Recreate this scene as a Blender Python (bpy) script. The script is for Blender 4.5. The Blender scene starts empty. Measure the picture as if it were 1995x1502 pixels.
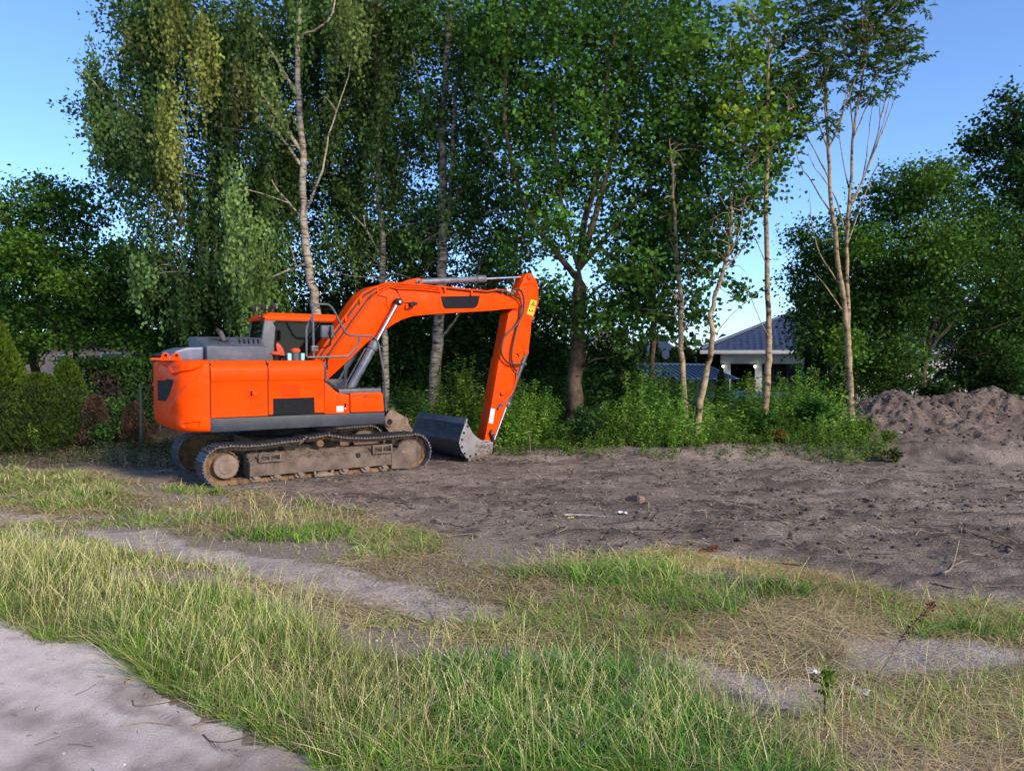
import bpy, bmesh, math, random
import numpy as np
from mathutils import Vector, Matrix
random.seed(7)
rng = np.random.default_rng(7)
S = bpy.context.scene
COL = S.collection
R = math.radians

# ---------------------------------------------------------------- camera, light, exposure
F, CX, CY, H, P = 1500.0, 997.5, 751.0, 2.2, R(2.25)
cam_d = bpy.data.cameras.new('camera')
cam_d.sensor_width = 36.0
cam_d.lens = 36.0 * F / 1995.0
cam_d.clip_start = 0.1
cam_d.clip_end = 3000
cam = bpy.data.objects.new('camera', cam_d)
COL.objects.link(cam)
cam.location = (0, 0, H)
cam.rotation_euler = (R(90) - P, 0, 0)
S.camera = cam

SUN_EL, SUN_AZ = R(29), R(134)          # low evening sun behind the camera, to the right
world = bpy.data.worlds.new('World')
S.world = world
world.use_nodes = True
wn = world.node_tree
bg = wn.nodes['Background']
sky = wn.nodes.new('ShaderNodeTexSky')
sky.sky_type = 'NISHITA'
sky.sun_disc = False
sky.sun_elevation = SUN_EL
sky.sun_rotation = SUN_AZ
sky.air_density = 0.75
sky.dust_density = 0.6
sky.ozone_density = 6.0
wn.links.new(sky.outputs[0], bg.inputs[0])
bg.inputs[1].default_value = 0.15
sun_d = bpy.data.lights.new('sun', 'SUN')
sun_d.energy = 2.3
sun_d.angle = R(10)
sun_d.color = (1.0, 0.83, 0.62)
sun = bpy.data.objects.new('sun', sun_d)
COL.objects.link(sun)
to_sun = Vector((math.sin(SUN_AZ) * math.cos(SUN_EL), math.cos(SUN_AZ) * math.cos(SUN_EL), math.sin(SUN_EL)))
sun.rotation_euler = (-to_sun).to_track_quat('-Z', 'Y').to_euler()
sun.location = to_sun * 60
S.view_settings.view_transform = 'Standard'
S.view_settings.look = 'None'
S.view_settings.exposure = 0.95
S.view_settings.gamma = 1.0
S.view_settings.use_curve_mapping = False
S.render.engine = 'CYCLES'
S.cycles.max_bounces = 6
S.cycles.diffuse_bounces = 3
S.cycles.glossy_bounces = 3
S.cycles.transmission_bounces = 4

# ---------------------------------------------------------------- survey: photo pixel -> place
def ray(px, py):
    u = (px - CX) / F; v = (CY - py) / F
    d = np.array([u, math.cos(P) + v * math.sin(P), -math.sin(P) + v * math.cos(P)])
    return d / d[1]
def at(px, py, Y):
    return ray(px, py) * Y + np.array([0, 0, H])
def proj(x, y, z):
    zz = z - H
    f = y * math.cos(P) - zz * math.sin(P); v = y * math.sin(P) + zz * math.cos(P)
    return CX + F * x / f, CY - F * v / f
def on_ground(px, py):
    d = ray(px, py); t = -H / d[2]
    return d[0] * t, d[1] * t
def inpoly(poly, X, Y):
    c = np.zeros(np.shape(X), bool); n = len(poly)
    for i in range(n):
        x1, y1 = poly[i]; x2, y2 = poly[i - 1]
        if y1 == y2: continue
        k = ((y1 > Y) != (y2 > Y)) & (X < (x2 - x1) * (Y - y1) / (y2 - y1) + x1)
        c ^= k
    return c
def vnoise(x, y, s=0):
    x = np.asarray(x, float); y = np.asarray(y, float)
    xi = np.floor(x).astype(np.int64); yi = np.floor(y).astype(np.int64)
    fx = x - xi; fy = y - yi
    fx = fx * fx * (3 - 2 * fx); fy = fy * fy * (3 - 2 * fy)
    def hsh(a, b):
        h = (a * 374761393 + b * 668265263 + s * 974634777) & 0xFFFFFFFF
        h = ((h ^ (h >> 13)) * 1274126177) & 0xFFFFFFFF
        return ((h ^ (h >> 16)) & 0xFFFF) / 65535.0
    return (hsh(xi, yi) * (1 - fx) + hsh(xi + 1, yi) * fx) * (1 - fy) + (hsh(xi, yi + 1) * (1 - fx) + hsh(xi + 1, yi + 1) * fx) * fy - 0.5
def fbm(x, y, s=0, o=4):
    r = 0; a = 1.0
    for i in range(o):
        r = r + a * vnoise(x * 2 ** i, y * 2 ** i, s + i * 7); a *= 0.5
    return r
def sstep(a, b, x):
    t = np.clip((x - a) / (b - a), 0, 1); return t * t * (3 - 2 * t)

# ---------------------------------------------------------------- materials
def nodes_of(name):
    m = bpy.data.materials.new(name); m.use_nodes = True
    nt = m.node_tree
    return m, nt, nt.nodes['Principled BSDF']
def mat(name, col, rough=0.5, metal=0.0, col2=None, scale=6.0, stretch=(1, 1, 1), lo=0.4, hi=0.65, bump=0.0, bscale=40.0, spec=0.5, detail=6.0, coords='Object'):
    m, nt, b = nodes_of(name)
    b.inputs['Roughness'].default_value = rough
    b.inputs['Metallic'].default_value = metal
    b.inputs['Specular IOR Level'].default_value = spec
    tc = nt.nodes.new('ShaderNodeTexCoord')
    mp = nt.nodes.new('ShaderNodeMapping'); mp.inputs['Scale'].default_value = stretch
    nt.links.new(tc.outputs[coords], mp.inputs[0])
    if col2 is not None:
        nz = nt.nodes.new('ShaderNodeTexNoise'); nz.inputs['Scale'].default_value = scale; nz.inputs['Detail'].default_value = detail
        nt.links.new(mp.outputs[0], nz.inputs['Vector'])
        rp = nt.nodes.new('ShaderNodeValToRGB')
        rp.color_ramp.elements[0].position = lo; rp.color_ramp.elements[0].color = (*col, 1)
        rp.color_ramp.elements[1].position = hi; rp.color_ramp.elements[1].color = (*col2, 1)
        nt.links.new(nz.outputs[0], rp.inputs[0]); nt.links.new(rp.outputs[0], b.inputs['Base Color'])
    else:
        b.inputs['Base Color'].default_value = (*col, 1)
    if bump:
        n2 = nt.nodes.new('ShaderNodeTexNoise'); n2.inputs['Scale'].default_value = bscale; n2.inputs['Detail'].default_value = 5
        nt.links.new(mp.outputs[0], n2.inputs['Vector'])
        bp = nt.nodes.new('ShaderNodeBump'); bp.inputs['Strength'].default_value = bump; bp.inputs['Distance'].default_value = 0.02
        nt.links.new(n2.outputs[0], bp.inputs['Height']); nt.links.new(bp.outputs[0], b.inputs['Normal'])
    return m
def dusty(m, col=(0.42, 0.22, 0.12), scale=2.3, lo=0.58, hi=0.82, amt=0.5):
    nt = m.node_tree; b = nt.nodes['Principled BSDF']; src = b.inputs['Base Color'].links[0].from_socket
    tc = nt.nodes.new('ShaderNodeTexCoord'); n1 = nt.nodes.new('ShaderNodeTexNoise'); n1.inputs['Scale'].default_value = scale; n1.inputs['Detail'].default_value = 10; n1.inputs['Roughness'].default_value = 0.72
    nt.links.new(tc.outputs['Object'], n1.inputs['Vector'])
    mr = nt.nodes.new('ShaderNodeMapRange'); mr.inputs[1].default_value = lo; mr.inputs[2].default_value = hi; mr.inputs[4].default_value = amt
    nt.links.new(n1.outputs[0], mr.inputs[0])
    mx = nt.nodes.new('ShaderNodeMix'); mx.data_type = 'RGBA'; mx.inputs['B'].default_value = (*col, 1)
    nt.links.new(mr.outputs[0], mx.inputs['Factor']); nt.links.new(src, mx.inputs['A']); nt.links.new(mx.outputs['Result'], b.inputs['Base Color'])
    rr = nt.nodes.new('ShaderNodeMath'); rr.operation = 'MULTIPLY_ADD'; rr.inputs[1].default_value = 0.5; rr.inputs[2].default_value = b.inputs['Roughness'].default_value
    nt.links.new(mr.outputs[0], rr.inputs[0]); nt.links.new(rr.outputs[0], b.inputs['Roughness'])
def attr_mat(name, rough=0.6, spec=0.3, trans=0.0, noise=0.0, nscale=30.0, bump=0.0, bscale=60.0, bdist=0.03):
    m, nt, b = nodes_of(name)
    at_ = nt.nodes.new('ShaderNodeAttribute'); at_.attribute_name = 'col'
    c = at_.outputs['Color']
    tc = nt.nodes.new('ShaderNodeTexCoord')
    if noise:
        nz = nt.nodes.new('ShaderNodeTexNoise'); nz.inputs['Scale'].default_value = nscale; nz.inputs['Detail'].default_value = 8; nz.inputs['Roughness'].default_value = 0.7
        nt.links.new(tc.outputs['Object'], nz.inputs['Vector'])
        mr = nt.nodes.new('ShaderNodeMapRange'); mr.inputs[1].default_value = 0.25; mr.inputs[2].default_value = 0.75
        mr.inputs[3].default_value = 1 - noise; mr.inputs[4].default_value = 1 + noise
        nt.links.new(nz.outputs[0], mr.inputs[0])
        mx = nt.nodes.new('ShaderNodeVectorMath'); mx.operation = 'MULTIPLY'
        nt.links.new(c, mx.inputs[0]); nt.links.new(mr.outputs[0], mx.inputs[1]); c = mx.outputs[0]
    nt.links.new(c, b.inputs['Base Color'])
    b.inputs['Roughness'].default_value = rough; b.inputs['Specular IOR Level'].default_value = spec
    if bump:
        n2 = nt.nodes.new('ShaderNodeTexNoise'); n2.inputs['Scale'].default_value = bscale; n2.inputs['Detail'].default_value = 8; n2.inputs['Roughness'].default_value = 0.65
        nt.links.new(tc.outputs['Object'], n2.inputs['Vector'])
        bp = nt.nodes.new('ShaderNodeBump'); bp.inputs['Strength'].default_value = bump; bp.inputs['Distance'].default_value = bdist
        nt.links.new(n2.outputs[0], bp.inputs['Height']); nt.links.new(bp.outputs[0], b.inputs['Normal'])
    if trans:
        t = nt.nodes.new('ShaderNodeBsdfTranslucent'); nt.links.new(c, t.inputs[0])
        ms = nt.nodes.new('ShaderNodeMixShader'); ms.inputs[0].default_value = trans
        nt.links.new(b.outputs[0], ms.inputs[1]); nt.links.new(t.outputs[0], ms.inputs[2])
        nt.links.new(ms.outputs[0], nt.nodes['Material Output'].inputs[0])
    return m
M = {}
M['leaf'] = attr_mat('leaf', 0.65, 0.06, 0.32)
M['grass'] = attr_mat('grass_blade', 0.6, 0.2, 0.35)
M['soil'] = attr_mat('soil', 0.95, 0.15, 0, noise=0.5, nscale=30, bump=1.0, bscale=34, bdist=0.07)
M['litter'] = attr_mat('litter', 0.9, 0.15)
ORANGE = (0.84, 0.066, 0.001)
M['orange'] = mat('orange_paint', ORANGE, 0.42, 0, (0.72, 0.054, 0.001), 3.0, (1, 1, 1), 0.45, 0.75, bump=0.03, bscale=5, spec=0.07)
M['orange_red'] = mat('orange_faded_cap', (0.75, 0.06, 0.01), 0.6, 0, (0.6, 0.07, 0.02), 9)
dusty(M['orange'], amt=0.32)
dusty(M['orange'], (.22, .08, .03), 13, .64, .74, .45)
M['patch'] = mat('orange_patch', (0.78, 0.046, 0.001), 0.55, 0, (0.74, 0.044, 0.001), 5, spec=0.06)
M['sandy'] = attr_mat('sandy_track', 0.95, 0.1, 0, noise=0.18, nscale=70, bump=1.0, bscale=90, bdist=0.02)
M['navy'] = mat('dark_skirt_paint', (0.026, 0.030, 0.042), 0.5, 0, (0.05, 0.052, 0.062), 5, (1, 1, 1), 0.5, 0.8, bump=0.06, bscale=9)
M['decal'] = mat('charcoal_decal', (0.009, 0.010, 0.013), 0.6, 0, (0.014, 0.014, 0.016), 20, spec=0.1)
dusty(M['navy'], (.12, .10, .09), 3.5, .54, .8, .5)
M['grey'] = mat('hood_grey', (0.072, 0.082, 0.108), 0.5, 0, (0.115, 0.125, 0.15), 4, (1, 1, 2), 0.4, 0.75, bump=0.1, bscale=9, spec=0.3)
dusty(M['grey'], (.22, .20, .18), 3, .52, .8, .6)
M['greydark'] = mat('plate_grey', (0.05, 0.055, 0.072), 0.5, 0, (0.08, 0.08, 0.092), 8)
M['dome'] = mat('blue_grey_cover', (0.08, 0.11, 0.17), 0.4, 0, (0.13, 0.16, 0.22), 6)
M['cabgrey'] = mat('cab_grey', (0.11, 0.112, 0.125), 0.5, 0, (0.15, 0.152, 0.165), 5, spec=0.3)
M['black'] = mat('black_plastic', (0.008, 0.008, 0.009), 0.6, 0, (0.018, 0.018, 0.018), 12, spec=0.2)
M['hose'] = mat('black_rubber_hose', (0.018, 0.016, 0.016), 0.5, 0, (0.035, 0.03, 0.028), 14)
M['rail'] = mat('rail_grey', (0.075, 0.08, 0.09), 0.45, 0.2, (0.12, 0.12, 0.13), 12)
M['cyl'] = mat('cylinder_grey', (0.10, 0.115, 0.145), 0.45, 0.1, (0.16, 0.17, 0.195), 9, bump=0.1, bscale=30)
M['chrome'] = mat('chrome_rod', (0.75, 0.75, 0.78), 0.18, 1.0, (0.62, 0.62, 0.65), 8)
M['bucket'] = mat('bucket_steel', (0.035, 0.05, 0.08), 0.38, 0.45, (0.08, 0.09, 0.115), 4, (1, 1, 3), 0.42, 0.7, bump=0.12, bscale=18)
dusty(M['bucket'], (.16, .12, .10), 4, .5, .72, .75)
M['plate'] = mat('worn_side_plate', (0.25, 0.24, 0.24), 0.6, 0.2, (0.18, 0.15, 0.13), 4, (1, 1, 1), 0.42, 0.7, bump=0.15, bscale=14)
M['mud'] = mat('dried_mud', (0.19, 0.142, 0.112), 0.95, 0, (0.11, 0.08, 0.064), 4, (1, 1, 1), 0.38, 0.66, bump=0.5, bscale=22, spec=0.1)
M['mudlight'] = mat('pale_mud', (0.26, 0.19, 0.145), 0.95, 0, (0.17, 0.122, 0.095), 6, (1, 1, 1), 0.38, 0.66, bump=0.4, bscale=24, spec=0.1)
M['rust'] = mat('rusty_chain', (0.25, 0.145, 0.07), 0.85, 0.1, (0.13, 0.08, 0.05), 9, bump=0.4, bscale=30, spec=0.2)
M['shoe'] = mat('worn_track_steel', (0.15, 0.155, 0.185), 0.42, 0.6, (0.10, 0.075, 0.06), 5, (1, 1, 1), 0.42, 0.66, bump=0.2, bscale=30)
M['shoetop'] = mat('muddy_track_steel', (0.15, 0.133, 0.125), 0.7, 0.2, (0.095, 0.088, 0.088), 8, bump=0.3, bscale=25)
M['white'] = mat('white_sticker', (0.78, 0.76, 0.76), 0.5, 0, (0.68, 0.66, 0.67), 30)
M['yellow'] = mat('yellow_sticker', (0.85, 0.55, 0.02), 0.5, 0, (0.78, 0.5, 0.03), 20)
M['mint'] = mat('pale_turquoise_plastic', (0.22, 0.55, 0.55), 0.45, 0, (0.3, 0.6, 0.6), 9)
def glass_mat():
    m, nt, b = nodes_of('tinted_cab_glass')
    b.inputs['Base Color'].default_value = (0.002, 0.004, 0.004, 1); b.inputs['Roughness'].default_value = 0.06
    b.inputs['Specular IOR Level'].default_value = 0.16
    t = nt.nodes.new('ShaderNodeBsdfTransparent'); t.inputs[0].default_value = (0.55, 0.66, 0.63, 1)
    ms = nt.nodes.new('ShaderNodeMixShader'); ms.inputs[0].default_value = 0.10
    nt.links.new(b.outputs[0], ms.inputs[1]); nt.links.new(t.outputs[0], ms.inputs[2])
    nt.links.new(ms.outputs[0], nt.nodes['Material Output'].inputs[0])
    return m
M['glass'] = glass_mat()
def bark(name, c1, c2, c3, dz=26.0, base_dark=False):
    m, nt, b = nodes_of(name)
    b.inputs['Roughness'].default_value = 0.9; b.inputs['Specular IOR Level'].default_value = 0.15
    tc = nt.nodes.new('ShaderNodeTexCoord')
    mp = nt.nodes.new('ShaderNodeMapping'); mp.inputs['Scale'].default_value = (5, 5, dz)
    nt.links.new(tc.outputs['Object'], mp.inputs[0])
    nz = nt.nodes.new('ShaderNodeTexNoise'); nz.inputs['Scale'].default_value = 1.0; nz.inputs['Detail'].default_value = 5; nz.inputs['Roughness'].default_value = 0.6
    nt.links.new(mp.outputs[0], nz.inputs['Vector'])
    rp = nt.nodes.new('ShaderNodeValToRGB')
    e = rp.color_ramp.elements
    e[0].position = 0.36; e[0].color = (*c3, 1); e[1].position = 0.62; e[1].color = (*c1, 1)
    k = e.new(0.46); k.color = (*c2, 1)
    n3 = nt.nodes.new('ShaderNodeTexNoise'); n3.inputs['Scale'].default_value = 2.2; n3.inputs['Detail'].default_value = 6
    nt.links.new(tc.outputs['Object'], n3.inputs['Vector'])
    ad = nt.nodes.new('ShaderNodeMath'); ad.operation = 'MULTIPLY_ADD'; ad.inputs[1].default_value = 0.5
    nt.links.new(n3.outputs[0], ad.inputs[0])
    sb = nt.nodes.new('ShaderNodeMath'); sb.operation = 'SUBTRACT'; sb.inputs[1].default_value = 0.25
    nt.links.new(nz.outputs[0], sb.inputs[0]); nt.links.new(sb.outputs[0], ad.inputs[2])
    nt.links.new(ad.outputs[0], rp.inputs[0]); nt.links.new(rp.outputs[0], b.inputs['Base Color'])
    bp = nt.nodes.new('ShaderNodeBump'); bp.inputs['Strength'].default_value = 0.7; bp.inputs['Distance'].default_value = 0.03
    nt.links.new(ad.outputs[0], bp.inputs['Height']); nt.links.new(bp.outputs[0], b.inputs['Normal'])
    return m
M['birch'] = bark('birch_bark', (0.40, 0.34, 0.27), (0.20, 0.165, 0.125), (0.02, 0.017, 0.014), 22)
M['maple'] = bark('maple_bark', (0.135, 0.095, 0.06), (0.08, 0.055, 0.036), (0.03, 0.021, 0.015), 4)
M['sapling'] = bark('sapling_bark', (0.40, 0.30, 0.18), (0.26, 0.185, 0.105), (0.05, 0.037, 0.025), 9)
M['darkbark'] = bark('dark_bark', (0.09, 0.07, 0.05), (0.05, 0.04, 0.03), (0.02, 0.016, 0.014), 5)
M['dry_twig'] = mat('dry_twig', (0.27, 0.21, 0.16), 0.9, 0, (0.16, 0.12, 0.09), 20)

# ---------------------------------------------------------------- mesh helpers
def link(o, parent=None):
    COL.objects.link(o)
    if parent is not None: o.parent = parent
    return o
def tag(o, label=None, cat=None, group=None, kind=None):
    if label: o['label'] = label
    if cat: o['category'] = cat
    if group: o['group'] = group
    if kind: o['kind'] = kind
    return o
def empty(name, loc=(0, 0, 0), rz=0.0):
    o = bpy.data.objects.new(name, None); o.empty_display_size = 0.3
    o.location = loc; o.rotation_euler = (0, 0, rz)
    return link(o)
def np_mesh(name, V, faces, m, parent=None, cols=None, smooth=False):
    me = bpy.data.meshes.new(name)
    V = np.asarray(V, np.float32)
    me.vertices.add(len(V)); me.vertices.foreach_set('co', V.ravel())
    fl = [np.asarray(f, np.int32) for f in faces if len(f)]
    idx = np.concatenate([f.ravel() for f in fl])
    tot = np.concatenate([np.full(len(f), f.shape[1], np.int32) for f in fl])
    st = np.concatenate([[0], np.cumsum(tot)[:-1]]).astype(np.int32)
    me.loops.add(len(idx)); me.loops.foreach_set('vertex_index', idx)
    me.polygons.add(len(tot)); me.polygons.foreach_set('loop_start', st)
    if smooth: me.polygons.foreach_set('use_smooth', np.ones(len(tot), bool))
    me.update(calc_edges=True)
    if cols is not None:
        a = me.color_attributes.new('col', 'FLOAT_COLOR', 'POINT')
        c4 = np.ones((len(V), 4), np.float32); c4[:, :3] = cols
        a.data.foreach_set('color', c4.ravel())
    me.materials.append(m)
    return link(bpy.data.objects.new(name, me), parent)

class MB:
    def __init__(s): s.v = []; s.f = []
    def add(s, vs, fs):
        o = len(s.v); s.v += [tuple(map(float, v)) for v in vs]; s.f += [tuple(i + o for i in f) for f in fs]; return s
    def box(s, x0, x1, y0, y1, z0, z1):
        return s.add([(x, y, z) for x in (x0, x1) for y in (y0, y1) for z in (z0, z1)],
                     [(0, 1, 3, 2), (4, 6, 7, 5), (0, 4, 5, 1), (2, 3, 7, 6), (0, 2, 6, 4), (1, 5, 7, 3)])
    def obox(s, c, ax, ay, az):
        c, ax, ay, az = map(np.array, (c, ax, ay, az)); vs = [c + i * ax + j * ay + k * az for i in (-1, 1) for j in (-1, 1) for k in (-1, 1)]
        return s.add(vs, [(0, 1, 3, 2), (4, 6, 7, 5), (0, 4, 5, 1), (2, 3, 7, 6), (0, 2, 6, 4), (1, 5, 7, 3)])
    def prism_y(s, xz, y0, y1):       # outline in the (x, z) plane pushed from y0 to y1
        a = sum(xz[i - 1][0] * xz[i][1] - xz[i][0] * xz[i - 1][1] for i in range(len(xz)))
        if a < 0: xz = xz[::-1]
        n = len(xz)
        vs = [(x, y0, z) for x, z in xz] + [(x, y1, z) for x, z in xz]
        return s.add(vs, [tuple(range(n)), tuple(range(2 * n - 1, n - 1, -1))] + [(i, i + n, (i + 1) % n + n, (i + 1) % n) for i in range(n)])
    def prism_x(s, yz, x0, x1):
        a = sum(yz[i - 1][0] * yz[i][1] - yz[i][0] * yz[i - 1][1] for i in range(len(yz)))
        if a > 0: yz = yz[::-1]
        n = len(yz)
        vs = [(x0, y, z) for y, z in yz] + [(x1, y, z) for y, z in yz]
        return s.add(vs, [tuple(range(n)), tuple(range(2 * n - 1, n - 1, -1))] + [(i, i + n, (i + 1) % n + n, (i + 1) % n) for i in range(n)])
    def tube(s, pts, rad, n=8, cap=True):
        pts = [Vector(p) for p in pts]
        if not hasattr(rad, '__len__'): rad = [rad] * len(pts)
        o = len(s.v); prev = None
        for i, p in enumerate(pts):
            t = (pts[min(i + 1, len(pts) - 1)] - pts[max(i - 1, 0)]).normalized()
            if prev is None:
                u = t.cross(Vector((0, 0, 1)) if abs(t.z) < 0.9 else Vector((1, 0, 0))).normalized()
            else:
                u = (prev - t * prev.dot(t)); u = u.normalized() if u.length > 1e-6 else t.orthogonal().normalized()
            prev = u; w = t.cross(u)
            for k in range(n):
                a = 2 * math.pi * k / n
                q = p + (u * math.cos(a) + w * math.sin(a)) * rad[i]
                s.v.append((q.x, q.y, q.z))
        for i in range(len(pts) - 1):
            for k in range(n):
                a = o + i * n + k; b = o + i * n + (k + 1) % n
                s.f.append((a, b, b + n, a + n))
        if cap:
            s.f.append(tuple(range(o + n - 1, o - 1, -1))); e = o + (len(pts) - 1) * n
            s.f.append(tuple(range(e, e + n)))
        return s
    def cyl(s, a, b, r, n=20, r2=None):
        return s.tube([a, b], [r, r if r2 is None else r2], n)
    def disc_y(s, x, z, y0, y1, r, n=24): return s.cyl((x, y0, z), (x, y1, z), r, n)
    def lathe_y(s, x, z, prof, n=28):     # prof: (radius, y)
        return s.tube_raw([(x, y, z) for r, y in prof], [r for r, y in prof], n)
    def tube_raw(s, cs, rs, n):
        o = len(s.v)
        for c, r in zip(cs, rs):
            for k in range(n):
                a = 2 * math.pi * k / n; s.v.append((c[0] + r * math.cos(a), c[1], c[2] + r * math.sin(a)))
        for i in range(len(cs) - 1):
            for k in range(n):
                a = o + i * n + k; b = o + i * n + (k + 1) % n
                s.f.append((a, b, b + n, a + n))
        s.f.append(tuple(range(o + n - 1, o - 1, -1))); e = o + (len(cs) - 1) * n
        s.f.append(tuple(range(e, e + n)))
        return s
    def sphere(s, c, r, n=10, sc=(1, 1, 1)):
        m = n // 2 + 1; o = len(s.v)
        for i in range(m + 1):
            th = math.pi * i / m
            for k in range(n):
                a = 2 * math.pi * k / n
                s.v.append((c[0] + r * sc[0] * math.sin(th) * math.cos(a), c[1] + r * sc[1] * math.sin(th) * math.sin(a), c[2] + r * sc[2] * math.cos(th)))
        for i in range(m):
            for k in range(n):
                a = o + i * n + k; b = o + i * n + (k + 1) % n
                s.f.append((a, a + n, b + n, b))
        return s
    def mesh(s, name, m, bevel=0.0, seg=2, smooth=True, ang=32):
        me = bpy.data.meshes.new(name); me.from_pydata(s.v, [], s.f)
        bm = bmesh.new(); bm.from_mesh(me)
        bmesh.ops.recalc_face_normals(bm, faces=bm.faces)
        if bevel:
            ed = [e for e in bm.edges if len(e.link_faces) == 2 and e.calc_face_angle(0) > R(28)]
            bmesh.ops.bevel(bm, geom=ed, offset=bevel, segments=seg, affect='EDGES', profile=0.6, clamp_overlap=True)
        bm.to_mesh(me); bm.free()
        if smooth:
            me.shade_smooth(); me.set_sharp_from_angle(angle=R(ang))
        me.materials.append(m)
        return me
    def build(s, name, m, parent=None, bevel=0.0, seg=2, smooth=True, ang=32):
        return link(bpy.data.objects.new(name, s.mesh(name, m, bevel, seg, smooth, ang)), parent)

def catmull(pts, k=4):
    pts = [np.array(p, float) for p in pts]
    if len(pts) < 3: return [pts[0] + (pts[-1] - pts[0]) * t for t in np.linspace(0, 1, k + 1)]
    q = [2 * pts[0] - pts[1]] + pts + [2 * pts[-1] - pts[-2]]
    out = []
    for i in range(1, len(q) - 2):
        a, b, c, d = q[i - 1], q[i], q[i + 1], q[i + 2]
        for j in range(k):
            t = j / k
            out.append(0.5 * (2 * b + (c - a) * t + (2 * a - 5 * b + 4 * c - d) * t * t + (3 * b - a - 3 * c + d) * t ** 3))
    out.append(pts[-1]); return out

# ---------------------------------------------------------------- terrain
TH = R(34)
EX0 = np.array([-4.34046, 14.57246, 0.0])
eh = np.array([math.cos(TH), math.sin(TH), 0]); en = np.array([-math.sin(TH), math.cos(TH), 0])
G_TALL = [(-420, 1110), (90, 1098), (250, 1132), (420, 1155), (560, 1205), (640, 1232), (700, 1270), (820, 1298), (950, 1318), (1120, 1312), (1230, 1340), (1330, 1345), (1420, 1380), (1500, 1420), (1640, 1455), (1750, 1540), (700, 1540), (560, 1470), (480, 1425), (330, 1362), (180, 1272), (-420, 1200)]
G_LUSH = [(815, 1285), (1200, 1310), (1330, 1350), (1450, 1425), (1650, 1540), (930, 1540), (850, 1400)]
G_FAR = [(-420, 918), (60, 912), (130, 922), (235, 962), (215, 992), (120, 1005), (60, 995), (-420, 985)]
G_FAR2 = [(-420, 1062), (60, 1052), (160, 1060), (260, 1085), (420, 1112), (300, 1120), (-420, 1100)]
G_MIDL = [(330, 1025), (400, 1016), (500, 1008), (690, 1012), (730, 1034), (620, 1060), (560, 1068), (380, 1052)]
G_MIDR = [(985, 1128), (1120, 1116), (1270, 1110), (1420, 1128), (1560, 1150), (1650, 1200), (1760, 1215), (2560, 1250), (2560, 1300), (1860, 1255), (1650, 1232), (1480, 1215), (1280, 1185), (1120, 1150)]
G_CORNER = [(1480, 1395), (1660, 1350), (1800, 1330), (2560, 1290), (2560, 1540), (1740, 1540), (1630, 1430)]
STRAW_BAND = [(1180, 1085), (1300, 1078), (1560, 1100), (1700, 1150), (1800, 1180), (2560, 1215), (2560, 1275), (1840, 1235), (1640, 1190), (1560, 1130), (1300, 1105)]
STRAW = [(-420, 890), (140, 905), (300, 945), (520, 965), (700, 1000), (900, 1060), (1180, 1080), (1560, 1105), (1780, 1180), (2560, 1215), (2560, 1540), (1500, 1400), (1100, 1262), (700, 1222), (400, 1115), (-420, 1090)]
BARE = [[(150, 1030), (300, 1038), (420, 1075), (640, 1100), (760, 1130), (900, 1165), (1000, 1180), (990, 1212), (820, 1205), (690, 1170), (560, 1145), (420, 1108), (290, 1085)],
        [(1640, 1250), (1760, 1238), (1870, 1243), (2000, 1285), (1900, 1312), (1780, 1320), (1650, 1308)],
        [(1250, 1268), (1380, 1290), (1490, 1322), (1640, 1338), (1620, 1385), (1480, 1362), (1330, 1300)],
        [(-420, 990), (60, 1000), (150, 1020), (-420, 1040)]]
def ledge_y(x):
    return 16.4 - 0.10 * (x - 4) + 0.45 * vnoise(x * 0.8, x * 0 + 3.3, 5) + np.where(x < 1.0, (1.0 - x) * 0.25, 0)
def soil_mask(x, y):        # 1 in the dug-over dark earth, 0 on the verge
    px, py = proj(x, y, 0 * x)
    edge = np.interp(px, [-200, 60, 200, 330, 520, 700, 900, 1180, 1560, 1780, 2200], [885, 892, 905, 945, 968, 1005, 1062, 1078, 1100, 1172, 1230])
    return sstep(12, -14, py - edge + 30 * vnoise(x * 1.3, y * 1.3, 11) + 16 * vnoise(x * 5, y * 5, 12))
def path_mask(x, y):
    d = (x + 4.15) * (4.87 - 6.25) - (y - 6.25) * (-2.26 + 4.15)
    d = d / math.hypot(4.87 - 6.25, 1.89)                     # metres to the camera side of the verge edge
    xe = d + 0.22 * vnoise(x * 1.5, y * 1.5, 21) + 0.16 * vnoise(x * 6, y * 6, 22) + 0.10 * vnoise(x * 17, y * 17, 23)
    return sstep(-0.02, 0.16, xe)
RIDGES = [([(1080, 1045), (1180, 1035), (1290, 1058), (1420, 1052), (1560, 1062)], .10, .16), ([(1540, 1036), (1680, 1042), (1790, 1058), (2060, 1092)], .13, .18), ([(1380, 985), (1560, 1003), (1700, 998), (2060, 1012)], .08, .20),
          ([(1000, 1000), (1150, 985), (1330, 992)], .06, .2), ([(700, 968), (900, 972), (1100, 958)], .05, .2), ([(1450, 940), (1700, 952), (2060, 948)], .09, .22), ([(1600, 1100), (1800, 1125), (2060, 1165)], .07, .18), ([(1200, 930), (1400, 925), (1560, 918)], .08, .22)]
RIDGES = [([on_ground(*p) for p in pts], h_, w_) for pts, h_, w_ in RIDGES]
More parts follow.
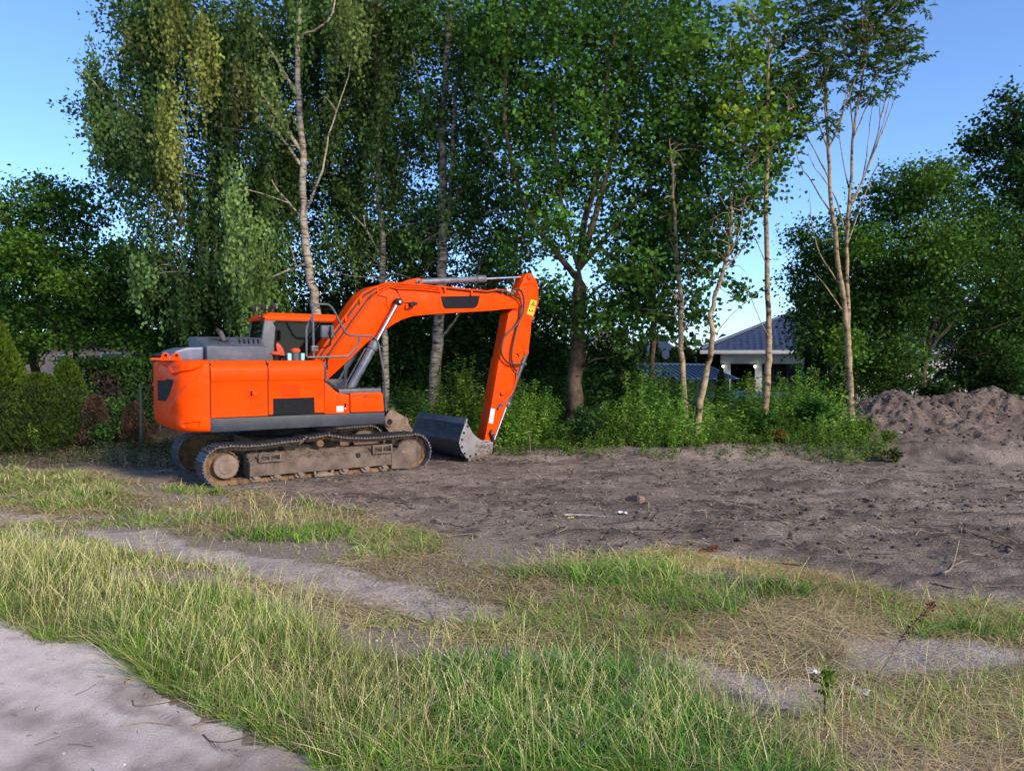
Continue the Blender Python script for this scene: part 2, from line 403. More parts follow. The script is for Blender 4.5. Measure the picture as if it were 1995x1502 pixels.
def ridge(x, y):
    r = np.zeros(np.shape(x))
    xx = x + .25 * vnoise(x * 1.7, y * 1.7, 81); yy = y + .35 * vnoise(x * 1.4, y * 1.4, 82)
    for pts, h_, w_ in RIDGES:
        for (ax, ay), (bx, by) in zip(pts[:-1], pts[1:]):
            l2 = (bx - ax) ** 2 + (by - ay) ** 2; t = np.clip(((xx - ax) * (bx - ax) + (yy - ay) * (by - ay)) / l2, 0, 1)
            d = np.hypot(xx - ax - t * (bx - ax), yy - ay - t * (by - ay)); r = np.maximum(r, .6 * h_ * np.exp(-(d / (.7 * w_)) ** 2))
    return r * np.clip(.9 + 2.0 * vnoise(x * 2.6, y * 2.6, 83) + 1.2 * vnoise(x * 8, y * 8, 84), 0, 2)
def terr(x, y, fine=True):
    x = np.asarray(x, float); y = np.asarray(y, float)
    z = 0.05 * fbm(x * 0.35, y * 0.35, 1, 2) * (1 - .7 * path_mask(x, y))
    sm = soil_mask(x, np.maximum(y, 1.5)); near = sstep(60, 22, y)
    exd = np.maximum(np.abs((x - EX0[0]) * eh[0] + (y - EX0[1]) * eh[1] - 0.4) - 2.4, np.abs((x - EX0[0]) * en[0] + (y - EX0[1]) * en[1]) - 1.7)
    calm = sstep(-0.1, 1.2, exd)
    rough = 0.045 * fbm(x * 1.1, y * 2.4, 2, 3) + 0.085 * fbm(x * 5.0, y * 8.5, 3, 4) * (0.4 + 1.2 * np.abs(vnoise(x * 0.5, y * 0.8, 31)))
    rough = rough + 0.10 * np.maximum(0, vnoise(x * 0.45 + 0.4 * y, y * 1.9, 33) - .05) * sstep(0.5, 3, x) - 0.10 * np.maximum(0, vnoise(x * 0.6, y * 2.6, 35) - .12)
    z = z + sm * near * (rough * (0.25 + 0.75 * calm) + ridge(x, y) * calm)
    z = z + (1 - sm) * near * 0.03 * fbm(x * 2.2, y * 2.2, 4, 3) * (1 - 0.92 * path_mask(x, y))
    ly = ledge_y(x)
    hl = np.interp(x, [-3, 0, 3, 5, 9], [0, 0.10, 0.16, 0.28, 0.30])
    z = z + hl * sstep(-0.35, 0.25, y - ly) * near + 0.10 * np.exp(-((y - ly) / 0.35) ** 2) * sstep(-2, 1, x) * (0.6 + vnoise(x * 2.3, y * 2, 41))
    z = z * sstep(-0.6, 0.8, exd) + 0.015 * (1 - sstep(-0.6, 0.8, exd))
    return z
def axis(lo, hi, step, far, g=1.22):
    a = list(np.arange(lo, hi, step)); s = step; p = a[-1]
    while p < far: s *= g; p += s; a.append(p)
    return a
xs = np.array([-v for v in axis(14.0, 14.01, 0.08, 500)[::-1]] + list(np.arange(-13.9, 13.9, 0.074)) + axis(14.0, 14.01, 0.08, 500))
ys0 = [0.4 - 0.4 * 1.35 ** k for k in range(20, 0, -1)]
ys1 = [0.4]; st_ = 0.12
while ys1[-1] < 21: ys1.append(ys1[-1] + (0.12 if ys1[-1] < 3.4 else 0.036 + 0.0046 * (ys1[-1] - 3.4)))
while ys1[-1] < 900: st_ *= 1.2; ys1.append(ys1[-1] + st_)
ys = np.array(ys0 + ys1)
GX, GY = np.meshgrid(xs, ys)
gx, gy = GX.ravel(), GY.ravel()
gz = terr(gx, gy) - 0.03 * path_mask(gx, gy)
sm = soil_mask(gx, np.maximum(gy, 1.5))
pm = path_mask(gx, gy)
ppx, ppy = proj(gx, np.maximum(gy, 1.5), 0 * gx)
n1 = fbm(gx * 1.2, gy * 1.8, 51, 4); n2 = fbm(gx * 7, gy * 9, 52, 3)
dark = np.array([0.082, 0.065, 0.053]); mid = np.array([0.37, 0.298, 0.240]); sand = np.array([0.40, 0.32, 0.28]); turf = np.array([0.34, 0.27, 0.20]); pathc = np.array([0.74, 0.635, 0.575]); pathd = np.array([0.33, 0.255, 0.22])
t = np.clip(0.62 + 0.7 * n1 + 0.75 * n2, 0, 1)[:, None]
t = t * (1 - .8 * np.clip(ridge(gx, gy) / .09, 0, 1))[:, None]
soilc = dark * (1 - t) + mid * t
tan = sstep(0.25, 0.6, fbm(gx * 0.5, gy * 1.6, 55, 3) + 0.15)[:, None]
soilc = soilc * (1 - 0.45 * tan) + np.array([0.25, 0.19, 0.155]) * 0.45 * tan
bare = np.zeros(len(gx))
for bp_ in BARE:
    bare = np.maximum(bare, inpoly(bp_, ppx + 40 * vnoise(gx * 3, gy * 3, 61), ppy + 16 * vnoise(gx * 3, gy * 3, 62)).astype(float))
t2 = np.clip(0.5 + n2 + 0.4 * n1, 0, 1)[:, None]
vc = turf * (1 - 0.5 * t2) + sand * 0.5 * t2
bs = np.array([.56, .47, .41]) * (0.82 + 0.34 * t2)
vc = vc * (1 - bare[:, None]) + bs * bare[:, None]
c = soilc * sm[:, None] + vc * (1 - sm[:, None])
t3 = sstep(0.05, 0.5, fbm(gx * 0.55, gy * 1.1, 57, 4) + 0.05 * n2)[:, None]
pc = pathc * (1 - 0.75 * t3) + pathd * 0.75 * t3
c = c * (1 - pm[:, None]) + pc * pm[:, None]
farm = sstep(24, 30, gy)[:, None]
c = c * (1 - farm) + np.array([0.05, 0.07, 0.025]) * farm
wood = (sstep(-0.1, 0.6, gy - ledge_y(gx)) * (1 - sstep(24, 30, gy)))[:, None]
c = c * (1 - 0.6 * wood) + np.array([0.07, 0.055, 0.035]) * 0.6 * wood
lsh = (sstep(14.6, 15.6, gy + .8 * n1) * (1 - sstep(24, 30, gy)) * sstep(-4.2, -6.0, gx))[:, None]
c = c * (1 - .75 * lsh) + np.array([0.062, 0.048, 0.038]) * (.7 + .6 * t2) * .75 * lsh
nx, ny = len(xs), len(ys)
ii = (np.arange(ny - 1)[:, None] * nx + np.arange(nx - 1)[None, :]).ravel()
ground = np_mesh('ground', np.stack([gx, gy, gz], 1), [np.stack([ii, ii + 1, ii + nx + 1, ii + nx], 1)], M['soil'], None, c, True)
tag(ground, 'dug-over dark earth running into a dry grass verge', None, None, 'structure')
# the pale gravel track in the near left corner: its own sheet, 4 mm above the ground
pu = np.linspace(-9, 9, 420); pv = np.concatenate([np.linspace(-0.05, 1.6, 60), np.linspace(1.65, 4.2, 30)])
U, V_ = np.meshgrid(pu, pv)
ed = np.array([1.89, -1.38]) / math.hypot(1.89, 1.38); nd = np.array([-1.38, -1.89]) / math.hypot(1.89, 1.38)
qx = (-4.15 + ed[0] * U + nd[0] * V_).ravel(); qy = (6.25 + ed[1] * U + nd[1] * V_).ravel()
jit = 0.22 * vnoise(qx * 1.5, qy * 1.5, 21) + 0.16 * vnoise(qx * 6, qy * 6, 22) + 0.10 * vnoise(qx * 17, qy * 17, 23)
fade = np.clip(1 - V_.ravel() / 0.8, 0, 1)
qx += nd[0] * -jit * fade; qy += nd[1] * -jit * fade
qz = terr(qx, qy) + 0.004 + 0.006 * fbm(qx * 14, qy * 14, 71, 3) * (1 - fade) * 0.5
qn = fbm(qx * 0.8, qy * 1.3, 57, 4); qn2 = fbm(qx * 8, qy * 8, 59, 3)
sm_ = np.zeros(len(qx))
for (pa_, pb_, wd_) in (((-60, 1370), (380, 1500), .20), ((60, 1300), (420, 1440), .10), ((-40, 1450), (200, 1560), .16)):
    (ax, ay), (bx, by) = on_ground(*pa_), on_ground(*pb_); l2 = (bx - ax) ** 2 + (by - ay) ** 2; t_ = np.clip(((qx - ax) * (bx - ax) + (qy - ay) * (by - ay)) / l2, -.5, 1.5)
    d_ = np.hypot(qx - ax - t_ * (bx - ax), qy - ay - t_ * (by - ay)) + .20 * fbm(qx * 4.2, qy * 4.2, 63, 5); sm_ = np.maximum(sm_, np.exp(-(d_ / wd_) ** 2) * np.clip(.5 + 1.3 * fbm(qx * 2.4, qy * 2.4, 64, 4), 0, .8))
t3 = np.clip(sstep(0.1, 0.6, qn + 0.1 * qn2) * 0.35 + 0.35 * qn2 + sm_, 0, 1)[:, None]
pc = pathc * 1.05 * (1 - t3) + pathd * t3
ii = (np.arange(89)[:, None] * 420 + np.arange(419)[None, :]).ravel()
tag(np_mesh('gravel_track', np.stack([qx, qy, qz], 1), [np.stack([ii, ii + 420, ii + 421, ii + 1], 1)], M['sandy'], None, pc, True), 'pale sandy track in the near left corner beside the tall grass', None, None, 'structure')
# ---------------------------------------------------------------- the excavator
ex = tag(empty('excavator', EX0.tolist(), TH), 'orange tracked excavator resting its wide bucket on the dark earth', 'excavator')
def E(px, py, y):
    d = ray(px, py); c0 = np.array([0, 0, H])
    t = (y - np.dot(c0 - EX0, en)) / np.dot(d, en); q = c0 + t * d - EX0
    return float(q @ eh), float(q[2])
def EX(px, py, x):
    d = ray(px, py); c0 = np.array([0, 0, H])
    t = (x - np.dot(c0 - EX0, eh)) / np.dot(d, eh); q = c0 + t * d - EX0
    return float(q @ en), float(q[2])
def LP(x, y, z):
    w = EX0 + x * eh + y * en; return proj(w[0], w[1], w[2] + z)
z1 = lambda u, v: (270 + .2005 * u, 560 + .2005 * v)
z2 = lambda u, v: (280 + .2005 * u, 720 + .2005 * v)
z3 = lambda u, v: (470 + .1665 * u, 570 + .1665 * v)
z4 = lambda u, v: (600 + .2406 * u, 510 + .2406 * v)
z5 = lambda u, v: (780 + .1604 * u, 700 + .1604 * v)
z6 = lambda u, v: (560 + .1504 * u, 780 + .1504 * v)
def tr(zf, pts, y): return [E(*zf(*p), y) for p in pts]
YS = -1.30
# counterweight: a shell swept round the tail
plan = [(-1.612, -1.30), (-1.72, -1.298), (-1.84, -1.27), (-1.96, -1.215), (-2.055, -1.10), (-2.11, -0.88), (-2.15, -0.5), (-2.17, 0.0)]
plan = plan + [(x, -y) for x, y in plan[::-1][1:]]
plan = np.array(catmull([(x, y, 0) for x, y in plan], 9))[:, :2]
seg = np.concatenate([[0], np.cumsum(np.hypot(*np.diff(plan, axis=0).T))])
def plan_at(s): return np.stack([np.interp(s, seg, plan[:, 0]), np.interp(s, seg, plan[:, 1])], -1)
CWT, CWB = 2.112, 0.935
def pl_dist(px, py, pts):          # distance to a traced crease, position along it, side
    best = np.full(px.shape, 1e9); side = np.zeros(px.shape); along = np.zeros(px.shape); L = 0
    tot = sum(math.dist(pts[i], pts[i + 1]) for i in range(len(pts) - 1))
    for (ax, ay), (bx, by) in zip(pts[:-1], pts[1:]):
        l = math.hypot(bx - ax, by - ay); tt = np.clip(((px - ax) * (bx - ax) + (py - ay) * (by - ay)) / l ** 2, 0, 1)
        d = np.hypot(px - ax - tt * (bx - ax), py - ay - tt * (by - ay)); k = d < best
        best = np.where(k, d, best); side = np.where(k, (bx - ax) * (py - ay) - (by - ay) * (px - ax), side); along = np.where(k, (L + tt * l) / tot, along); L += l
    return best, np.sign(side), along
crA = [z1(*p) for p in [(150, 740), (215, 735), (290, 765), (335, 838), (420, 812), (520, 800), (610, 765), (640, 740)]]
crB = [z1(*p) for p in [(592, 855), (578, 905), (480, 945), (430, 1000), (360, 1110), (300, 1200)]]
crC = [z1(*p) for p in [(385, 1345), (410, 1305), (480, 1285), (690, 1268)]]
pocket = [z1(*p) for p in [(430, 1330), (470, 1318), (600, 1305), (585, 1350), (440, 1352)]]
def cw_surface(s, z, off=0.0):
    xy = plan_at(s); ds = 1e-3
    tg = plan_at(s + ds) - plan_at(s - ds); nn = np.stack([tg[..., 1], -tg[..., 0]], -1); nn /= np.linalg.norm(nn, axis=-1, keepdims=True)
    nn = np.where((nn * (xy - np.array([-1.2, 0]))).sum(-1, keepdims=True) < 0, -nn, nn)
    frac = np.clip(s / seg[-1], 0, 1); rear = np.sin(np.pi * frac) ** 0.5
    zt = CWT - z; zb = z - CWB
    ins = np.where(zt < 0.10, 0.10 - np.sqrt(np.maximum(0.0, 0.01 - (0.10 - np.clip(zt, 0, .1)) ** 2)), 0)
    rb = 0.04 + 0.17 * rear
    kb = np.clip(zb, 0, 1)
    ins = ins + np.where(kb < rb, rb - np.sqrt(np.maximum(0, rb ** 2 - (rb - np.minimum(kb, rb)) ** 2)), 0) * 0.8
    wx = EX0[0] + xy[..., 0] * eh[0] + xy[..., 1] * en[0]; wy = EX0[1] + xy[..., 0] * eh[1] + xy[..., 1] * en[1]
    px, py = proj(wx, wy, z)
    vis = (s < seg[-1] * 0.5)
    dA, sA, aA = pl_dist(px, py, crA); dB, sB, aB = pl_dist(px, py, crB); dC, sC, aC = pl_dist(px, py, crC)
    dz = 0.028 * np.exp(-(dA / 2.6) ** 2) * np.sin(np.pi * np.clip(aA, .02, .98)) ** .5 - 0.02 * np.exp(-(dA / 9) ** 2) * (sA > 0)
    dz = dz + 0.034 * np.where(sB < 0, np.exp(-(dB / 22) ** 2), np.exp(-(dB / 1.6) ** 2)) * np.sin(np.pi * np.clip(aB, .03, .97)) ** .7
    dz = dz + 0.02 * np.where(sC > 0, np.exp(-(dC / 26) ** 2), np.exp(-(dC / 1.2) ** 2))
    dz = dz - 0.025 * inpoly(pocket, px, py)
    dz = dz + 0.006 * fbm(px * .04, py * .06, 3, 2)
    o = off - ins + dz * vis
    return np.stack([xy[..., 0] + nn[..., 0] * o, xy[..., 1] + nn[..., 1] * o, z], -1), px, py
ss = np.concatenate([np.linspace(0, seg[-1] * .52, 150), np.linspace(seg[-1] * .54, seg[-1], 30)])
zs = np.concatenate([CWB + np.linspace(0, .2, 14) ** 1.0, np.linspace(CWB + .21, CWT - .11, 84), CWT - .1 + .1 * np.sin(np.linspace(0, 1, 10) * np.pi / 2)])
SS, ZZ = np.meshgrid(ss, zs)
q, qpx, qpy = cw_surface(SS, ZZ)
ns = len(ss); V = q.reshape(-1, 3).tolist()
ii = (np.arange(len(zs) - 1)[:, None] * ns + np.arange(ns - 1)[None, :]).ravel()
fq = np.stack([ii, ii + 1, ii + ns + 1, ii + ns], 1)
top0 = len(V) - ns; o = len(V)
V2 = V + [(-1.60, p[1] * .96, CWT + .012) for p in V[top0:top0 + ns]] + [(-1.60, p[1] * .96, CWB) for p in V[:ns]] + [(-1.60, p[1], CWT) for p in V[top0:]]
k = np.arange(ns - 1)
f2 = np.stack([top0 + k, top0 + k + 1, o + k + 1, o + k], 1); f3 = np.stack([k + 1, k, o + ns + k, o + ns + k + 1], 1)
cw = np_mesh('counterweight', V2, [fq, f2, f3], M['orange'], ex, None, True)
cw.data.set_sharp_from_angle(angle=R(40))
MB().box(-1.606, -1.59, -1.27, 1.27, .96, 2.09).build('back_plate', M['orange'], cw)
dp = [z1(*p) for p in [(60, 898), (262, 903), (275, 888), (343, 895), (325, 960), (292, 1060), (262, 1106), (150, 1097), (60, 1085)]]
SS, ZZ = np.meshgrid(np.linspace(.02, seg[-1] * .52, 260), np.linspace(1.3, 1.95, 90))
q, qpx, qpy = cw_surface(SS, ZZ, 0.005)
kp = inpoly(dp, qpx, qpy); kf = (kp[:-1, :-1] & kp[1:, 1:]).ravel()
ii = (np.arange(89)[:, None] * 260 + np.arange(259)[None, :]).ravel()[kf]
np_mesh('blank_badge', q.reshape(-1, 3), [np.stack([ii, ii + 1, ii + 261, ii + 260], 1)], M['decal'], cw, None, True)
for u in (258, 365):
    x_, z_ = E(*z1(u, 690), -0.95)
    y_ = -.95 if u > 300 else -.95
    mb = MB()
    mb.prism_y([(x_ - .08, CWT), (x_ + .08, CWT), (x_ + .06, CWT + .09), (x_ + .03, CWT + .125), (x_ - .03, CWT + .125), (x_ - .06, CWT + .09)], y_ - .03, y_ + .03)
    mb.disc_y(x_, CWT + .085, y_ - .045, y_ + .045, .05, 16)
    e = mb.build('lifting_eye', M['orange'], cw, .006)
    MB().disc_y(x_, CWT + .085, y_ - .049, y_ + .049, .028, 12).build('eye_hole', M['black'], e)
xr_, zr_ = E(*z1(225, 700), -1.0)
MB().prism_y([(xr_ - .16, CWT + .012), (xr_ + .10, CWT + .012), (xr_ + .09, CWT + .035), (xr_ - .14, CWT + .045)], -.98, -.8).build('mirror_bracket', M['orange'], ex, .008)
MB().sphere((xr_ - .04, -.92, CWT + .085), .085, 14, (1.1, .8, .5)).build('rear_camera_housing', M['black'], ex)
# side doors
ZB = lambda px: 0
def door(name, x0, x1, zb, zt, mname='orange', ycr=None, m=None):
    zc = 1.768; zs_ = 1.985
    pr = [(-1.19, zb), (YS, zb), (YS, zc - .012), (YS - .012, zc + .004), (YS - .02, zc + .03), (YS - .022, zs_ - .03), (YS - .012, zs_), (YS + .03, zs_ + .075), (YS + .07, zt - .012), (YS + .12, zt), (-1.08, zt + .004), (-1.0, zt - .02)]
    return MB().prism_x(pr, x0, x1).build(name, m or M['orange'], ex, .004, 1)
ed_ = door('engine_door', -1.596, -.672, 1.168, 2.108)
pd_ = door('pump_door', -.655, .328, 1.185, 2.106)
def plate(name, zf, pts, y, m, parent, th=.006, bevel=0.0):
    return MB().prism_y(tr(zf, pts, y), y, y + th + .004).build(name, m, parent, bevel)
MB().box(-.69, -.64, YS + .012, -1.1, 1.15, 2.07).box(.318, .36, YS + .012, -.9, 1.15, 1.98).box(-1.615, -1.58, YS + .012, -1.1, 1.0, 2.07).box(-1.6, 1.4, YS + .02, -1.1, 1.13, 1.2).build('door_gap_shade', M['black'], ex)  # black strips added behind the door gaps, standing in for their shade
plate('blank_badge', z1, [(1308, 1080), (1708, 1068), (1712, 1215), (1310, 1236)], YS - .007, M['decal'], pd_, .008)
plate('faded_patch', z1, [(1385, 945), (1567, 942), (1569, 1062), (1387, 1066)], YS - .004, M['patch'], pd_, .005)
la = plate('door_latch', z1, [(1065, 990), (1185, 988), (1185, 1068), (1065, 1072)], YS - .014, M['orange'], ed_, .014, .004)
plate('latch_recess', z1, [(1075, 1000), (1176, 998), (1176, 1058), (1075, 1062)], YS - .017, M['patch'], la, .003)
plate('latch_handle', z1, [(1108, 1010), (1166, 1008), (1166, 1052), (1108, 1056)], YS - .027, M['orange'], la, .014, .004)
plate('latch_slot', z1, [(1088, 1006), (1104, 1006), (1104, 1056), (1088, 1056)], YS - .021, M['decal'], la, .004)
# front storage boxes with the sloping shoulder
tb1 = MB().prism_y(tr(z3, [(975, 1050), (1010, 1070), (1085, 1140), (1150, 1180), (1200, 1188), (1262, 1190), (1268, 1412), (975, 1420)], YS), YS, -.85).build('storage_box', M['orange'], ex, .012)
tb2 = MB().prism_y(tr(z3, [(1276, 1178), (1640, 1165), (1655, 1180), (1672, 1390), (1282, 1402)], YS), YS, -.8).build('storage_box', M['orange'], ex, .012)
xa, za = E(*z3(1500, 1215), YS - .01)
mb = MB().add([(*(lambda p: (p[0], YS + .03, p[1]))(E(*z3(1440, 1210), YS)),), (*(lambda p: (p[0], YS + .03, p[1]))(E(*z3(1645, 1180), YS)),)], [])
st = plate('white_sticker', z3, [(1116, 1328), (1195, 1326), (1196, 1393), (1117, 1395)], YS - .003, M['white'], tb1, .004)
sl = plate('lock_slot', z3, [(1206, 1296), (1232, 1294), (1232, 1368), (1207, 1370)], YS - .003, M['black'], tb1, .004)
plate('key_plate', z3, [(1212, 1345), (1226, 1344), (1226, 1362), (1212, 1363)], YS - .006, M['white'], tb1, .004)
plate('box_vent', z3, [(1435, 1222), (1462, 1208), (1470, 1222), (1445, 1228)], YS - .003, M['black'], tb2, .004)
plate('pressed_rib', z3, [(1300, 1215), (1420, 1200), (1620, 1250), (1640, 1215), (1650, 1185), (1300, 1190)], YS - .008, M['orange'], tb2, .01, .006)
tl = tr(z3, [(1085, 1128), (1640, 1128), (1650, 1160), (1150, 1172)], YS)
MB().box(tl[0][0] + .1, tl[1][0], YS + .01, -.78, tl[2][1] - .02, tl[1][1] + .01).build('step_plate', M['rail'], ex, .008)
for k in range(7):
    xx = .62 + k * .13
    MB().box(xx, xx + .05, YS + .1, -.85, tl[1][1] + .011, tl[1][1] + .02).build('tread_strip', M['greydark'], ex)
# skirt and platform
sk = MB().prism_y([(-1.606, .932), (-1.606, 1.158), (1.50, 1.14), (1.49, .93)], YS + .004, -1.1)
sk.prism_y([(-1.606, .932), (-1.606, 1.158), (1.50, 1.14), (1.49, .93)], 1.1, 1.296)
sk.build('side_skirt', M['navy'], ex, .012)
MB().box(-1.59, 1.46, -1.09, 1.09, .96, 1.13).build('platform', M['black'], ex)
MB().box(-1.58, -.42, -.97, 1.2, 1.14, 2.10).build('engine_bay', M['orange'], ex, .02)
MB().box(-.40, .32, -.97, 0.26, 1.14, 2.085).build('pump_bay', M['black'], ex, .02)
MB().box(-1.58, -.45, 1.2, 1.28, 1.17, 2.1).build('side_door', M['orange'], ex, .02)
MB().box(-.45, 1.4, .99, 1.27, 1.14, 1.22).build('cab_base', M['navy'], ex, .01)
# dark rubber strip at the front of the pump door
MB().prism_y(tr(z3, [(948, 802), (970, 812), (986, 850), (1004, 1000), (990, 1020), (975, 1045), (968, 1020), (966, 860)], -1.25), -1.27, -1.2).build('edge_trim', M['greydark'], ex, .004)
cb = [(*(E(*z3(1005, y), -1.0)), ) for y in (720, 780, 840, 900)]
mb = MB()
for k in range(26):
    a0 = k / 26; p = (np.interp(a0, [0, .33, .66, 1], [c[0] for c in cb]), -1.0, np.interp(a0, [0, .33, .66, 1], [c[1] for c in cb]))
    mb.sphere(p, .022 if k % 2 else .016, 8, (1, 1, .6))
mb.build('ribbed_hose', M['hose'], ex)
# engine hood
xh0 = -1.555; hy0, hz0 = -.88, 2.353
hx1 = E(*z1(1230, 572), hy0)[0]; ht = E(*z1(1192, 492), .06)
hb = 2.09
hood = MB()
hood.add([(xh0, hy0, hb), (xh0, hy0, hz0), (xh0, .06, 2.53), (xh0, .58, 2.535), (xh0, .58, hb),
          (hx1, hy0, hb), (hx1, hy0, hz0), (ht[0], .06, 2.525), (ht[0], .58, 2.53), (hx1, .58, hb)],
         [(0, 1, 2, 3, 4), (5, 9, 8, 7, 6), (0, 5, 6, 1), (1, 6, 7, 2), (2, 7, 8, 3), (3, 8, 9, 4), (0, 4, 9, 5)])
hood = hood.build('engine_hood', M['grey'], ex, .018, 3)
slope = (2.53 - hz0) / (.06 - hy0)
def on_slope(px, py):               # pixel -> point on the hood's sloping top
    d = ray(px, py); nl = -slope * en + np.array([0, 0, 1.0]); p0 = EX0 + hy0 * en + np.array([0, 0, hz0]); c0 = np.array([0, 0, H])
    t_ = np.dot(p0 - c0, nl) / np.dot(d, nl); q = c0 + t_ * d - EX0
    return float(q @ eh), float(q @ en), float(q[2])
def slope_plate(name, pts, m, parent, lift=.004, th=.006):
    b_ = [on_slope(*z1(*p)) for p in pts]; mb = MB(); n_ = len(b_)
    mb.add([(x, y, z + lift) for x, y, z in b_] + [(x, y, z + lift - th) for x, y, z in b_], [tuple(range(n_)), tuple(range(2 * n_ - 1, n_ - 1, -1))] + [(i, i + n_, (i + 1) % n_ + n_, (i + 1) % n_) for i in range(n_)])
    return mb.build(name, m, parent, .002)
slope_plate('exhaust_plate', [(672, 490), (872, 490), (894, 562), (692, 562)], M['greydark'], hood)
for u in (980, 1026, 1070, 1117, 1162):
    c_ = []
    for k in range(14):
        a0 = 2 * math.pi * k / 14; du = 9.5 * math.cos(a0); dv = 26 * math.copysign(abs(math.sin(a0)) ** .75, math.sin(a0))
        c_.append((u + du + dv * .2, 525 + dv))
    slope_plate('vent_slot', c_, M['black'], hood, .003, .004)
for k in range(3):
    y_ = EX(*z1(500 + 12 * k, 610), xh0)[0]
    MB().box(xh0 - .004, xh0 + .004, y_ - .012, y_ + .012, 2.21, 2.36).build('grille_slot', M['black'], hood)
cx_, cy_, cz_ = on_slope(*z1(822, 525))
ring = MB().cyl((cx_, cy_, cz_ + .002), (cx_, cy_, cz_ + .012), .085, 20).build('exhaust_collar', M['black'], hood)
pth = []
for (u, v, r_) in [(828, 545, .048), (822, 505, .048), (808, 465, .046), (785, 425, .042)]:
    d = E(*z1(u, v), cy_); pth.append((d[0], cy_, d[1], r_))
ep = MB().tube(catmull([p[:3] for p in pth], 3), np.interp(np.linspace(0, 3, 10), range(4), [p[3] for p in pth]), 14)
tip = E(*z1(758, 385), cy_)
x_, y_, z_ = pth[-1][:3]
ep.build('exhaust_pipe', mat('sooty_pipe', (.07, .055, .055), .75, .3, (.13, .10, .09), 14), ex)
MB().add([(x_ - .05, y_ - .03, z_ - .01), (x_ + .04, y_ - .035, z_), (x_ + .04, y_ + .035, z_), (x_ - .05, y_ + .03, z_ - .01), (tip[0], y_, tip[1])], [(0, 1, 4), (1, 2, 4), (2, 3, 4), (3, 0, 4)]).build('exhaust_tip', M['black'], ex)
# rounded cover behind the hood
d0 = E(*z1(262, 640), -.55); d1 = E(*z1(480, 575), -.55)
dm = MB().prism_y([(xh0, 2.1), (xh0, d1[1]), (d0[0] + .3, d1[1] - .012), (d0[0] + .12, d1[1] - .07), (d0[0] + .02, d1[1] - .18), (d0[0], 2.1)], -.72, .5)
dm.build('air_cleaner_cover', M['dome'], ex, .05, 4)
# caps on the deck in front of the hood
px_, pz_ = E(*z3(405, 690), -.85)
b_ = MB().lathe_y(0, 0, [(.01, 0), (.01, .01)], 8)
def lathe_z(mb, x, y, prof, n=20): return mb.tube([(x, y, z) for r, z in prof], [r for r, z in prof], n)
pc_ = lathe_z(MB(), px_, -.85, [(.05, 2.09), (.05, 2.17), (.062, 2.172), (.062, 2.21)]).build('breather_neck', M['black'], ex)
lathe_z(MB(), px_, -.85, [(.10, 2.21), (.105, 2.225), (.085, 2.25), (.05, 2.265), (.01, 2.27)]).build('breather_cap', M['orange_red'], pc_)
px2, pz2 = E(*z3(635, 690), -.95)
nk = lathe_z(MB(), px2, -.95, [(.075, 2.08), (.075, 2.255)]).build('filler_neck', M['greydark'], ex)
lathe_z(MB(), px2, -.95, [(.082, 2.256), (.086, 2.275), (.086, 2.30), (.07, 2.315), (.02, 2.33)]).build('filler_cap', M['orange_red'], nk)
for dx in (-.115, .125): MB().box(px2 + dx - .035, px2 + dx + .035, -.98, -.9, 2.1, 2.235).build('coolant_can', M['mint'], ex, .012)
mb = MB()
for k in range(12):
    xx = -.4 + k * .06 + random.uniform(-.02, .02); mb.box(xx, xx + random.uniform(.02, .06), -1.0 + random.uniform(0, .2), -.75, 2.09, 2.12 + random.uniform(0, .05))
mb.build('deck_fittings', M['black'], ex, .006)
# cab
YC, YL = .33, 1.30
cr = tr(z3, [(245, 520), (275, 330), (400, 330), (408, 400), (398, 560), (385, 790)], YC)
xrb, xrt = E(*z3(240, 560), YC)[0], E(*z3(275, 330), YC)[0]
CF = 1.42                                # front of the cab
zr0 = E(*z3(330, 320), YC)[1]; ztop = E(*z3(420, 235), YC)[1]
zfl = 1.22
cabm = MB()
cabm.prism_y([(xrb - .02, zfl), (xrb - .01, 2.4), (xrt, zr0), (cr[2][0], zr0), (cr[3][0] + .01, cr[3][1]), (cr[5][0], cr[5][1]), (cr[5][0], zfl)], YC, YC + .09)       # rear right pillar
cabm.prism_y([(xrb - .02, zfl), (xrb - .01, 2.4), (xrt, zr0), (xrt + .1, zr0), (xrb + .09, zfl)], YL - .08, YL)   # rear left pillar
cabm.box(CF - .07, CF, YC, YC + .07, zfl, zr0); cabm.box(CF - .07, CF, YL - .07, YL, zfl, zr0)
cabm.box(cr[5][0], CF - .07, YC + .005, YC + .06, zfl, zfl + .5)
cabm.box(xrb + .3, CF - .07, YL - .06, YL - .005, zfl, zfl + .45)
cabm.box(xrb - .015, xrb + .05, YC + .09, YL - .08, zfl, 2.38)
cabm.box(CF - .06, CF - .005, YC + .07, YL - .07, zfl, zfl + .3)
cab = cabm.build('cab', M['cabgrey'], ex, .01)
MB().box(xrb, CF, YC + .02, YL - .02, zfl - .04, zfl).build('cab_floor', M['black'], cab)
MB().box(xrb + .34, CF - .1, YL - .10, YL - .085, zfl, zr0 - .05).build('cab_dark_sheet', M['black'], cab)  # black sheet added inside the far window to make the cab interior dark
roof = MB()
zz = zr0 - .015
yc = (YC + YL) / 2; xm = (xrt + CF) / 2
rb_ = [(xrt - .04, YC - .02), (CF + .03, YC - .02), (CF + .03, YL + .02), (xrt - .04, YL + .02)]
rt_ = [(xrt + .10, YC + .07), (CF - .25, YC + .07), (CF - .25, YL - .07), (xrt + .10, YL - .07)]
zh = zr0 + .13
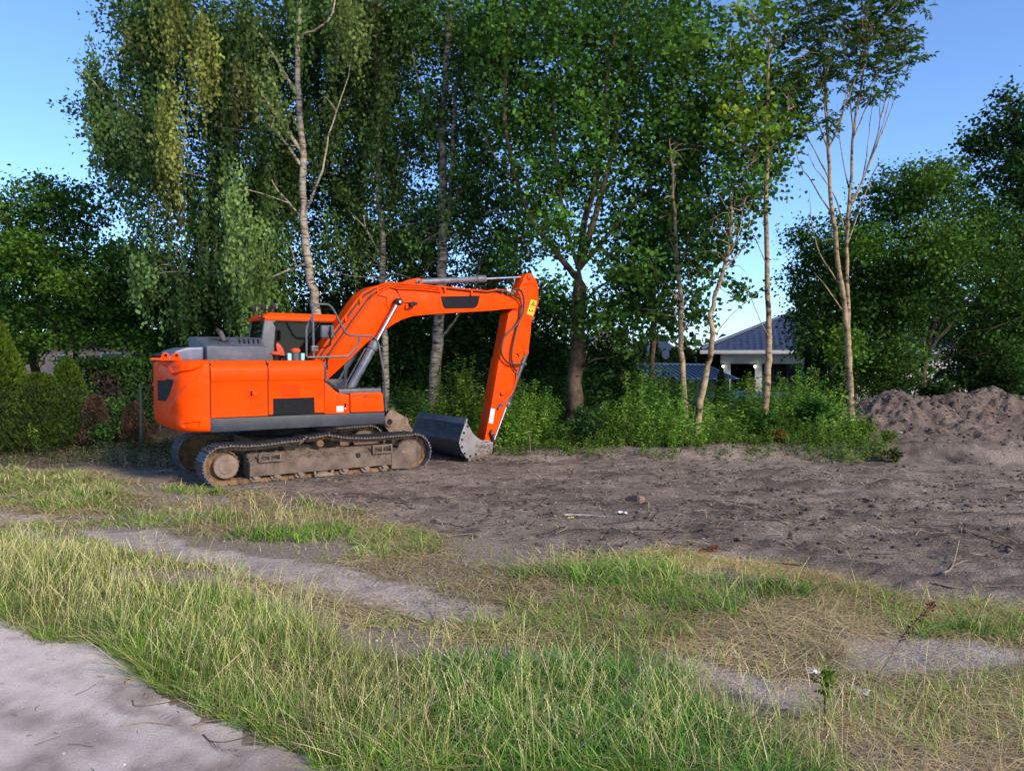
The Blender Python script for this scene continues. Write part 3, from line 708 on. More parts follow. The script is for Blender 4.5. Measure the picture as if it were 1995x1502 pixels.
roof.add([(x, y, zz) for x, y in rb_] + [(x, y, zz + .075) for x, y in rb_] + [(x, y, ztop) for x, y in rt_],
         [(3, 2, 1, 0), (0, 1, 5, 4), (1, 2, 6, 5), (2, 3, 7, 6), (3, 0, 4, 7), (4, 5, 9, 8), (5, 6, 10, 9), (6, 7, 11, 10), (7, 4, 8, 11), (8, 9, 10, 11)])
roof = roof.build('cab_roof', M['orange'], cab, .035, 4)
gw = MB().prism_y([(cr[5][0] - .01, zfl + .5), (cr[3][0] - .02, cr[3][1]), (cr[3][0] + .02, zr0 - .01), (CF - .06, zr0 - .01), (CF - .06, zfl + .5)], YC + .012, YC + .026).build('side_window', M['glass'], cab)
MB().prism_y([(xrb + .3, zfl + .45), (xrb + .33, zr0 - .01), (CF - .06, zr0 - .01), (CF - .06, zfl + .45)], YL - .03, YL - .018).build('side_window', M['glass'], cab)
MB().add([(xrb - .006, YC + .09, 2.38), (xrb - .006, YL - .08, 2.38), (xrt + .004, YL - .08, zr0), (xrt + .004, YC + .09, zr0), (xrb + .006, YC + .09, 2.38), (xrb + .006, YL - .08, 2.38), (xrt + .016, YL - .08, zr0), (xrt + .016, YC + .09, zr0)],
         [(0, 1, 2, 3), (7, 6, 5, 4), (0, 4, 5, 1), (1, 5, 6, 2), (2, 6, 7, 3), (3, 7, 4, 0)]).build('rear_window', M['glass'], cab)
MB().box(CF - .03, CF - .018, YC + .07, YL - .07, zfl + .3, zr0 - .01).build('windscreen', M['glass'], cab)
# window rubber
mb = MB()
wp = [(cr[5][0], YC - .004, zfl + .55), (cr[4][0], YC - .004, cr[4][1]), (cr[3][0] + .01, YC - .004, cr[3][1]), (cr[3][0] + .06, YC - .004, zr0 - .03), (CF - .08, YC - .004, zr0 - .03)]
mb.tube(catmull(wp, 3), .018, 6); mb.build('window_rubber', M['black'], cab)
st = MB(); st.box(.25, .8, .55, 1.1, 1.5, 1.62); st.box(.22, .36, .57, 1.08, 1.62, 2.25)
seat = st.build('seat', mat('seat_fabric', (.05, .055, .06), .9, 0, (.08, .08, .085), 20), cab, .05, 3)
hp = [E(*z3(*p), YC - .04) for p in [(405, 600), (425, 588), (455, 610), (490, 660), (512, 740), (430, 735), (408, 650)]]
MB().prism_y([(x, z) for x, z in hp], YC - .06, YC - .02).build('orange_hood_flap', M['orange_red'], cab, .01)
mb = MB(); mb.tube([(1.0, .62, 1.3), (.98, .62, 1.75), (1.02, .62, 1.85)], .02, 8); mb.tube([(1.0, .95, 1.3), (.98, .95, 1.75)], .02, 8); mb.box(.85, 1.05, .5, .6, 1.6, 1.75)
mb.build('control_levers', M['black'], cab)
for (u, v) in ((150, 192), (268, 172), (385, 165)):
    x_, z_ = E(*z3(u, v), .75 if u < 300 else .5); y_ = .75 if u < 300 else .5
    rl = MB().box(x_ - .045, x_ + .04, y_ - .05, y_ + .05, z_ - .05, z_ + .05)
    rl.tube([(x_, y_, ztop - .01), (x_, y_, z_ - .06)], .016, 6)
    rl = rl.build('roof_light', M['black'], cab, .015)
    MB().box(x_ + .041, x_ + .047, y_ - .04, y_ + .04, z_ - .04, z_ + .04).build('lamp_glass', M['white'], rl)
a_ = [E(*z3(*p), YC - .02) for p in [(238, 238), (240, 300), (236, 372)]]
MB().tube([(x, YC - .03, z) for x, z in a_], .014, 6).box(a_[1][0] - .08, a_[1][0] + .06, YC - .05, YC - .01, a_[1][1] - .01, a_[1][1] + .015).build('aerial_bracket', M['black'], cab)
# handrails
def rail(name, pts, y, r_=.021, m='rail'):
    ps = [(p[0], y, p[1]) for p in tr(z3, pts, y)]
    # rounded corners
    out = [ps[0]]
    for i in range(1, len(ps) - 1):
        p = np.array(ps[i]); a0 = np.array(ps[i - 1]); b0 = np.array(ps[i + 1])
        la, lb = np.linalg.norm(a0 - p), np.linalg.norm(b0 - p); k_ = min(.07, la * .45, lb * .45)
        A_ = p + (a0 - p) / la * k_; B_ = p + (b0 - p) / lb * k_
        out += [A_, A_ * .25 + p * .5 + B_ * .25, B_]
    out.append(ps[-1])
    return MB().tube(out, r_, 9).build(name, M[m], ex)
rail('handrail', [(848, 745), (842, 420), (835, 165), (880, 135), (1030, 137), (1085, 210), (1215, 470), (1265, 505), (1560, 512), (1605, 600), (1680, 1000), (1692, 1392)], -1.12)
rail('handrail', [(1378, 510), (1378, 610), (1245, 748), (775, 758)], -1.135)
rail('handrail', [(832, 290), (762, 400), (764, 750)], -1.0)
# mirror
mc = E(*z3(1012, 460), -1.22)
mir = MB().box(mc[0] - .13, mc[0] + .12, -1.25, -1.17, mc[1] - .115, mc[1] + .12).build('mirror', M['greydark'], ex, .035, 3)
am = [E(*z3(*p), -1.28) for p in [(1045, 395), (1042, 470), (1045, 610), (1020, 642), (880, 650)]]
MB().tube([(x, -1.28 if i < 3 else -1.15, z) for i, (x, z) in enumerate(am)], .014, 7).sphere((am[1][0], -1.28, am[1][1]), .032, 8).build('mirror_arm', M['black'], mir)
cl = E(*z3(855, 655), -1.12); MB().box(cl[0] - .06, cl[0] + .06, -1.16, -1.08, cl[1] - .05, cl[1] + .05).build('rail_clamp', M['rail'], ex, .01)
# boom
YB = -.27
bp = [(150, 965), (490, 645), (640, 542), (700, 502), (760, 470), (850, 441), (1060, 421), (1300, 408), (1500, 396), (1590, 385), (1690, 378), (1722, 355), (1726, 325), (1710, 298), (1640, 268), (1480, 245), (1100, 204), (760, 180), (640, 178), (570, 190), (510, 213), (440, 262), (380, 345), (250, 540), (60, 775), (20, 900), (30, 1010), (80, 1030)]
boom = MB().prism_y(tr(z4, bp, YB), YB, -YB).build('boom', M['orange'], ex, .012)
plate('blank_badge', z4, [(1075, 282), (1392, 275), (1378, 345), (1360, 370), (1340, 377), (1112, 381), (1094, 362)], YB - .004, M['decal'], boom, .006)
# weld lines
plate('weld_seam', z4, [(340, 470), (346, 466), (450, 590), (444, 594)], YB - .003, M['patch'], boom, .005)
plate('weld_seam', z4, [(1060, 205), (1064, 205), (1076, 418), (1070, 418)], YB - .002, M['patch'], boom, .004)
plate('weld_seam', z4, [(1490, 250), (1494, 250), (1500, 394), (1496, 394)], YB - .002, M['patch'], boom, .004)
bx, bz = E(*z4(702, 330), YB)
MB().disc_y(bx, bz, YB - .02, -YB + .02, .19, 32).build('pin_boss', M['orange'], boom, .008)
lug = tr(z4, [(750, 178), (800, 158), (880, 132), (905, 132), (928, 150), (932, 182)], -.16)
for y0 in (-.16, .10): MB().prism_y([p for p in lug], y0, y0 + .06).build('cylinder_bracket', M['orange'], boom, .01)
lx, lz = E(*z4(893, 165), -.17); MB().disc_y(lx, lz, -.19, .19, .055, 20).build('pin', M['rail'], boom, .006)
MB().disc_y(lx, lz, -.196, -.18, .026, 14).build('pin_grease_hole', M['black'], boom)
wl = E(*z4(850, 345), YB - .1)
lmp = MB().prism_y(tr(z4, [(822, 335), (850, 322), (880, 330), (884, 345), (850, 362), (824, 362)], YB - .12), YB - .16, YB - .05).build('work_lamp', M['black'], boom, .012)
MB().prism_y(tr(z4, [(790, 365), (800, 345), (825, 350), (825, 368), (795, 380)], YB - .06), YB - .08, YB + .01).build('lamp_bracket', M['orange'], lmp, .006)
def pipe_on(name, zf, pts, y, r_, m, parent, k=3, n=7, smooth=True):
    ps = [(p[0], (y if not hasattr(y, '__len__') else y[i]), p[1]) for i, p in enumerate([E(*zf(*q_), (y if not hasattr(y, '__len__') else y[j])) for j, q_ in enumerate(pts)])]
    return MB().tube(catmull(ps, k) if smooth else ps, r_, n).build(name, m, parent)
pipe_on('lamp_cable', z4, [(660, 200), (715, 225), (745, 285), (760, 320), (790, 332), (825, 330)], YB - .02, .008, M['hose'], boom)
pipe_on('grease_line', z4, [(500, 300), (545, 272), (600, 278), (660, 300)], YB - .012, .006, M['hose'], boom)
# steel oil lines along the boom's top edge; dark tubes between paint their gap shade
for j in range(5):
    o = j * 21
    pts = [(70 + o * 1.0, 770 + o * .55), (160 + o, 640 + o * .5), (300 + o, 440 + o * .5), (395 + o, 310 + o * .55), (450 + o * .8, 255 + o * .5), (530 + o * .6, 213 + o * .35), (640 + o * .3, 172 + o * .35), (720, 175 + o * .5), (900, 190 + o * .4), (1080, 204 + o * .45)]
    if j < 2: pts += [(1250, 222 + o * .5), (1450, 240 + o * .4), (1530, 226 + o * .6), (1600, 235 + o * .6), (1660, 255 + o * .5)]
    ps = []
    for p in pts:
        q_ = E(*z4(*p), YB - .03); ps.append((q_[0], YB - (.036 if j % 2 == 0 else .010), q_[1]))
    MB().tube(ps, .019 if j % 2 == 0 else .020, 7).build('oil_line_or_gap_shade', M['orange'] if j % 2 == 0 else M['hose'], boom)
for p in [(300, 445), (420, 300), (560, 210), (1060, 208), (1105, 212), (1320, 238)]:
    a0 = E(*z4(p[0] - 12, p[1] - 8), YB - .04); b0 = E(*z4(p[0] + 22, p[1] + 34), YB - .04)
    MB().obox(((a0[0] + b0[0]) / 2, YB - .03, (a0[1] + b0[1]) / 2), (.02, 0, 0), (0, .025, 0), (0, 0, .06)).build('line_clamp', M['orange'], boom, .004)
# boom cylinders
def cylinder(name, a0, b0, y, rb, split, rr, parent, collar=True, m='cyl', crm='chrome'):
    a0 = np.array([a0[0], y, a0[1]]); b0 = np.array([b0[0], y, b0[1]]); c0 = a0 + (b0 - a0) * split
    u_ = (b0 - a0) / np.linalg.norm(b0 - a0)
    cy = MB().cyl(a0, c0, rb, 20).build(name, M[m], parent, .004)
    if collar: MB().cyl(c0 - u_ * .14, c0 + u_ * .03, rb * 1.22, 20).build('gland', M[m], cy, .008)
    MB().cyl(c0, b0, rr, 16).build('piston_rod', M[crm], cy)
    return cy
ca, cb_ = E(*z3(1262, 1140), -.42), E(*z3(1800, 115), -.42)
for y in (-.42, .42):
    cy = cylinder('boom_cylinder', ca, (bx, bz), y, .082, .52, .042, ex)
    MB().disc_y(bx, bz, y - .07, y + .06, .075, 20).disc_y(bx, bz, y - .10, y - .07, .045, 16).build('rod_eye', M['black'], cy, .008)
    MB().disc_y(bx, bz, y - .105, y - .1, .026, 14).build('pin_cap', M['white'] if y < 0 else M['rail'], cy)
    u_ = np.array([bx - ca[0], bz - ca[1]]); u_ /= np.hypot(*u_)
    o_ = np.array([-u_[1], u_[0]]) * .12
    MB().tube([(ca[0] + o_[0] + u_[0] * t_, y, ca[1] + o_[1] + u_[1] * t_) for t_ in (.1, .5, .85)] + [(ca[0] + u_[0] * .95, y, ca[1] + u_[1] * .95)], .014, 6).build('cylinder_pipe', M['orange'] if y > 0 else M['greydark'], cy)
MB().box(ca[0] - .15, ca[0] + .2, -.52, .52, 1.14, 1.32).build('boom_foot', M['black'], ex, .02)
MB().prism_y([(.5, 1.14), (1.05, 1.14), (.9, 1.62), (.75, 1.72), (.6, 1.62)], -.33, -.29).prism_y([(.5, 1.14), (1.05, 1.14), (.9, 1.62), (.75, 1.72), (.6, 1.62)], .28, .32).build('boom_mount', M['black'], ex, .02)
# arm
YA = -.17
ap = [z4(*p) for p in [(1795, 92), (1775, 95), (1752, 120), (1738, 160), (1715, 205), (1690, 300), (1650, 395), (1625, 420), (1560, 770)]] + [z5(*p) for p in [(1200, 0), (1115, 500), (1020, 1000), (1035, 1050), (1060, 1085), (1100, 1080), (1125, 1040), (1160, 900), (1250, 660), (1310, 500)]] + [z4(*p) for p in [(1700, 900), (1725, 800), (1750, 765), (1778, 757), (1787, 735), (1790, 690), (1803, 580), (1808, 505), (1840, 410), (1868, 330), (1864, 190), (1842, 140), (1822, 105)]]
arm = MB().prism_y([E(*p, YA) for p in ap], YA, -YA).build('arm', M['orange'], ex, .012)
for (u, v, r_) in ((1795, 120, .075), (1695, 330, .08), (1765, 735, .06)):
    x_, z_ = E(*z4(u, v), YA); pn = MB().disc_y(x_, z_, YA - .03, -YA + .03, r_, 22).build('pin', M['orange'], arm, .008)
    MB().disc_y(x_, z_, YA - .036, YA - .02, r_ * .5, 16).build('pin_cap', M['greydark'], pn)
plate('weld_seam', z4, [(1700, 528), (1805, 510), (1805, 514), (1700, 533)], YA - .002, M['patch'], arm, .004)
dub = tr(z4, [(1722, 205), (1745, 178), (1800, 168), (1840, 180), (1860, 215), (1866, 330), (1858, 360), (1855, 225), (1835, 192), (1800, 182), (1755, 190)], YA - .003)
MB().prism_y(dub, YA - .008, YA + .004).build('edge_plate', M['patch'], arm)
stk = plate('warning_sticker', z4, [(1806, 306), (1856, 318), (1822, 440), (1771, 421)], YA - .004, M['yellow'], arm, .005)
def line_on(zf, pts, y, w, closed=False):
    mb = MB(); q_ = tr(zf, pts, y); q_ = q_ + q_[:1] if closed else q_
    for (xa_, za_), (xb_, zb_) in zip(q_[:-1], q_[1:]):
        l = math.hypot(xb_ - xa_, zb_ - za_); tx, tz = (xb_ - xa_) / l, (zb_ - za_) / l
        mb.obox(((xa_ + xb_) / 2, y, (za_ + zb_) / 2), (tx * l / 2, 0, tz * l / 2), (0, .0015, 0), (-tz * w, 0, tx * w))
    return mb
line_on(z4, [(1829, 322), (1843, 358), (1803, 352)], YA - .0075, .006, True).build('warning_triangle', M['black'], stk)
line_on(z4, [(1796, 366), (1836, 373)], YA - .0075, .004).build('dividing_line', M['black'], stk)
mb = line_on(z4, [(1824, 332), (1822, 346)], YA - .0075, .010)
mb.v += line_on(z4, [(1815, 345), (1832, 349)], YA - .0075, .006).v; mb.f += [tuple(i + 8 for i in f) for f in line_on(z4, [(1, 1), (2, 2)], YA, .01).f]
mb.build('pictogram', M['black'], stk)
mb = MB()
for sgm in ([(1790, 400), (1806, 404)], [(1806, 404), (1824, 388)], [(1822, 386), (1822, 412)], [(1794, 385), (1798, 400)]):
    l_ = line_on(z4, sgm, YA - .0075, .008); mb.add(l_.v, l_.f)
mb.build('pictogram', M['black'], stk)
ws = plate('white_sticker', z5, [(1102, 596), (1151, 604), (1122, 780), (1074, 773)], YA - .004, M['white'], arm, .005)
mb = MB()
for k in range(5):
    l_ = line_on(z5, [(1125 - k * 4, 625 + k * 22), (1130 - k * 4, 640 + k * 22)], YA - .008, .006); mb.add(l_.v, l_.f)
mb.build('faint_lettering', M['cyl'], ws)
for p in ([(1215, 405), (1225, 440), (1250, 432)], ):
    pipe_on('grease_nipple', z5, p, YA - .012, .012, M['decal'], arm, 2)
pipe_on('grease_nipple', z4, [(1690, 752), (1700, 742), (1708, 770)], YA - .012, .01, M['decal'], arm, 2)
# hoses looping from the boom tip down the arm
hy = YA - .09
pipe_on('hydraulic_hose', z4, [(1650, 240), (1700, 222), (1735, 255), (1748, 330), (1735, 430), (1680, 520), (1605, 590), (1570, 660), (1567, 740), (1600, 800), (1650, 830), (1740, 828)], hy, .021, M['hose'], ex, 5)
pipe_on('hydraulic_hose', z4, [(1640, 262), (1690, 280), (1722, 340), (1715, 450), (1685, 560), (1655, 690), (1648, 780), (1665, 850), (1690, 885)], hy + .03, .021, M['hose'], ex, 5)
pipe_on('hydraulic_hose', z4, [(1560, 235), (1620, 250), (1680, 285), (1715, 310), (1735, 370)], YB - .06, .018, M['hose'], ex, 4)
pipe_on('hydraulic_hose', z4, [(610, 140), (660, 102), (720, 100), (790, 120), (840, 145)], -.05, .016, M['hose'], ex, 4)
mb = MB()
for p in [(1540, 232), (1575, 245), (1600, 238), (1620, 262), (1650, 268), (1668, 245), (1640, 255)]:
    q_ = E(*z4(*p), YB - .05); mb.cyl((q_[0] - .04, YB - .05, q_[1]), (q_[0] + .04, YB - .05, q_[1] + .01), .024, 8)
mb.build('hose_fittings', M['rust'], boom)
pipe_on('arm_oil_line', z5, [(1415, 170), (1410, 230), (1385, 330), (1350, 410), (1290, 480), (1240, 530), (1195, 590)], YA - .03, .02, M['orange'], arm, 3)
for p in ([(1418, 160), (1412, 200)], [(1255, 520), (1232, 560)], [(1225, 545), (1188, 605)]):
    pipe_on('hose_coupling', z5, p, YA - .03, .03, M['rail'], arm, 2)
pipe_on('hose_coupling', z4, [(1738, 828), (1765, 830)], hy, .028, M['rail'], arm, 2)
# arm cylinder on top of the boom
a0, b0 = E(*z4(915, 163), 0), E(*z4(1792, 122), 0)
ac = cylinder('arm_cylinder', a0, b0, 0, .066, .565, .03, ex, False)
u_ = np.array([b0[0] - a0[0], 0, b0[1] - a0[1]]); c0 = np.array([a0[0], 0, a0[1]])
MB().cyl(c0 + u_ * .49, c0 + u_ * .57, .082, 20).build('gland', M['cyl'], ac, .01)
# bucket cylinder in front of the arm
a0, b0 = E(*z4(1762, 745), 0), E(*z5(1112, 885), 0)
bc = cylinder('bucket_cylinder', E(*z4(1765, 740), 0), E(*z5(1135, 985), 0), 0, .06, .60, .03, ex, False, 'greydark')
q1 = E(*z5(1300, 545), 0); MB().sphere((q1[0], 0, q1[1]), .085, 10).build('gland', M['cyl'], bc)
lk = [E(*z5(*p), YA - .03) for p in [(1085, 870), (1110, 850), (1137, 872), (1140, 905), (1125, 930), (1145, 1000), (1150, 1100), (1140, 1200), (1100, 1225), (1085, 1200), (1110, 1110), (1112, 1010), (1095, 930), (1082, 900)]]
for y in (YA - .06, -YA + .02): MB().prism_y(lk, y, y + .04).build('bucket_link', M['black'], ex, .008)
x_, z_ = E(*z5(1112, 888), YA - .05); MB().disc_y(x_, z_, YA - .085, -YA + .08, .05, 18).build('pin', M['rust'], ex, .006)
# ditching bucket
BY0, BY1 = -1.06, 1.06
side = [(812, 716), (815, 740), (806, 770), (828, 800), (880, 900), (945, 958), (1030, 1008), (1108, 1010), (1120, 1050), (1112, 1130), (1010, 1165), (930, 1210), (865, 1226), (800, 1195), (742, 1118), (712, 1015), (730, 930), (765, 835), (800, 745)]
sp = tr(z5, side, BY0)
BD = .0
bucket = MB()
shell = [(812, 716), (765, 835), (730, 930), (712, 1015), (742, 1118), (800, 1195), (865, 1226), (930, 1210), (1010, 1165), (1112, 1130), (1120, 1050), (1108, 1010)]
so = tr(z5, shell, BY0)
so = [tuple(p) for p in catmull([(x, 0, z) for x, z in so], 3)]
so = [(p[0], p[2]) for p in so]
nrm = []
for i in range(len(so)):
    a0 = np.array(so[max(i - 1, 0)]); b0 = np.array(so[min(i + 1, len(so) - 1)]); t_ = (b0 - a0) / np.linalg.norm(b0 - a0); nrm.append((-t_[1], t_[0]))
outer = [(p[0], p[1]) for p in so]; inner = [(p[0] + n_[0] * .022, p[1] + n_[1] * .022) for p, n_ in zip(so, nrm)]
bucket.prism_y(outer + inner[::-1], BY0 + .02, BY1 - .02)
bucket = bucket.build('bucket', M['bucket'], ex)
sidep = MB().prism_y(sp, BY0 - .004, BY0 + .022).build('side_plate', M['plate'], bucket, .003)
MB().prism_y(sp, BY1 - .022, BY1 + .004).build('side_plate', M['plate'], bucket, .003)
for (u, v) in [(770, 893), (748, 975), (748, 1065), (780, 1143), (848, 1176), (915, 1153), (815, 812)]:
    x_, z_ = E(*z5(u, v), BY0); MB().disc_y(x_, z_, BY0 - .0075, BY0 + .01, .026, 14).build('bolt_hole', M['black'], bucket)
lp = np.array(so[0]); l2 = np.array(E(*z5(783, 790), BY0)); nn_ = np.array([-(l2 - lp)[1], (l2 - lp)[0]]); nn_ = nn_ / np.hypot(*nn_) * .012
MB().prism_y([tuple(lp - nn_), tuple(l2 - nn_), tuple(l2 + nn_ * .1), tuple(lp + nn_ * .1)], BY0 + .01, BY1 - .01).build('cutting_edge', mat('cutting_edge_steel', (.10, .135, .19), .4, .45, (.16, .18, .22), 5), bucket, .003)
MB().prism_y([tuple(np.array(so[12]) - .012), tuple(np.array(so[13]) - .014), tuple(np.array(so[14]) - .012), tuple(np.array(so[14]) + .01), tuple(np.array(so[12]) + .01)], BY0 + .05, BY1 - .05).build('wear_strip', M['bucket'], bucket)
pv_ = E(*z5(1062, 1050), YA)
for y in (-.26, .20):
    MB().prism_y([(pv_[0] - .55, .35), (pv_[0] - .52, .08), (pv_[0] - .1, .07), (pv_[0] + .08, .16), (pv_[0] + .09, .28), (pv_[0] - .05, .34)], y, y + .055).build('bucket_ear', M['plate'], bucket, .01)
MB().disc_y(pv_[0], pv_[1], -.3, .3, .05, 18).build('pin', M['rust'], bucket)
mb = MB()
for k in range(150):
    u_, v_ = random.choice([(930, 1195), (1010, 1160), (1060, 1120), (980, 1060), (1000, 1110), (860, 1215), (1080, 1060)]); x_, z_ = E(*z5(u_ + random.gauss(0, 28), v_ + random.gauss(0, 16)), BY0)
    if z_ < .03: continue
    mb.sphere((x_, BY0 - .004, z_), random.uniform(.008, .03), 5, (1.4, .35, .8))
mb.build('bucket_mud', M['mud'], bucket)['kind'] = 'stuff'
# undercarriage
MB().cyl((0, 0, .74), (0, 0, .97), .62, 40).build('swing_bearing', M['black'], ex)
MB().box(-.75, .85, -.75, .75, .34, .70).box(-.3, .3, -.95, .95, .30, .6).build('track_carrier', M['mud'], ex, .04)
yt = -1.35
topl = [E(*z2(*p), yt) for p in [(870, 742), (1000, 744), (1110, 738), (1250, 722), (1400, 700), (1560, 672)]] + [E(*z6(*p), yt) for p in [(200, 520), (350, 478), (480, 455), (560, 452), (650, 468), (800, 485), (1000, 490), (1200, 480), (1400, 460), (1590, 434)]]
topl = sorted(topl); RS = .338; SPC = (-1.392, .352); IDC = (2.085, .352)
loop = [(SPC[0] + RS * math.cos(a), SPC[1] + RS * math.sin(a)) for a in np.linspace(-math.pi / 2, -1.5 * math.pi + .25, 14)]
loop += [(x, z - .008) for x, z in topl if x > SPC[0] + .08 and x < IDC[0] - .1]
loop += [(IDC[0] + RS * math.cos(a), IDC[1] + RS * math.sin(a)) for a in np.linspace(math.pi / 2 - .15, -math.pi / 2, 14)]
loop = np.array(loop + [loop[0]])
ls = np.concatenate([[0], np.cumsum(np.hypot(*np.diff(loop, axis=0).T))]); NS = 53
def loop_at(s): s = s % ls[-1]; return np.array([np.interp(s, ls, loop[:, 0]), np.interp(s, ls, loop[:, 1])])
pt = ls[-1] / NS; hw = .285
sh = MB(); sh.box(-pt / 2 + .004, pt / 2 - .004, -hw, hw, -.006, .008)
for gx_ in (-.055, -.002, .052): sh.prism_y([(gx_ - .011, .006), (gx_ + .011, .006), (gx_ + .006, .032), (gx_ - .006, .032)], -hw, hw)
for by in (-.16, .16): sh.box(-.045, -.012, by - .035, by + .035, .006, .02)
shoe_me = sh.mesh('track_shoe', M['shoe'], 0)
shoe_top = shoe_me.copy(); shoe_top.materials.clear(); shoe_top.materials.append(M['shoetop'])
lkm = MB()
for y in (-.085, .085):
    lkm.box(-pt / 2 + .006, pt / 2 - .03, y - .018, y + .018, -.085, -.006); lkm.disc_y(pt / 2 - .02, -.05, y - .03, y + .03, .036, 10)
for yo, sgn in ((-1.065, -1), (1.065, 1)):
    tk = MB()
    trk = None
    pl_ = []
    for k in range(NS):
        s0 = k * pt; p = loop_at(s0); d = loop_at(s0 + .03) - loop_at(s0 - .03); d /= np.hypot(*d); nz_ = np.array([-d[1], d[0]])
        cen = loop.mean(0)
        pl_.append((p, d, nz_))
        o0 = len(tk.v)
        for v in lkm.v:
            w = p + d * v[0] + nz_ * (v[2]); tk.v.append((w[0], yo + v[1], w[1]))
        tk.f += [tuple(i + o0 for i in f) for f in lkm.f]
    trk = tk.build('track', M['rust'], ex)
    for k, (p, d, nz_) in enumerate(pl_):
        ob = bpy.data.objects.new('track_shoe', shoe_top if (nz_[1] > .8 or nz_[1] < -.9) else shoe_me)
        ob.matrix_local = Matrix(((d[0], 0, nz_[0], p[0]), (0, 1, 0, yo), (d[1], 0, nz_[1], p[1]), (0, 0, 0, 1)))
        link(ob, trk)
    y0 = yo + sgn * .215                        # outer face of the frame
    Y = lambda a: yo + sgn * a
    fr = MB()
    flo = tr(z2, [(1030, 905), (1040, 1042)], -1.28); fro = tr(z6, [(1345, 588), (1350, 800)], -1.28)
    xs0, xs1 = flo[0][0], fro[0][0]; zt0, zb0 = flo[0][1], flo[1][1]; zt1, zb1 = fro[0][1], fro[1][1]
    yz = [(Y(.215), zb0), (Y(.215), zt0), (Y(.03), zt0 + .13), (Y(-.2), zt0 + .13), (Y(-.2), zb0)]
    fr.prism_x(yz, xs0, xs1)
    frm = fr.build('track_frame', M['mud'], ex, .01)
    gp = [E(*z6(*p), -1.285) for p in [(1352, 886), (1352, 655), (1400, 640), (1445, 612), (1440, 590), (1500, 535), (1560, 525), (1640, 560), (1668, 600), (1680, 690), (1650, 790), (1588, 884)]]
    MB().prism_y(gp, Y(.21) if sgn < 0 else Y(.1), Y(.1) if sgn < 0 else Y(.21)).build('idler_guard', M['mud'], frm, .012)
    gs = [E(*z6(*p), -1.29) for p in [(1478, 660), (1500, 652), (1550, 655), (1570, 675), (1555, 698), (1500, 700)]]
    MB().prism_y(gs, *sorted((Y(.205), Y(.222)))).build('adjuster_cover', M['mudlight'], frm, .004)
    hx, hz = E(*z6(918, 712), -1.285); MB().disc_y(hx, hz, *sorted((Y(.2), Y(.2165))), .05, 18).build('frame_hole', M['black'], frm)
    MB().lathe_y(IDC[0], IDC[1], [(.1, Y(-.1)), (.27, Y(-.09)), (.275, Y(-.03)), (.235, Y(-.02)), (.235, Y(.02)), (.275, Y(.03)), (.27, Y(.09)), (.1, Y(.1))], 32).build('idler_wheel', M['mud'], frm)
    # sprocket with teeth
    n_ = 46; gp = []
    for k in range(n_ * 2):
        a = math.pi * k / n_; r_ = .292 if (k // 2) % 2 else .255
        gp.append((SPC[0] + r_ * math.cos(a), SPC[1] + r_ * math.sin(a)))
    spk = MB().prism_y(gp, yo - .03, yo + .03).build('sprocket', M['rust'], frm)
    MB().lathe_y(SPC[0], SPC[1], [(.26, Y(.03)), (.262, Y(.10)), (.245, Y(.115)), (.235, Y(.10)), (.23, Y(.06)), (.2, Y(.06))], 36).build('sprocket_rim', M['rust'], frm)
    hub = MB().lathe_y(SPC[0] + .03, SPC[1] - .01, [(.215, Y(.02)), (.21, Y(.16)), (.195, Y(.195)), (.12, Y(.20)), (.118, Y(.212)), (.10, Y(.215)), (.01, Y(.215))], 36).build('final_drive_hub', M['mudlight'], frm)
    mb = MB()
    for k in range(18):
        a = 2 * math.pi * k / 18; mb.disc_y(SPC[0] + .247 * math.cos(a), SPC[1] + .247 * math.sin(a), *sorted((Y(.1), Y(.125))), .011, 6)
    mb.build('bolt_ring', M['mud'], frm)
    if sgn < 0: rl_ = [E(*z2(u, v), -1.22) for u, v in [(1083, 1050), (1285, 1033), (1518, 1005)]] + [E(*z6(u, v), -1.22) for u, v in [(165, 945), (735, 890), (1015, 862), (1245, 838)]]; gd = E(*z6(460, 920), -1.22); cr_ = [E(*z6(432, 570), -1.25)]; GD = gd; RL = rl_; CR = cr_
    else: rl_, gd, cr_ = RL, GD, CR
    for x_, z_ in rl_:
        rr = MB().lathe_y(x_, .135, [(.05, Y(-.17)), (.085, Y(-.16)), (.085, Y(.12)), (.098, Y(.125)), (.098, Y(.15)), (.05, Y(.16)), (.045, Y(.2)), (.01, Y(.205))], 22).build('track_roller', M['mudlight'], frm)
    gz_ = .135
    MB().prism_y([(gd[0] - .19, gz_ + .05), (gd[0] - .17, gz_ - .10), (gd[0] + .17, gz_ - .10), (gd[0] + .2, gz_ + .05), (gd[0] + .16, gz_ + .05), (gd[0] + .13, gz_ - .04), (gd[0] - .13, gz_ - .04), (gd[0] - .16, gz_ + .05)], *sorted((Y(.17), Y(.205)))).build('roller_guard', M['mudlight'], frm, .006)
    MB().lathe_y(gd[0], .135, [(.085, Y(-.16)), (.085, Y(.12)), (.098, Y(.125)), (.098, Y(.15)), (.045, Y(.16)), (.01, Y(.165))], 22).build('track_roller', M['mudlight'], frm)
    cx0 = cr_[0][0]
    MB().lathe_y(cx0, .625, [(.06, Y(-.1)), (.075, Y(-.09)), (.075, Y(.13)), (.062, Y(.15)), (.062, Y(.17)), (.02, Y(.175))], 20).build('carrier_roller', M['rust'], frm)
    MB().box(cx0 - .04, cx0 + .04, *sorted((Y(-.2), Y(-.1))), .5, .62).build('roller_bracket', M['mud'], frm)
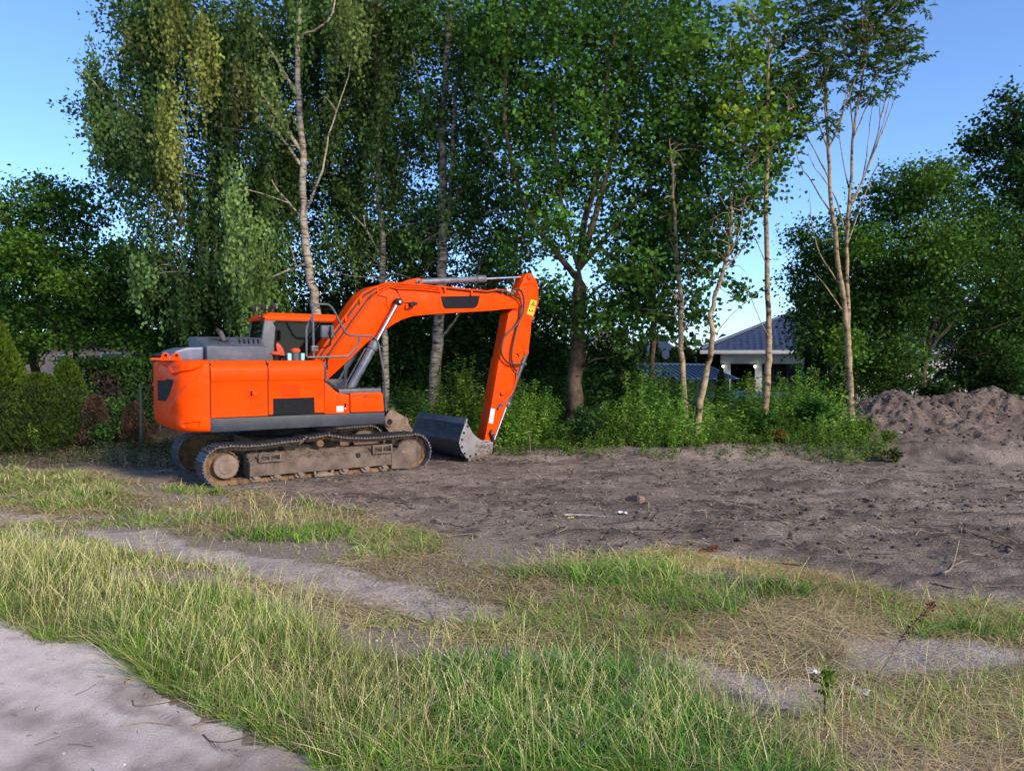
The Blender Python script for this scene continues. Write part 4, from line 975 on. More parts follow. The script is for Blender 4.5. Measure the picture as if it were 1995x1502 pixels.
    for (zf, pts) in ((z2, [(1118, 905), (1140, 820), (1340, 815), (1330, 895)]), (z6, [(1108, 695), (1120, 580), (1360, 578), (1345, 680)])):
        q_ = tr(zf, pts, -1.34)
        xa_, xb_ = q_[0][0], q_[2][0]; zl, zu = q_[0][1], q_[1][1]
        mb = MB(); a_, b_ = sorted((Y(.19), Y(.275)))
        mb.box(xa_, xb_, a_, b_, zl, zl + .03); mb.box(xa_, xa_ + .03, a_, b_, zl + .03, zu); mb.box(xb_ - .03, xb_, a_, b_, zl + .03, zu)
        mb.box(xa_ + .03, xb_ - .03, *sorted((Y(.25), Y(.272))), zu - .03, zu - .004); mb.box((xa_ + xb_) / 2 - .015, (xa_ + xb_) / 2 + .015, *sorted((Y(.252), Y(.27))), zl + .03, zu - .03)
        mb.build('boarding_step', M['mud'], frm, .006)
    mud = MB()
    for k in range(240):
        x_ = random.uniform(xs0, xs1 + .1); a = random.random(); r_ = random.uniform(.015, .05)
        mud.sphere((x_, Y(.2 - .22 * a), zt0 + .13 * a + random.uniform(-.01, .015)), r_, 5, (1.3, 1, random.uniform(.35, .8)))
    for k in range(160):
        c0 = random.choice([(xs0 + .25, .1), (xs1 - .2, .15), (xs1 - .05, .1), (random.uniform(xs0, xs1), .2)])
        p = np.array([c0[0] + random.gauss(0, c0[1]), Y(.2), zt0 + .04]); d = np.array([random.gauss(0, .06), -abs(random.gauss(0, .05)) * -sgn, random.uniform(-.12, .06)])
        mud.obox(p + d / 2, d / 2, (.0025, 0, 0), (0, .0025, .001))
    mo = mud.build('caked_mud', M['mud'], frm); mo['kind'] = 'stuff'
# ---------------------------------------------------------------- foliage builders
def leaf_cards(Pc, size, axis_, nrm_, aspect, cols, fold=0.18):
    """one folded four-cornered leaf per row of Pc"""
    n = len(Pc)
    ax = axis_ / (np.linalg.norm(axis_, axis=1, keepdims=True) + 1e-9)
    sd = np.cross(nrm_, ax); sd /= (np.linalg.norm(sd, axis=1, keepdims=True) + 1e-9)
    nn = np.cross(ax, sd)
    s = np.asarray(size)[:, None]
    V = np.empty((n, 4, 3), np.float32)
    V[:, 0] = Pc - ax * s * .5
    V[:, 1] = Pc + sd * s * aspect * .5 + nn * s * fold
    V[:, 2] = Pc + ax * s * .5
    V[:, 3] = Pc - sd * s * aspect * .5 + nn * s * fold
    Fq = np.arange(n * 4, dtype=np.int32).reshape(n, 4)
    return V.reshape(-1, 3), Fq, np.repeat(cols, 4, axis=0)
def rvec(n, sc=(1, 1, 1)): return rng.normal(size=(n, 3)) * np.array(sc)
def in_ball(n, bias=0.45):
    v = rng.normal(size=(n, 3)); v /= np.linalg.norm(v, axis=1, keepdims=True)
    return v * (rng.random(n) ** bias)[:, None]
def tint(base, n, amp=.35, warm=.25):
    b = np.array(base)[None, :] * (1 + amp * (rng.random((n, 1)) * 2 - 1))
    w = (rng.random((n, 1)) ** 3) * warm
    return np.clip(b * (1 - w) + np.array([base[0] * 2.6 + .02, base[1] * 1.5 + .02, base[2] * .8]) * w, 0.003, 1)
def clumps(blobs, Y, base_col, leaf, per, cl_r, kind, dens, flat=.55, amp=.35, warm=.25):
    """leaves gathered in twig-sized clumps through the blobs of a crown"""
    Ps, Cs = [], []
    for b in blobs:
        px, py, rx, ry = b[:4]; dY = b[4] if len(b) > 4 else 0.0; dk = b[5] if len(b) > 5 else 1.0
        y0 = Y + dY; m = y0 / F; c0 = at(px, py, y0); rr = np.array([rx * m, (rx + ry) * .5 * m * 1.15, ry * m])
        la_ = leaf * leaf * {'oval': .33, 'star': .46, 'lance': .18}[kind]
        nc = max(3, int(2.1 * dens * dk * rr[0] * rr[2] * 3.1 / la_ / per))
        cc = c0 + in_ball(nc) * rr
        cs = cl_r * (0.55 + .9 * rng.random(nc))
        cnt = rng.poisson(per, nc) + 2
        idx = np.repeat(np.arange(nc), cnt)
        off = rng.normal(size=(len(idx), 3)) * np.array([.6, .6, .6 * flat])
        tl = rng.normal(size=(nc, 3)) * .35
        off[:, 2] += (off[:, :2] * tl[idx, :2]).sum(1)
        Ps.append(cc[idx] + off * cs[idx][:, None])
        bc = np.asarray(b[6] if len(b) > 6 else base_col)
        ct = bc[None, :] * (0.65 + .75 * rng.random((nc, 1)))
        w = (rng.random((nc, 1)) < .22) * rng.random((nc, 1)) * warm * 2
        ct = ct * (1 - w) + (bc * np.array([2.3, 1.55, .8]) + .01) * w
        Cs.append(np.clip(ct[idx] * (1 + amp * (rng.random((len(idx), 1)) * 2 - 1)), .003, 1))
    Pp = np.concatenate(Ps); Cc = np.concatenate(Cs); n = len(Pp)
    ax = rvec(n, (1, 1, .55)) + np.array([0, 0, -.35]); nr = rvec(n, (.65, .65, .6)) + np.array([0, 0, .75])
    s = leaf * (.6 + .8 * rng.random(n))
    if kind == 'star':
        V, q, C = leaf_cards(Pp, s, ax, nr, .95, Cc, .12); return V, [q], C
    V, q, C = leaf_cards(Pp, s, ax, nr, .62 if kind == 'oval' else .34, Cc)
    return V, [q], C
def strands(blobs, Y, base_col, leaf, dens, lmin, lmax, step=.055):
    """weeping twigs: strings of small leaves hanging from the crown"""
    Ps, Cs, Ax = [], [], []
    for b in blobs:
        px, py, rx, ry = b[:4]; dY = b[4] if len(b) > 4 else 0.0; dk = b[5] if len(b) > 5 else 1.0; bc = np.asarray(b[6] if len(b) > 6 else base_col)
        y0 = Y + dY; m = y0 / F; c0 = at(px, py, y0); rr = np.array([rx * m, (rx + ry) * .5 * m, ry * m])
        ns_ = max(4, int(1.7 * dens * dk * rr[0] * rr[2] * 3.1))
        # strands hang in bunches from side branches
        nb = max(2, ns_ // 16); bc0 = in_ball(nb, .5); bi_ = rng.integers(0, nb, ns_); st0 = c0 + bc0[bi_] * rr + rng.normal(size=(ns_, 3)) * np.array([.13, .13, .3])
        L = (lmin + (lmax - lmin) * rng.random(ns_)) * np.clip(rr[2] / 1.4, .5, 1.6)
        sway = rng.normal(size=(ns_, 3)) * np.array([.16, .16, 0])
        cnt = (L / step).astype(int) + 2; idx = np.repeat(np.arange(ns_), cnt)
        t = np.concatenate([np.linspace(0, 1, k) for k in cnt])
        p = st0[idx] + sway[idx] * (t ** .6)[:, None] + np.stack([0 * t, 0 * t, -t * L[idx]], 1) + rng.normal(size=(len(idx), 3)) * np.array([.05, .05, .02])
        p[:, 2] += .25 * rr[2]
        sc = (.55 + .6 * rng.random((ns_, 1))) * (.6 + .9 * rng.random((nb, 1)))[bi_]
        Ps.append(p); Cs.append(np.clip(bc[None, :] * sc[idx] * (1 + .3 * (rng.random((len(idx), 1)) * 2 - 1)), .003, 1))
        Ax.append(rvec(len(idx), (.5, .5, .3)) + np.array([0, 0, -1.0]))
    Pp = np.concatenate(Ps); Cc = np.concatenate(Cs); n = len(Pp)
    V, q, C = leaf_cards(Pp, leaf * (.65 + .7 * rng.random(n)), np.concatenate(Ax), rvec(n, (1, 1, .5)), .72, Cc)
    return V, [q], C
def merge(parts):
    V, Q, C, o = [], [], [], 0
    for v, q, c in parts:
        V.append(v); C.append(c); Q += [x + o for x in q]; o += len(v)
    return np.concatenate(V), Q, np.concatenate(C)
def limb_pts(px_pts, Y, j=.0):
    out = []
    for i, p in enumerate(px_pts):
        dy = (p[2] if len(p) > 2 else 0) + (random.uniform(-j, j) if i else 0)
        out.append(at(p[0], p[1], Y + dy))
    return out
def tree(name, label, cat, Y, limbs, parts, bark_m, group=None, twig_blobs=(), ntw=7, twig_r=.014, sides=9, jit=.35):
    base = limb_pts([limbs[0][0][0]], Y)[0]; zb = float(terr([base[0]], [base[1]])[0])
    b0 = np.array([base[0], base[1], zb])
    root = tag(empty(name, b0.tolist()), label, cat, group)
    mb = MB(); pool = []
    for li, (pts, r0, r1) in enumerate(limbs):
        p = limb_pts(pts, Y, jit if li else .12)
        if li == 0: p[0][2] = zb - .15
        else:       # start on the wood already there
            k = min(pool, key=lambda w: (w[0] - p[0][0]) ** 2 + (w[2] - p[0][2]) ** 2); p[0] = np.array(k)
        c_ = catmull(p, 4); n_ = len(c_)
        wob = [np.array([0, 0, 0])] + [rng.normal(size=3) * min(.006 + r0 * .07, .02) for _ in range(n_ - 1)]
        c_ = [a + w for a, w in zip(c_, wob)]
        rad = [r0 + (r1 - r0) * (i / (n_ - 1)) ** .8 for i in range(n_)]
        rad[-1] *= .25; rad[-2] *= .6
        if li == 0: rad[0] *= 1.35; rad[1] *= 1.1
        pool += [tuple(a) for a in c_]
        mb.tube([a - b0 for a in c_], rad, sides)
    pool_a = np.array(pool)
    for b in twig_blobs:
        m = (Y + (b[4] if len(b) > 4 else 0)) / F; c0 = at(b[0], b[1], Y + (b[4] if len(b) > 4 else 0)); rr = np.array([b[2] * m, b[2] * m, b[3] * m])
        for _ in range(ntw):
            e = c0 + in_ball(1, .6)[0] * rr
            cand = pool_a[pool_a[:, 2] < e[2] + .3]
            if not len(cand): continue
            s0 = cand[np.argmin(((cand - e) ** 2).sum(1) + rng.random(len(cand)) * 1.5)]
            if np.linalg.norm(e - s0) > 2.1: continue
            mid = (s0 + e) / 2 + rng.normal(size=3) * .16 + np.array([0, 0, .12])
            q_ = catmull([s0, mid, e], 3)
            mb.tube([a - b0 for a in q_], list(np.linspace(twig_r * 1.3, twig_r * .4, len(q_))), 5, False)
    mb.build('trunk', bark_m, root, ang=60)
    if parts:
        V, Q, C = merge(parts)
        np_mesh('crown', V - b0, Q, M['leaf'], root, C)
    return root

BIRCH = (.088, .160, .042); BIRCH_SUN_PAINTED = (.20, .23, .055); MAPLE = (.054, .132, .023); MAPLEL = (.14, .25, .03); ASH = (.075, .15, .032); DARK = (.030, .074, .018); BUSH = (.052, .128, .018)
# weeping birch behind the cab
bl = [(300, 60, 95, 120), (225, 215, 75, 90), (250, 330, 75, 90), (330, 290, 90, 120), (420, 100, 90, 130), (480, 400, 100, 130), (330, 540, 100, 65), (430, 545, 90, 80), (520, 70, 90, 120), (560, 240, 75, 120), (430, 240, 90, 100), (500, 545, 75, 75), (620, 50, 80, 90), (400, 420, 80, 90), (380, 600, 60, 50), (360, 30, 120, 90), (300, 430, 55, 70)]
painted_sun_bl = [(340, 40, 30, 100, -1.2, .9, BIRCH_SUN_PAINTED), (340, 235, 12, 120, -1.3, 2.2, BIRCH_SUN_PAINTED), (392, 40, 18, 100, -1.1, 1.5, BIRCH_SUN_PAINTED), (393, 150, 9, 80, -1.1, 2.0, BIRCH_SUN_PAINTED), (290, 60, 60, 60, -1.0, .35, (.13, .155, .04)), (462, 170, 30, 70, -.9, 1.1, (.11, .13, .04)), (335, 350, 18, 80, -1.2, 2.2, (.14, .16, .045)), (470, 450, 55, 90, -1.5, 1.3, (.16, .25, .07)), (520, 520, 40, 60, -1.6, 1.2, (.15, .24, .06)), (545, 200, 40, 60, -1, 1.1, (.14, .20, .06)), (300, 520, 70, 40, -1.4, .8, (.11, .20, .06)), (230, 240, 50, 60, -1, .7, (.10, .165, .05)), (680, 40, 50, 70, -1, .9, (.14, .20, .05))]  # sunlight on these strands is painted in as yellower, paler leaf colours
tree('birch_tree', 'weeping birch with trunk rising directly behind the cab and hanging strands coloured yellow to look sunlit', 'tree', 20.5,
     [([(632, 840), (622, 700), (612, 590), (600, 510), (590, 400), (590, 300), (580, 150), (582, 0), (580, -120)], .165, .05),
      ([(590, 310), (545, 235), (480, 140), (405, 60)], .06, .018), ([(590, 320), (530, 250), (450, 190)], .05, .015), ([(602, 430), (628, 330), (640, 265), (672, 170), (690, 90)], .036, .010),
      ([(597, 440), (540, 370), (520, 345), (480, 380)], .028, .01), ([(600, 500), (510, 545), (440, 542), (330, 515)], .03, .01), ([(582, 60), (640, 40), (660, -40)], .04, .015), ([(586, 180), (500, 60), (420, -10)], .045, .015), ([(480, 140), (390, 150), (280, 200), (200, 180)], .03, .008)],
     [strands(bl, 21.0, BIRCH, .11, 13, .8, 2.2, .065), strands(painted_sun_bl, 20.3, BIRCH_SUN_PAINTED, .10, 17, .7, 1.9, .06), clumps(bl, 21.8, (.05, .10, .026), .11, 16, .34, 'oval', .6)], M['birch'], 'birch trees behind the excavator', bl[:12], 5)
bl = [(700, 40, 75, 110), (760, 130, 75, 120), (700, 250, 60, 100), (765, 330, 55, 110), (690, 420, 60, 90), (800, 430, 55, 80), (660, 510, 60, 60), (790, 60, 60, 80), (740, 480, 60, 50), (690, 10, 70, 80, -1, .8, (.08, .10, .035))]
tree('birch_tree', 'slender birch with white bark between the cab roof and the bend of the boom', 'tree', 22.0,
     [([(752, 830), (750, 700), (743, 540), (748, 480), (740, 400), (738, 330), (737, 200), (728, 60), (720, -100)], .115, .045), ([(740, 380), (780, 300), (800, 210)], .04, .012), ([(738, 260), (700, 160), (690, 60)], .04, .012), ([(745, 500), (700, 430), (660, 400)], .03, .01)],
     [strands(bl, 22.0, BIRCH, .105, 7, .6, 1.6, .065), clumps(bl, 22.7, BIRCH, .115, 18, .36, 'oval', 1.0)], M['birch'], 'birch trees behind the excavator', bl, 5)
bl = [(850, 50, 80, 110), (905, 200, 75, 120), (830, 250, 60, 100), (930, 330, 65, 110), (885, 430, 70, 65), (960, 480, 60, 55), (980, 150, 70, 120), (815, 490, 50, 55), (1000, 420, 50, 60), (920, 60, 70, 90), (960, 540, 50, 30)]
tree('birch_tree', 'thick birch with dark cracked base standing behind the middle of the boom', 'tree', 21.5,
     [([(838, 825), (848, 720), (856, 620), (862, 520), (862, 420), (862, 300), (866, 180), (872, 60), (880, -100)], .19, .07), ([(866, 480), (874, 400), (880, 330), (888, 180), (905, 60)], .10, .035), ([(878, 400), (915, 355), (950, 290), (985, 240)], .055, .02), ([(872, 470), (920, 440), (960, 410), (1010, 390)], .045, .015), ([(864, 260), (820, 180), (800, 80)], .045, .015), ([(868, 660), (895, 610), (925, 560)], .04, .012)],
     [strands(bl, 21.4, BIRCH, .105, 4, .5, 1.2, .065), clumps(bl, 22.0, (.066, .145, .032), .12, 18, .32, 'oval', 1.1)], M['birch'], 'birch trees behind the excavator', bl, 6)
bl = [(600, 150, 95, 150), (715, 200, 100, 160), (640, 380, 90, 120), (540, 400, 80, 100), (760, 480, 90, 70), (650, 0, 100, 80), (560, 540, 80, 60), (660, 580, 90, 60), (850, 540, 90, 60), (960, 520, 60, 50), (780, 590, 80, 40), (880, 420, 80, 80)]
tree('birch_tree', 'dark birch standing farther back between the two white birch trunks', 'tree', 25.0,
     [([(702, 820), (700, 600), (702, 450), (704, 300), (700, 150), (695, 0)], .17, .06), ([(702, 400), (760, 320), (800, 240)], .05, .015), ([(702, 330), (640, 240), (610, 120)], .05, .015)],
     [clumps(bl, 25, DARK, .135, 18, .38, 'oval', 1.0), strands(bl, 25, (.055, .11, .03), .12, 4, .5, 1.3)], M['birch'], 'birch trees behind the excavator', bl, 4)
# the big maple
bl = [(1050, 70, 105, 120), (1150, 50, 105, 100), (1260, 50, 105, 110), (1020, 250, 85, 100), (1120, 190, 90, 95), (1225, 190, 95, 95), (1330, 120, 90, 110), (1075, 350, 75, 80), (1180, 320, 80, 85), (1290, 300, 80, 85), (1350, 240, 80, 80), (1050, 445, 55, 50), (1230, 430, 80, 70), (1320, 420, 75, 75), (1250, 535, 80, 50), (1190, 600, 65, 40), (1000, 500, 45, 40), (960, 60, 70, 90), (1090, 600, 40, 50, .8)]
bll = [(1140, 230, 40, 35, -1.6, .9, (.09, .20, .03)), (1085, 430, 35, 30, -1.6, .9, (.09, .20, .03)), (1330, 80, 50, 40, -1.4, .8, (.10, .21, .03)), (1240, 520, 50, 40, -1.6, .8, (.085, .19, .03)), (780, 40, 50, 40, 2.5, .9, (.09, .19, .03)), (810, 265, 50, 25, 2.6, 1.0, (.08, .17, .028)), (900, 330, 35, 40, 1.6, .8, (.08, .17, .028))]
tree('maple_tree', 'large many-limbed maple with thick brown trunk to the right of the digger arm', 'tree', 19.5,
     [([(1114, 850), (1118, 790), (1122, 720), (1128, 600), (1128, 525)], .225, .17),
      ([(1126, 545), (1090, 500), (1040, 435), (1008, 360), (985, 250), (985, 130), (995, 0), (990, -90)], .085, .035),
      ([(1126, 530), (1140, 430), (1165, 330), (1180, 200), (1188, 110), (1218, 0), (1230, -80)], .10, .035),
      ([(1130, 530), (1160, 420), (1192, 300), (1215, 180), (1232, 90), (1255, -60)], .095, .03),
      ([(1134, 530), (1200, 440), (1262, 355), (1290, 260), (1312, 170)], .07, .02), ([(1130, 600), (1160, 565), (1190, 545), (1240, 500), (1300, 440)], .045, .012),
      ([(1130, 650), (1160, 620), (1200, 600), (1290, 588)], .035, .012), ([(1126, 715), (1160, 700), (1190, 698), (1235, 708)], .028, .01), ([(1126, 520), (1100, 430), (1085, 330), (1078, 200), (1090, 90)], .06, .02),
      ([(1180, 230), (1230, 150), (1290, 60)], .04, .012), ([(1010, 360), (960, 300), (930, 240)], .035, .01)],
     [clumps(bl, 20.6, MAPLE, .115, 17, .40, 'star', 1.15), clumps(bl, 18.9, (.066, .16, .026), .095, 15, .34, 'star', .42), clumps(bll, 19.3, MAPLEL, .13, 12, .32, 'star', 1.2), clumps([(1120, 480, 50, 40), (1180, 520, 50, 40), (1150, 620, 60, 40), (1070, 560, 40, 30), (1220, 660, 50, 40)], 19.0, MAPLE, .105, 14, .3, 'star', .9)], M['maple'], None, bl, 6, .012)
# saplings in a row to the right
bl = [(1335, 340, 65, 80), (1300, 510, 75, 65), (1380, 500, 55, 55), (1285, 610, 60, 45), (1350, 600, 50, 50), (1310, 430, 55, 50)]
tree('young_maple_tree', 'straight pale trunk of a young maple in front of the blue metal shed roof', 'tree', 18.3,
     [([(1338, 840), (1333, 780), (1328, 680), (1324, 560), (1315, 440), (1309, 330), (1306, 270)], .095, .022), ([(1322, 520), (1350, 440), (1370, 380)], .03, .01), ([(1326, 600), (1300, 560), (1270, 540)], .025, .009), ([(1327, 660), (1345, 620), (1350, 570)], .022, .008)],
     [clumps(bl, 18.9, (.052, .125, .022), .125, 12, .30, 'star', .95)], M['sapling'], 'young trees along the edge of the dug earth', bl, 7, .010)
bl = [(1430, 370, 50, 55), (1405, 465, 60, 45), (1440, 560, 36, 34), (1390, 420, 50, 50), (1465, 400, 36, 40)]
tree('young_maple_tree', 'crooked leaning young maple trunk bent at the middle', 'tree', 17.0,
     [([(1350, 862), (1366, 780), (1380, 710), (1389, 655), (1385, 610), (1405, 540), (1422, 470), (1425, 370)], .085, .03), ([(1420, 500), (1440, 450), (1448, 400)], .02, .008), ([(1408, 530), (1450, 480), (1462, 440)], .018, .007), ([(1390, 655), (1420, 620), (1450, 590)], .014, .006)],
     [clumps(bl, 17.4, (.052, .125, .022), .12, 12, .27, 'star', 1.0)], M['sapling'], 'young trees along the edge of the dug earth', bl, 6, .009)
bl = [(1450, 140, 75, 65, 0, 1, (.15, .27, .03)), (1500, 225, 75, 60), (1450, 255, 80, 70, -.5, .9, (.16, .28, .03)), (1490, 330, 55, 60), (1530, 190, 50, 60), (1480, 50, 70, 70, 0, 1, (.14, .25, .03)), (1420, 330, 60, 60), (1510, 290, 45, 40), (1545, 225, 25, 20), (1400, 210, 60, 70)]
tree('young_maple_tree', 'tall straight young maple with bright lime-green leaves high up its bare trunk', 'tree', 18.0,
     [([(1485, 850), (1492, 780), (1497, 700), (1499, 640), (1494, 480), (1492, 360), (1495, 240), (1497, 60)], .10, .032), ([(1493, 420), (1470, 360), (1460, 300)], .022, .008), ([(1497, 660), (1475, 610), (1455, 560), (1440, 530)], .012, .005), ([(1494, 500), (1465, 450), (1445, 410)], .012, .005), ([(1495, 300), (1530, 230), (1545, 170)], .025, .01), ([(1495, 260), (1450, 190), (1430, 110)], .03, .01)],
     [clumps(bl, 18.5, (.085, .185, .028), .11, 12, .30, 'star', 1.05)], M['sapling'], 'young trees along the edge of the dug earth', bl, 7, .010)
bl = [(1275, 580, 45, 50), (1240, 600, 50, 40), (1270, 480, 60, 60), (1220, 560, 40, 40), (1300, 620, 36, 30)]
tree('young_maple_tree', 'mossy brown trunk ending behind the left edge of the blue shed roof', 'tree', 21.0,
     [([(1268, 830), (1270, 720), (1272, 640), (1274, 560), (1280, 440), (1290, 330)], .10, .03), ([(1273, 620), (1300, 570), (1320, 520)], .03, .01)],
     [clumps(bl, 21, (.06, .13, .028), .13, 12, .30, 'star', .95)], M['maple'], 'young trees along the edge of the dug earth', bl, 6, .010)
# twin-stemmed ash
bl = [(1570, 55, 65, 75), (1640, 50, 75, 70), (1720, 60, 65, 65), (1685, 115, 75, 36), (1600, 130, 55, 45), (1772, 95, 38, 34), (1540, 150, 45, 50), (1745, 20, 60, 50), (1660, -30, 110, 50), (1580, 190, 35, 30), (1655, 150, 35, 22), (1560, 250, 26, 30), (1690, 185, 40, 26), (1610, 235, 26, 26), (1735, 150, 30, 22)]
def ash_leaves(blobs, Y):
    Ps, Ax, Cs = [], [], []
    for b in blobs:
        m = Y / F; c0 = at(b[0], b[1], Y); rr = np.array([b[2] * m, b[2] * m * 1.1, b[3] * m])
        nf = int(62 * rr[0] * rr[2] * 3.1)
        st0 = c0 + in_ball(nf, .5) * rr; d = rvec(nf, (1, 1, .35)) + np.array([0, 0, -.15]); d /= np.linalg.norm(d, axis=1, keepdims=True)
        L = .22 + .14 * rng.random(nf); col_ = tint(ASH, nf, .4, .35)
        sd = np.cross(d, np.array([0, 0, 1.0])); sd /= np.linalg.norm(sd, axis=1, keepdims=True) + 1e-9
        for k in range(4):
            for s_ in (-1, 1):
                t = .25 + .2 * k
                a = d * .55 + sd * s_ * .85 + np.array([0, 0, -.25]); Ps.append(st0 + d * (L * t)[:, None] + a * .045 + np.array([0, 0, -.06 * t * t])); Ax.append(a); Cs.append(col_)
        Ps.append(st0 + d * L[:, None] * 1.1); Ax.append(d); Cs.append(col_)
    Pp = np.concatenate(Ps); n = len(Pp)
    V, q, C = leaf_cards(Pp, (.125 * (.7 + .6 * rng.random(n))), np.concatenate(Ax), rvec(n, (.4, .4, .3)) + np.array([0, 0, 1]), .42, np.concatenate(Cs)); return V, [q], C
limbs = [([(1660, 850), (1658, 780), (1655, 700), (1651, 655), (1640, 560), (1622, 420), (1614, 290), (1608, 190), (1600, 80)], .105, .025), ([(1651, 660), (1652, 600), (1650, 480), (1654, 400), (1660, 280), (1672, 200), (1690, 90)], .062, .018)]
for a_ in [[(1622, 420), (1590, 370), (1560, 320), (1545, 270)], [(1650, 420), (1690, 330), (1715, 260), (1740, 170)], [(1616, 300), (1640, 230), (1650, 150)], [(1614, 290), (1585, 210), (1575, 140)], [(1654, 390), (1640, 300), (1630, 200)], [(1662, 270), (1690, 200), (1720, 120)], [(1665, 250), (1655, 180), (1650, 110)], [(1640, 570), (1600, 500), (1582, 440), (1578, 370)], [(1646, 610), (1610, 560), (1585, 530)],
           [(1610, 230), (1600, 170), (1560, 100)], [(1650, 470), (1700, 340), (1725, 310)], [(1672, 200), (1700, 160), (1750, 90)], [(1618, 350), (1580, 280), (1550, 230)], [(1640, 250), (1660, 170), (1700, 60)], [(1690, 330), (1712, 250), (1716, 180)], [(1700, 230), (1735, 170), (1760, 130)], [(1690, 330), (1730, 230), (1752, 155)], [(1650, 450), (1625, 380), (1590, 330), (1570, 290)], [(1651, 410), (1680, 350), (1694, 260), (1700, 180)]]:
    limbs.append((a_, .021, .007))
tree('ash_tree', 'twin-stemmed young ash with bare fanning twigs below a feathery crown', 'tree', 18.0, limbs, [ash_leaves(bl, 18.0)], M['sapling'], 'young trees along the edge of the dug earth', bl[:8], 9, .008, 8, .2)
# masses of leaves: small trees at the sides and behind
def leafy(name, label, Y, blobs, base_col, leaf, limbs, dens=1.0, kind='oval', cl=.34, per=16, cat='tree', group=None, warm=.3, m='darkbark', ntw=5):
    return tree(name, label, cat, Y, limbs, [clumps(blobs, Y, base_col, leaf, per, cl, kind, dens, .5, .35, warm)], M[m], group, blobs, ntw, .012, 7)
leafy('round_leafy_tree', 'broad glossy-leaved tree filling the left edge behind the conifers', 23.5,
      [(60, 420, 85, 60), (150, 410, 80, 55), (30, 520, 100, 80), (150, 530, 110, 80), (250, 560, 85, 90), (60, 620, 100, 55), (190, 630, 100, 45), (-60, 470, 90, 90), (90, 360, 30, 20), (20, 690, 60, 34, -1), (110, 668, 60, 22, -1), (300, 672, 60, 30, -1), (210, 660, 60, 16, -1), (40, 500, 60, 50, -1.4, .9, (.085, .19, .024)), (150, 560, 60, 40, -1.5, .9, (.085, .18, .024)), (250, 500, 60, 40, -1.2, .7, (.075, .17, .024))], BUSH, .125,
      [([(75, 790), (70, 730), (62, 690), (75, 650), (80, 560), (70, 450)], .16, .05), ([(66, 690), (110, 640), (150, 560), (170, 450)], .09, .03), ([(70, 720), (40, 660), (10, 560)], .08, .03), ([(150, 600), (220, 560), (260, 520)], .04, .012)], 1.7, ntw=4)
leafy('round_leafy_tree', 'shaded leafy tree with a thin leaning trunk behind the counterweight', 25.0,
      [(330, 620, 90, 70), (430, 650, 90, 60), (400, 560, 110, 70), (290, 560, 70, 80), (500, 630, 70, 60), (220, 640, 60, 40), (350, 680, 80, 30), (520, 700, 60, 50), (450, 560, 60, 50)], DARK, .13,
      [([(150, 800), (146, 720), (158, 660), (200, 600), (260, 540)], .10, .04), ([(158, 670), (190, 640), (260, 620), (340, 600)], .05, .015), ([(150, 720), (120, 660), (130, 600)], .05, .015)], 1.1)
leafy('round_leafy_tree', 'dense rounded tree with tangled bare twigs behind the soil heaps', 23.0,
      [(1760, 400, 105, 75), (1640, 500, 85, 85), (1810, 540, 130, 105), (1900, 460, 70, 90), (1690, 640, 110, 80), (1590, 560, 65, 70), (1850, 660, 80, 50, 1.2, .35), (1720, 560, 100, 90), (1830, 340, 50, 28), (1560, 460, 30, 30), (1960, 560, 60, 80), (1800, 360, 60, 40, -1, .9, (.09, .18, .024)), (1830, 480, 80, 60, -1.6, .9, (.085, .18, .024)), (1680, 480, 70, 40, -1.6, .7, (.075, .17, .024)), (1640, 680, 50, 40, -2, .8, (.085, .18, .024)), (1760, 690, 70, 40, -1.6, .6, (.07, .15, .026)), (1620, 700, 60, 60), (1700, 730, 80, 50), (1800, 735, 80, 40, 1.0, .5), (1890, 735, 80, 45, 1.0, .45), (1575, 640, 40, 60), (1960, 700, 70, 60)], (.045, .110, .019), .115,
      [([(1790, 790), (1800, 720), (1812, 660), (1830, 600), (1850, 520), (1860, 430)], .11, .03), ([(1800, 700), (1780, 620), (1760, 520), (1750, 430)], .07, .02), ([(1805, 690), (1860, 620), (1900, 560)], .05, .015), ([(1795, 740), (1740, 660), (1690, 600)], .05, .015), ([(1815, 640), (1790, 600), (1800, 560), (1780, 530)], .02, .008), ([(1812, 650), (1840, 610), (1825, 575), (1850, 540)], .02, .008), ([(1815, 650), (1800, 590), (1780, 575)], .018, .007), ([(1805, 700), (1780, 650), (1790, 600), (1765, 560)], .016, .006), ([(1808, 690), (1830, 640), (1815, 590), (1845, 550)], .016, .006), ([(1812, 670), (1850, 640), (1860, 590), (1900, 560)], .016, .006), ([(1800, 710), (1840, 690), (1880, 650), (1930, 640)], .016, .006), ([(1806, 680), (1795, 620), (1812, 570), (1800, 520)], .016, .006), ([(1803, 700), (1770, 680), (1740, 690), (1700, 680)], .016, .006), ([(1815, 650), (1845, 600), (1835, 560), (1870, 530)], .016, .006), ([(1810, 660), (1790, 640), (1775, 600), (1790, 555)], .016, .006), ([(1802, 720), (1850, 700), (1870, 690), (1900, 700)], .016, .006), ([(1812, 655), (1825, 600), (1850, 580), (1840, 540)], .016, .006)], 1.8, m='maple', ntw=4)
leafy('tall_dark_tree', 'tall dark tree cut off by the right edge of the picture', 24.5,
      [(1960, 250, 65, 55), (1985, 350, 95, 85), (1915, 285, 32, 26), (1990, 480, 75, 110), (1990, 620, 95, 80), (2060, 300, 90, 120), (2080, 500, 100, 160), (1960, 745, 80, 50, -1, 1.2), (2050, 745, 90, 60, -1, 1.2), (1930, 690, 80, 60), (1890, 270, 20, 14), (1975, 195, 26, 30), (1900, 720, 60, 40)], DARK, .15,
      [([(2005, 830), (2000, 700), (2010, 560), (2000, 420), (1990, 300), (1985, 210)], .16, .04), ([(2002, 500), (1950, 400), (1910, 300)], .05, .015), ([(2000, 620), (1940, 600), (1900, 620)], .04, .012)], 1.7, 'oval', .38)
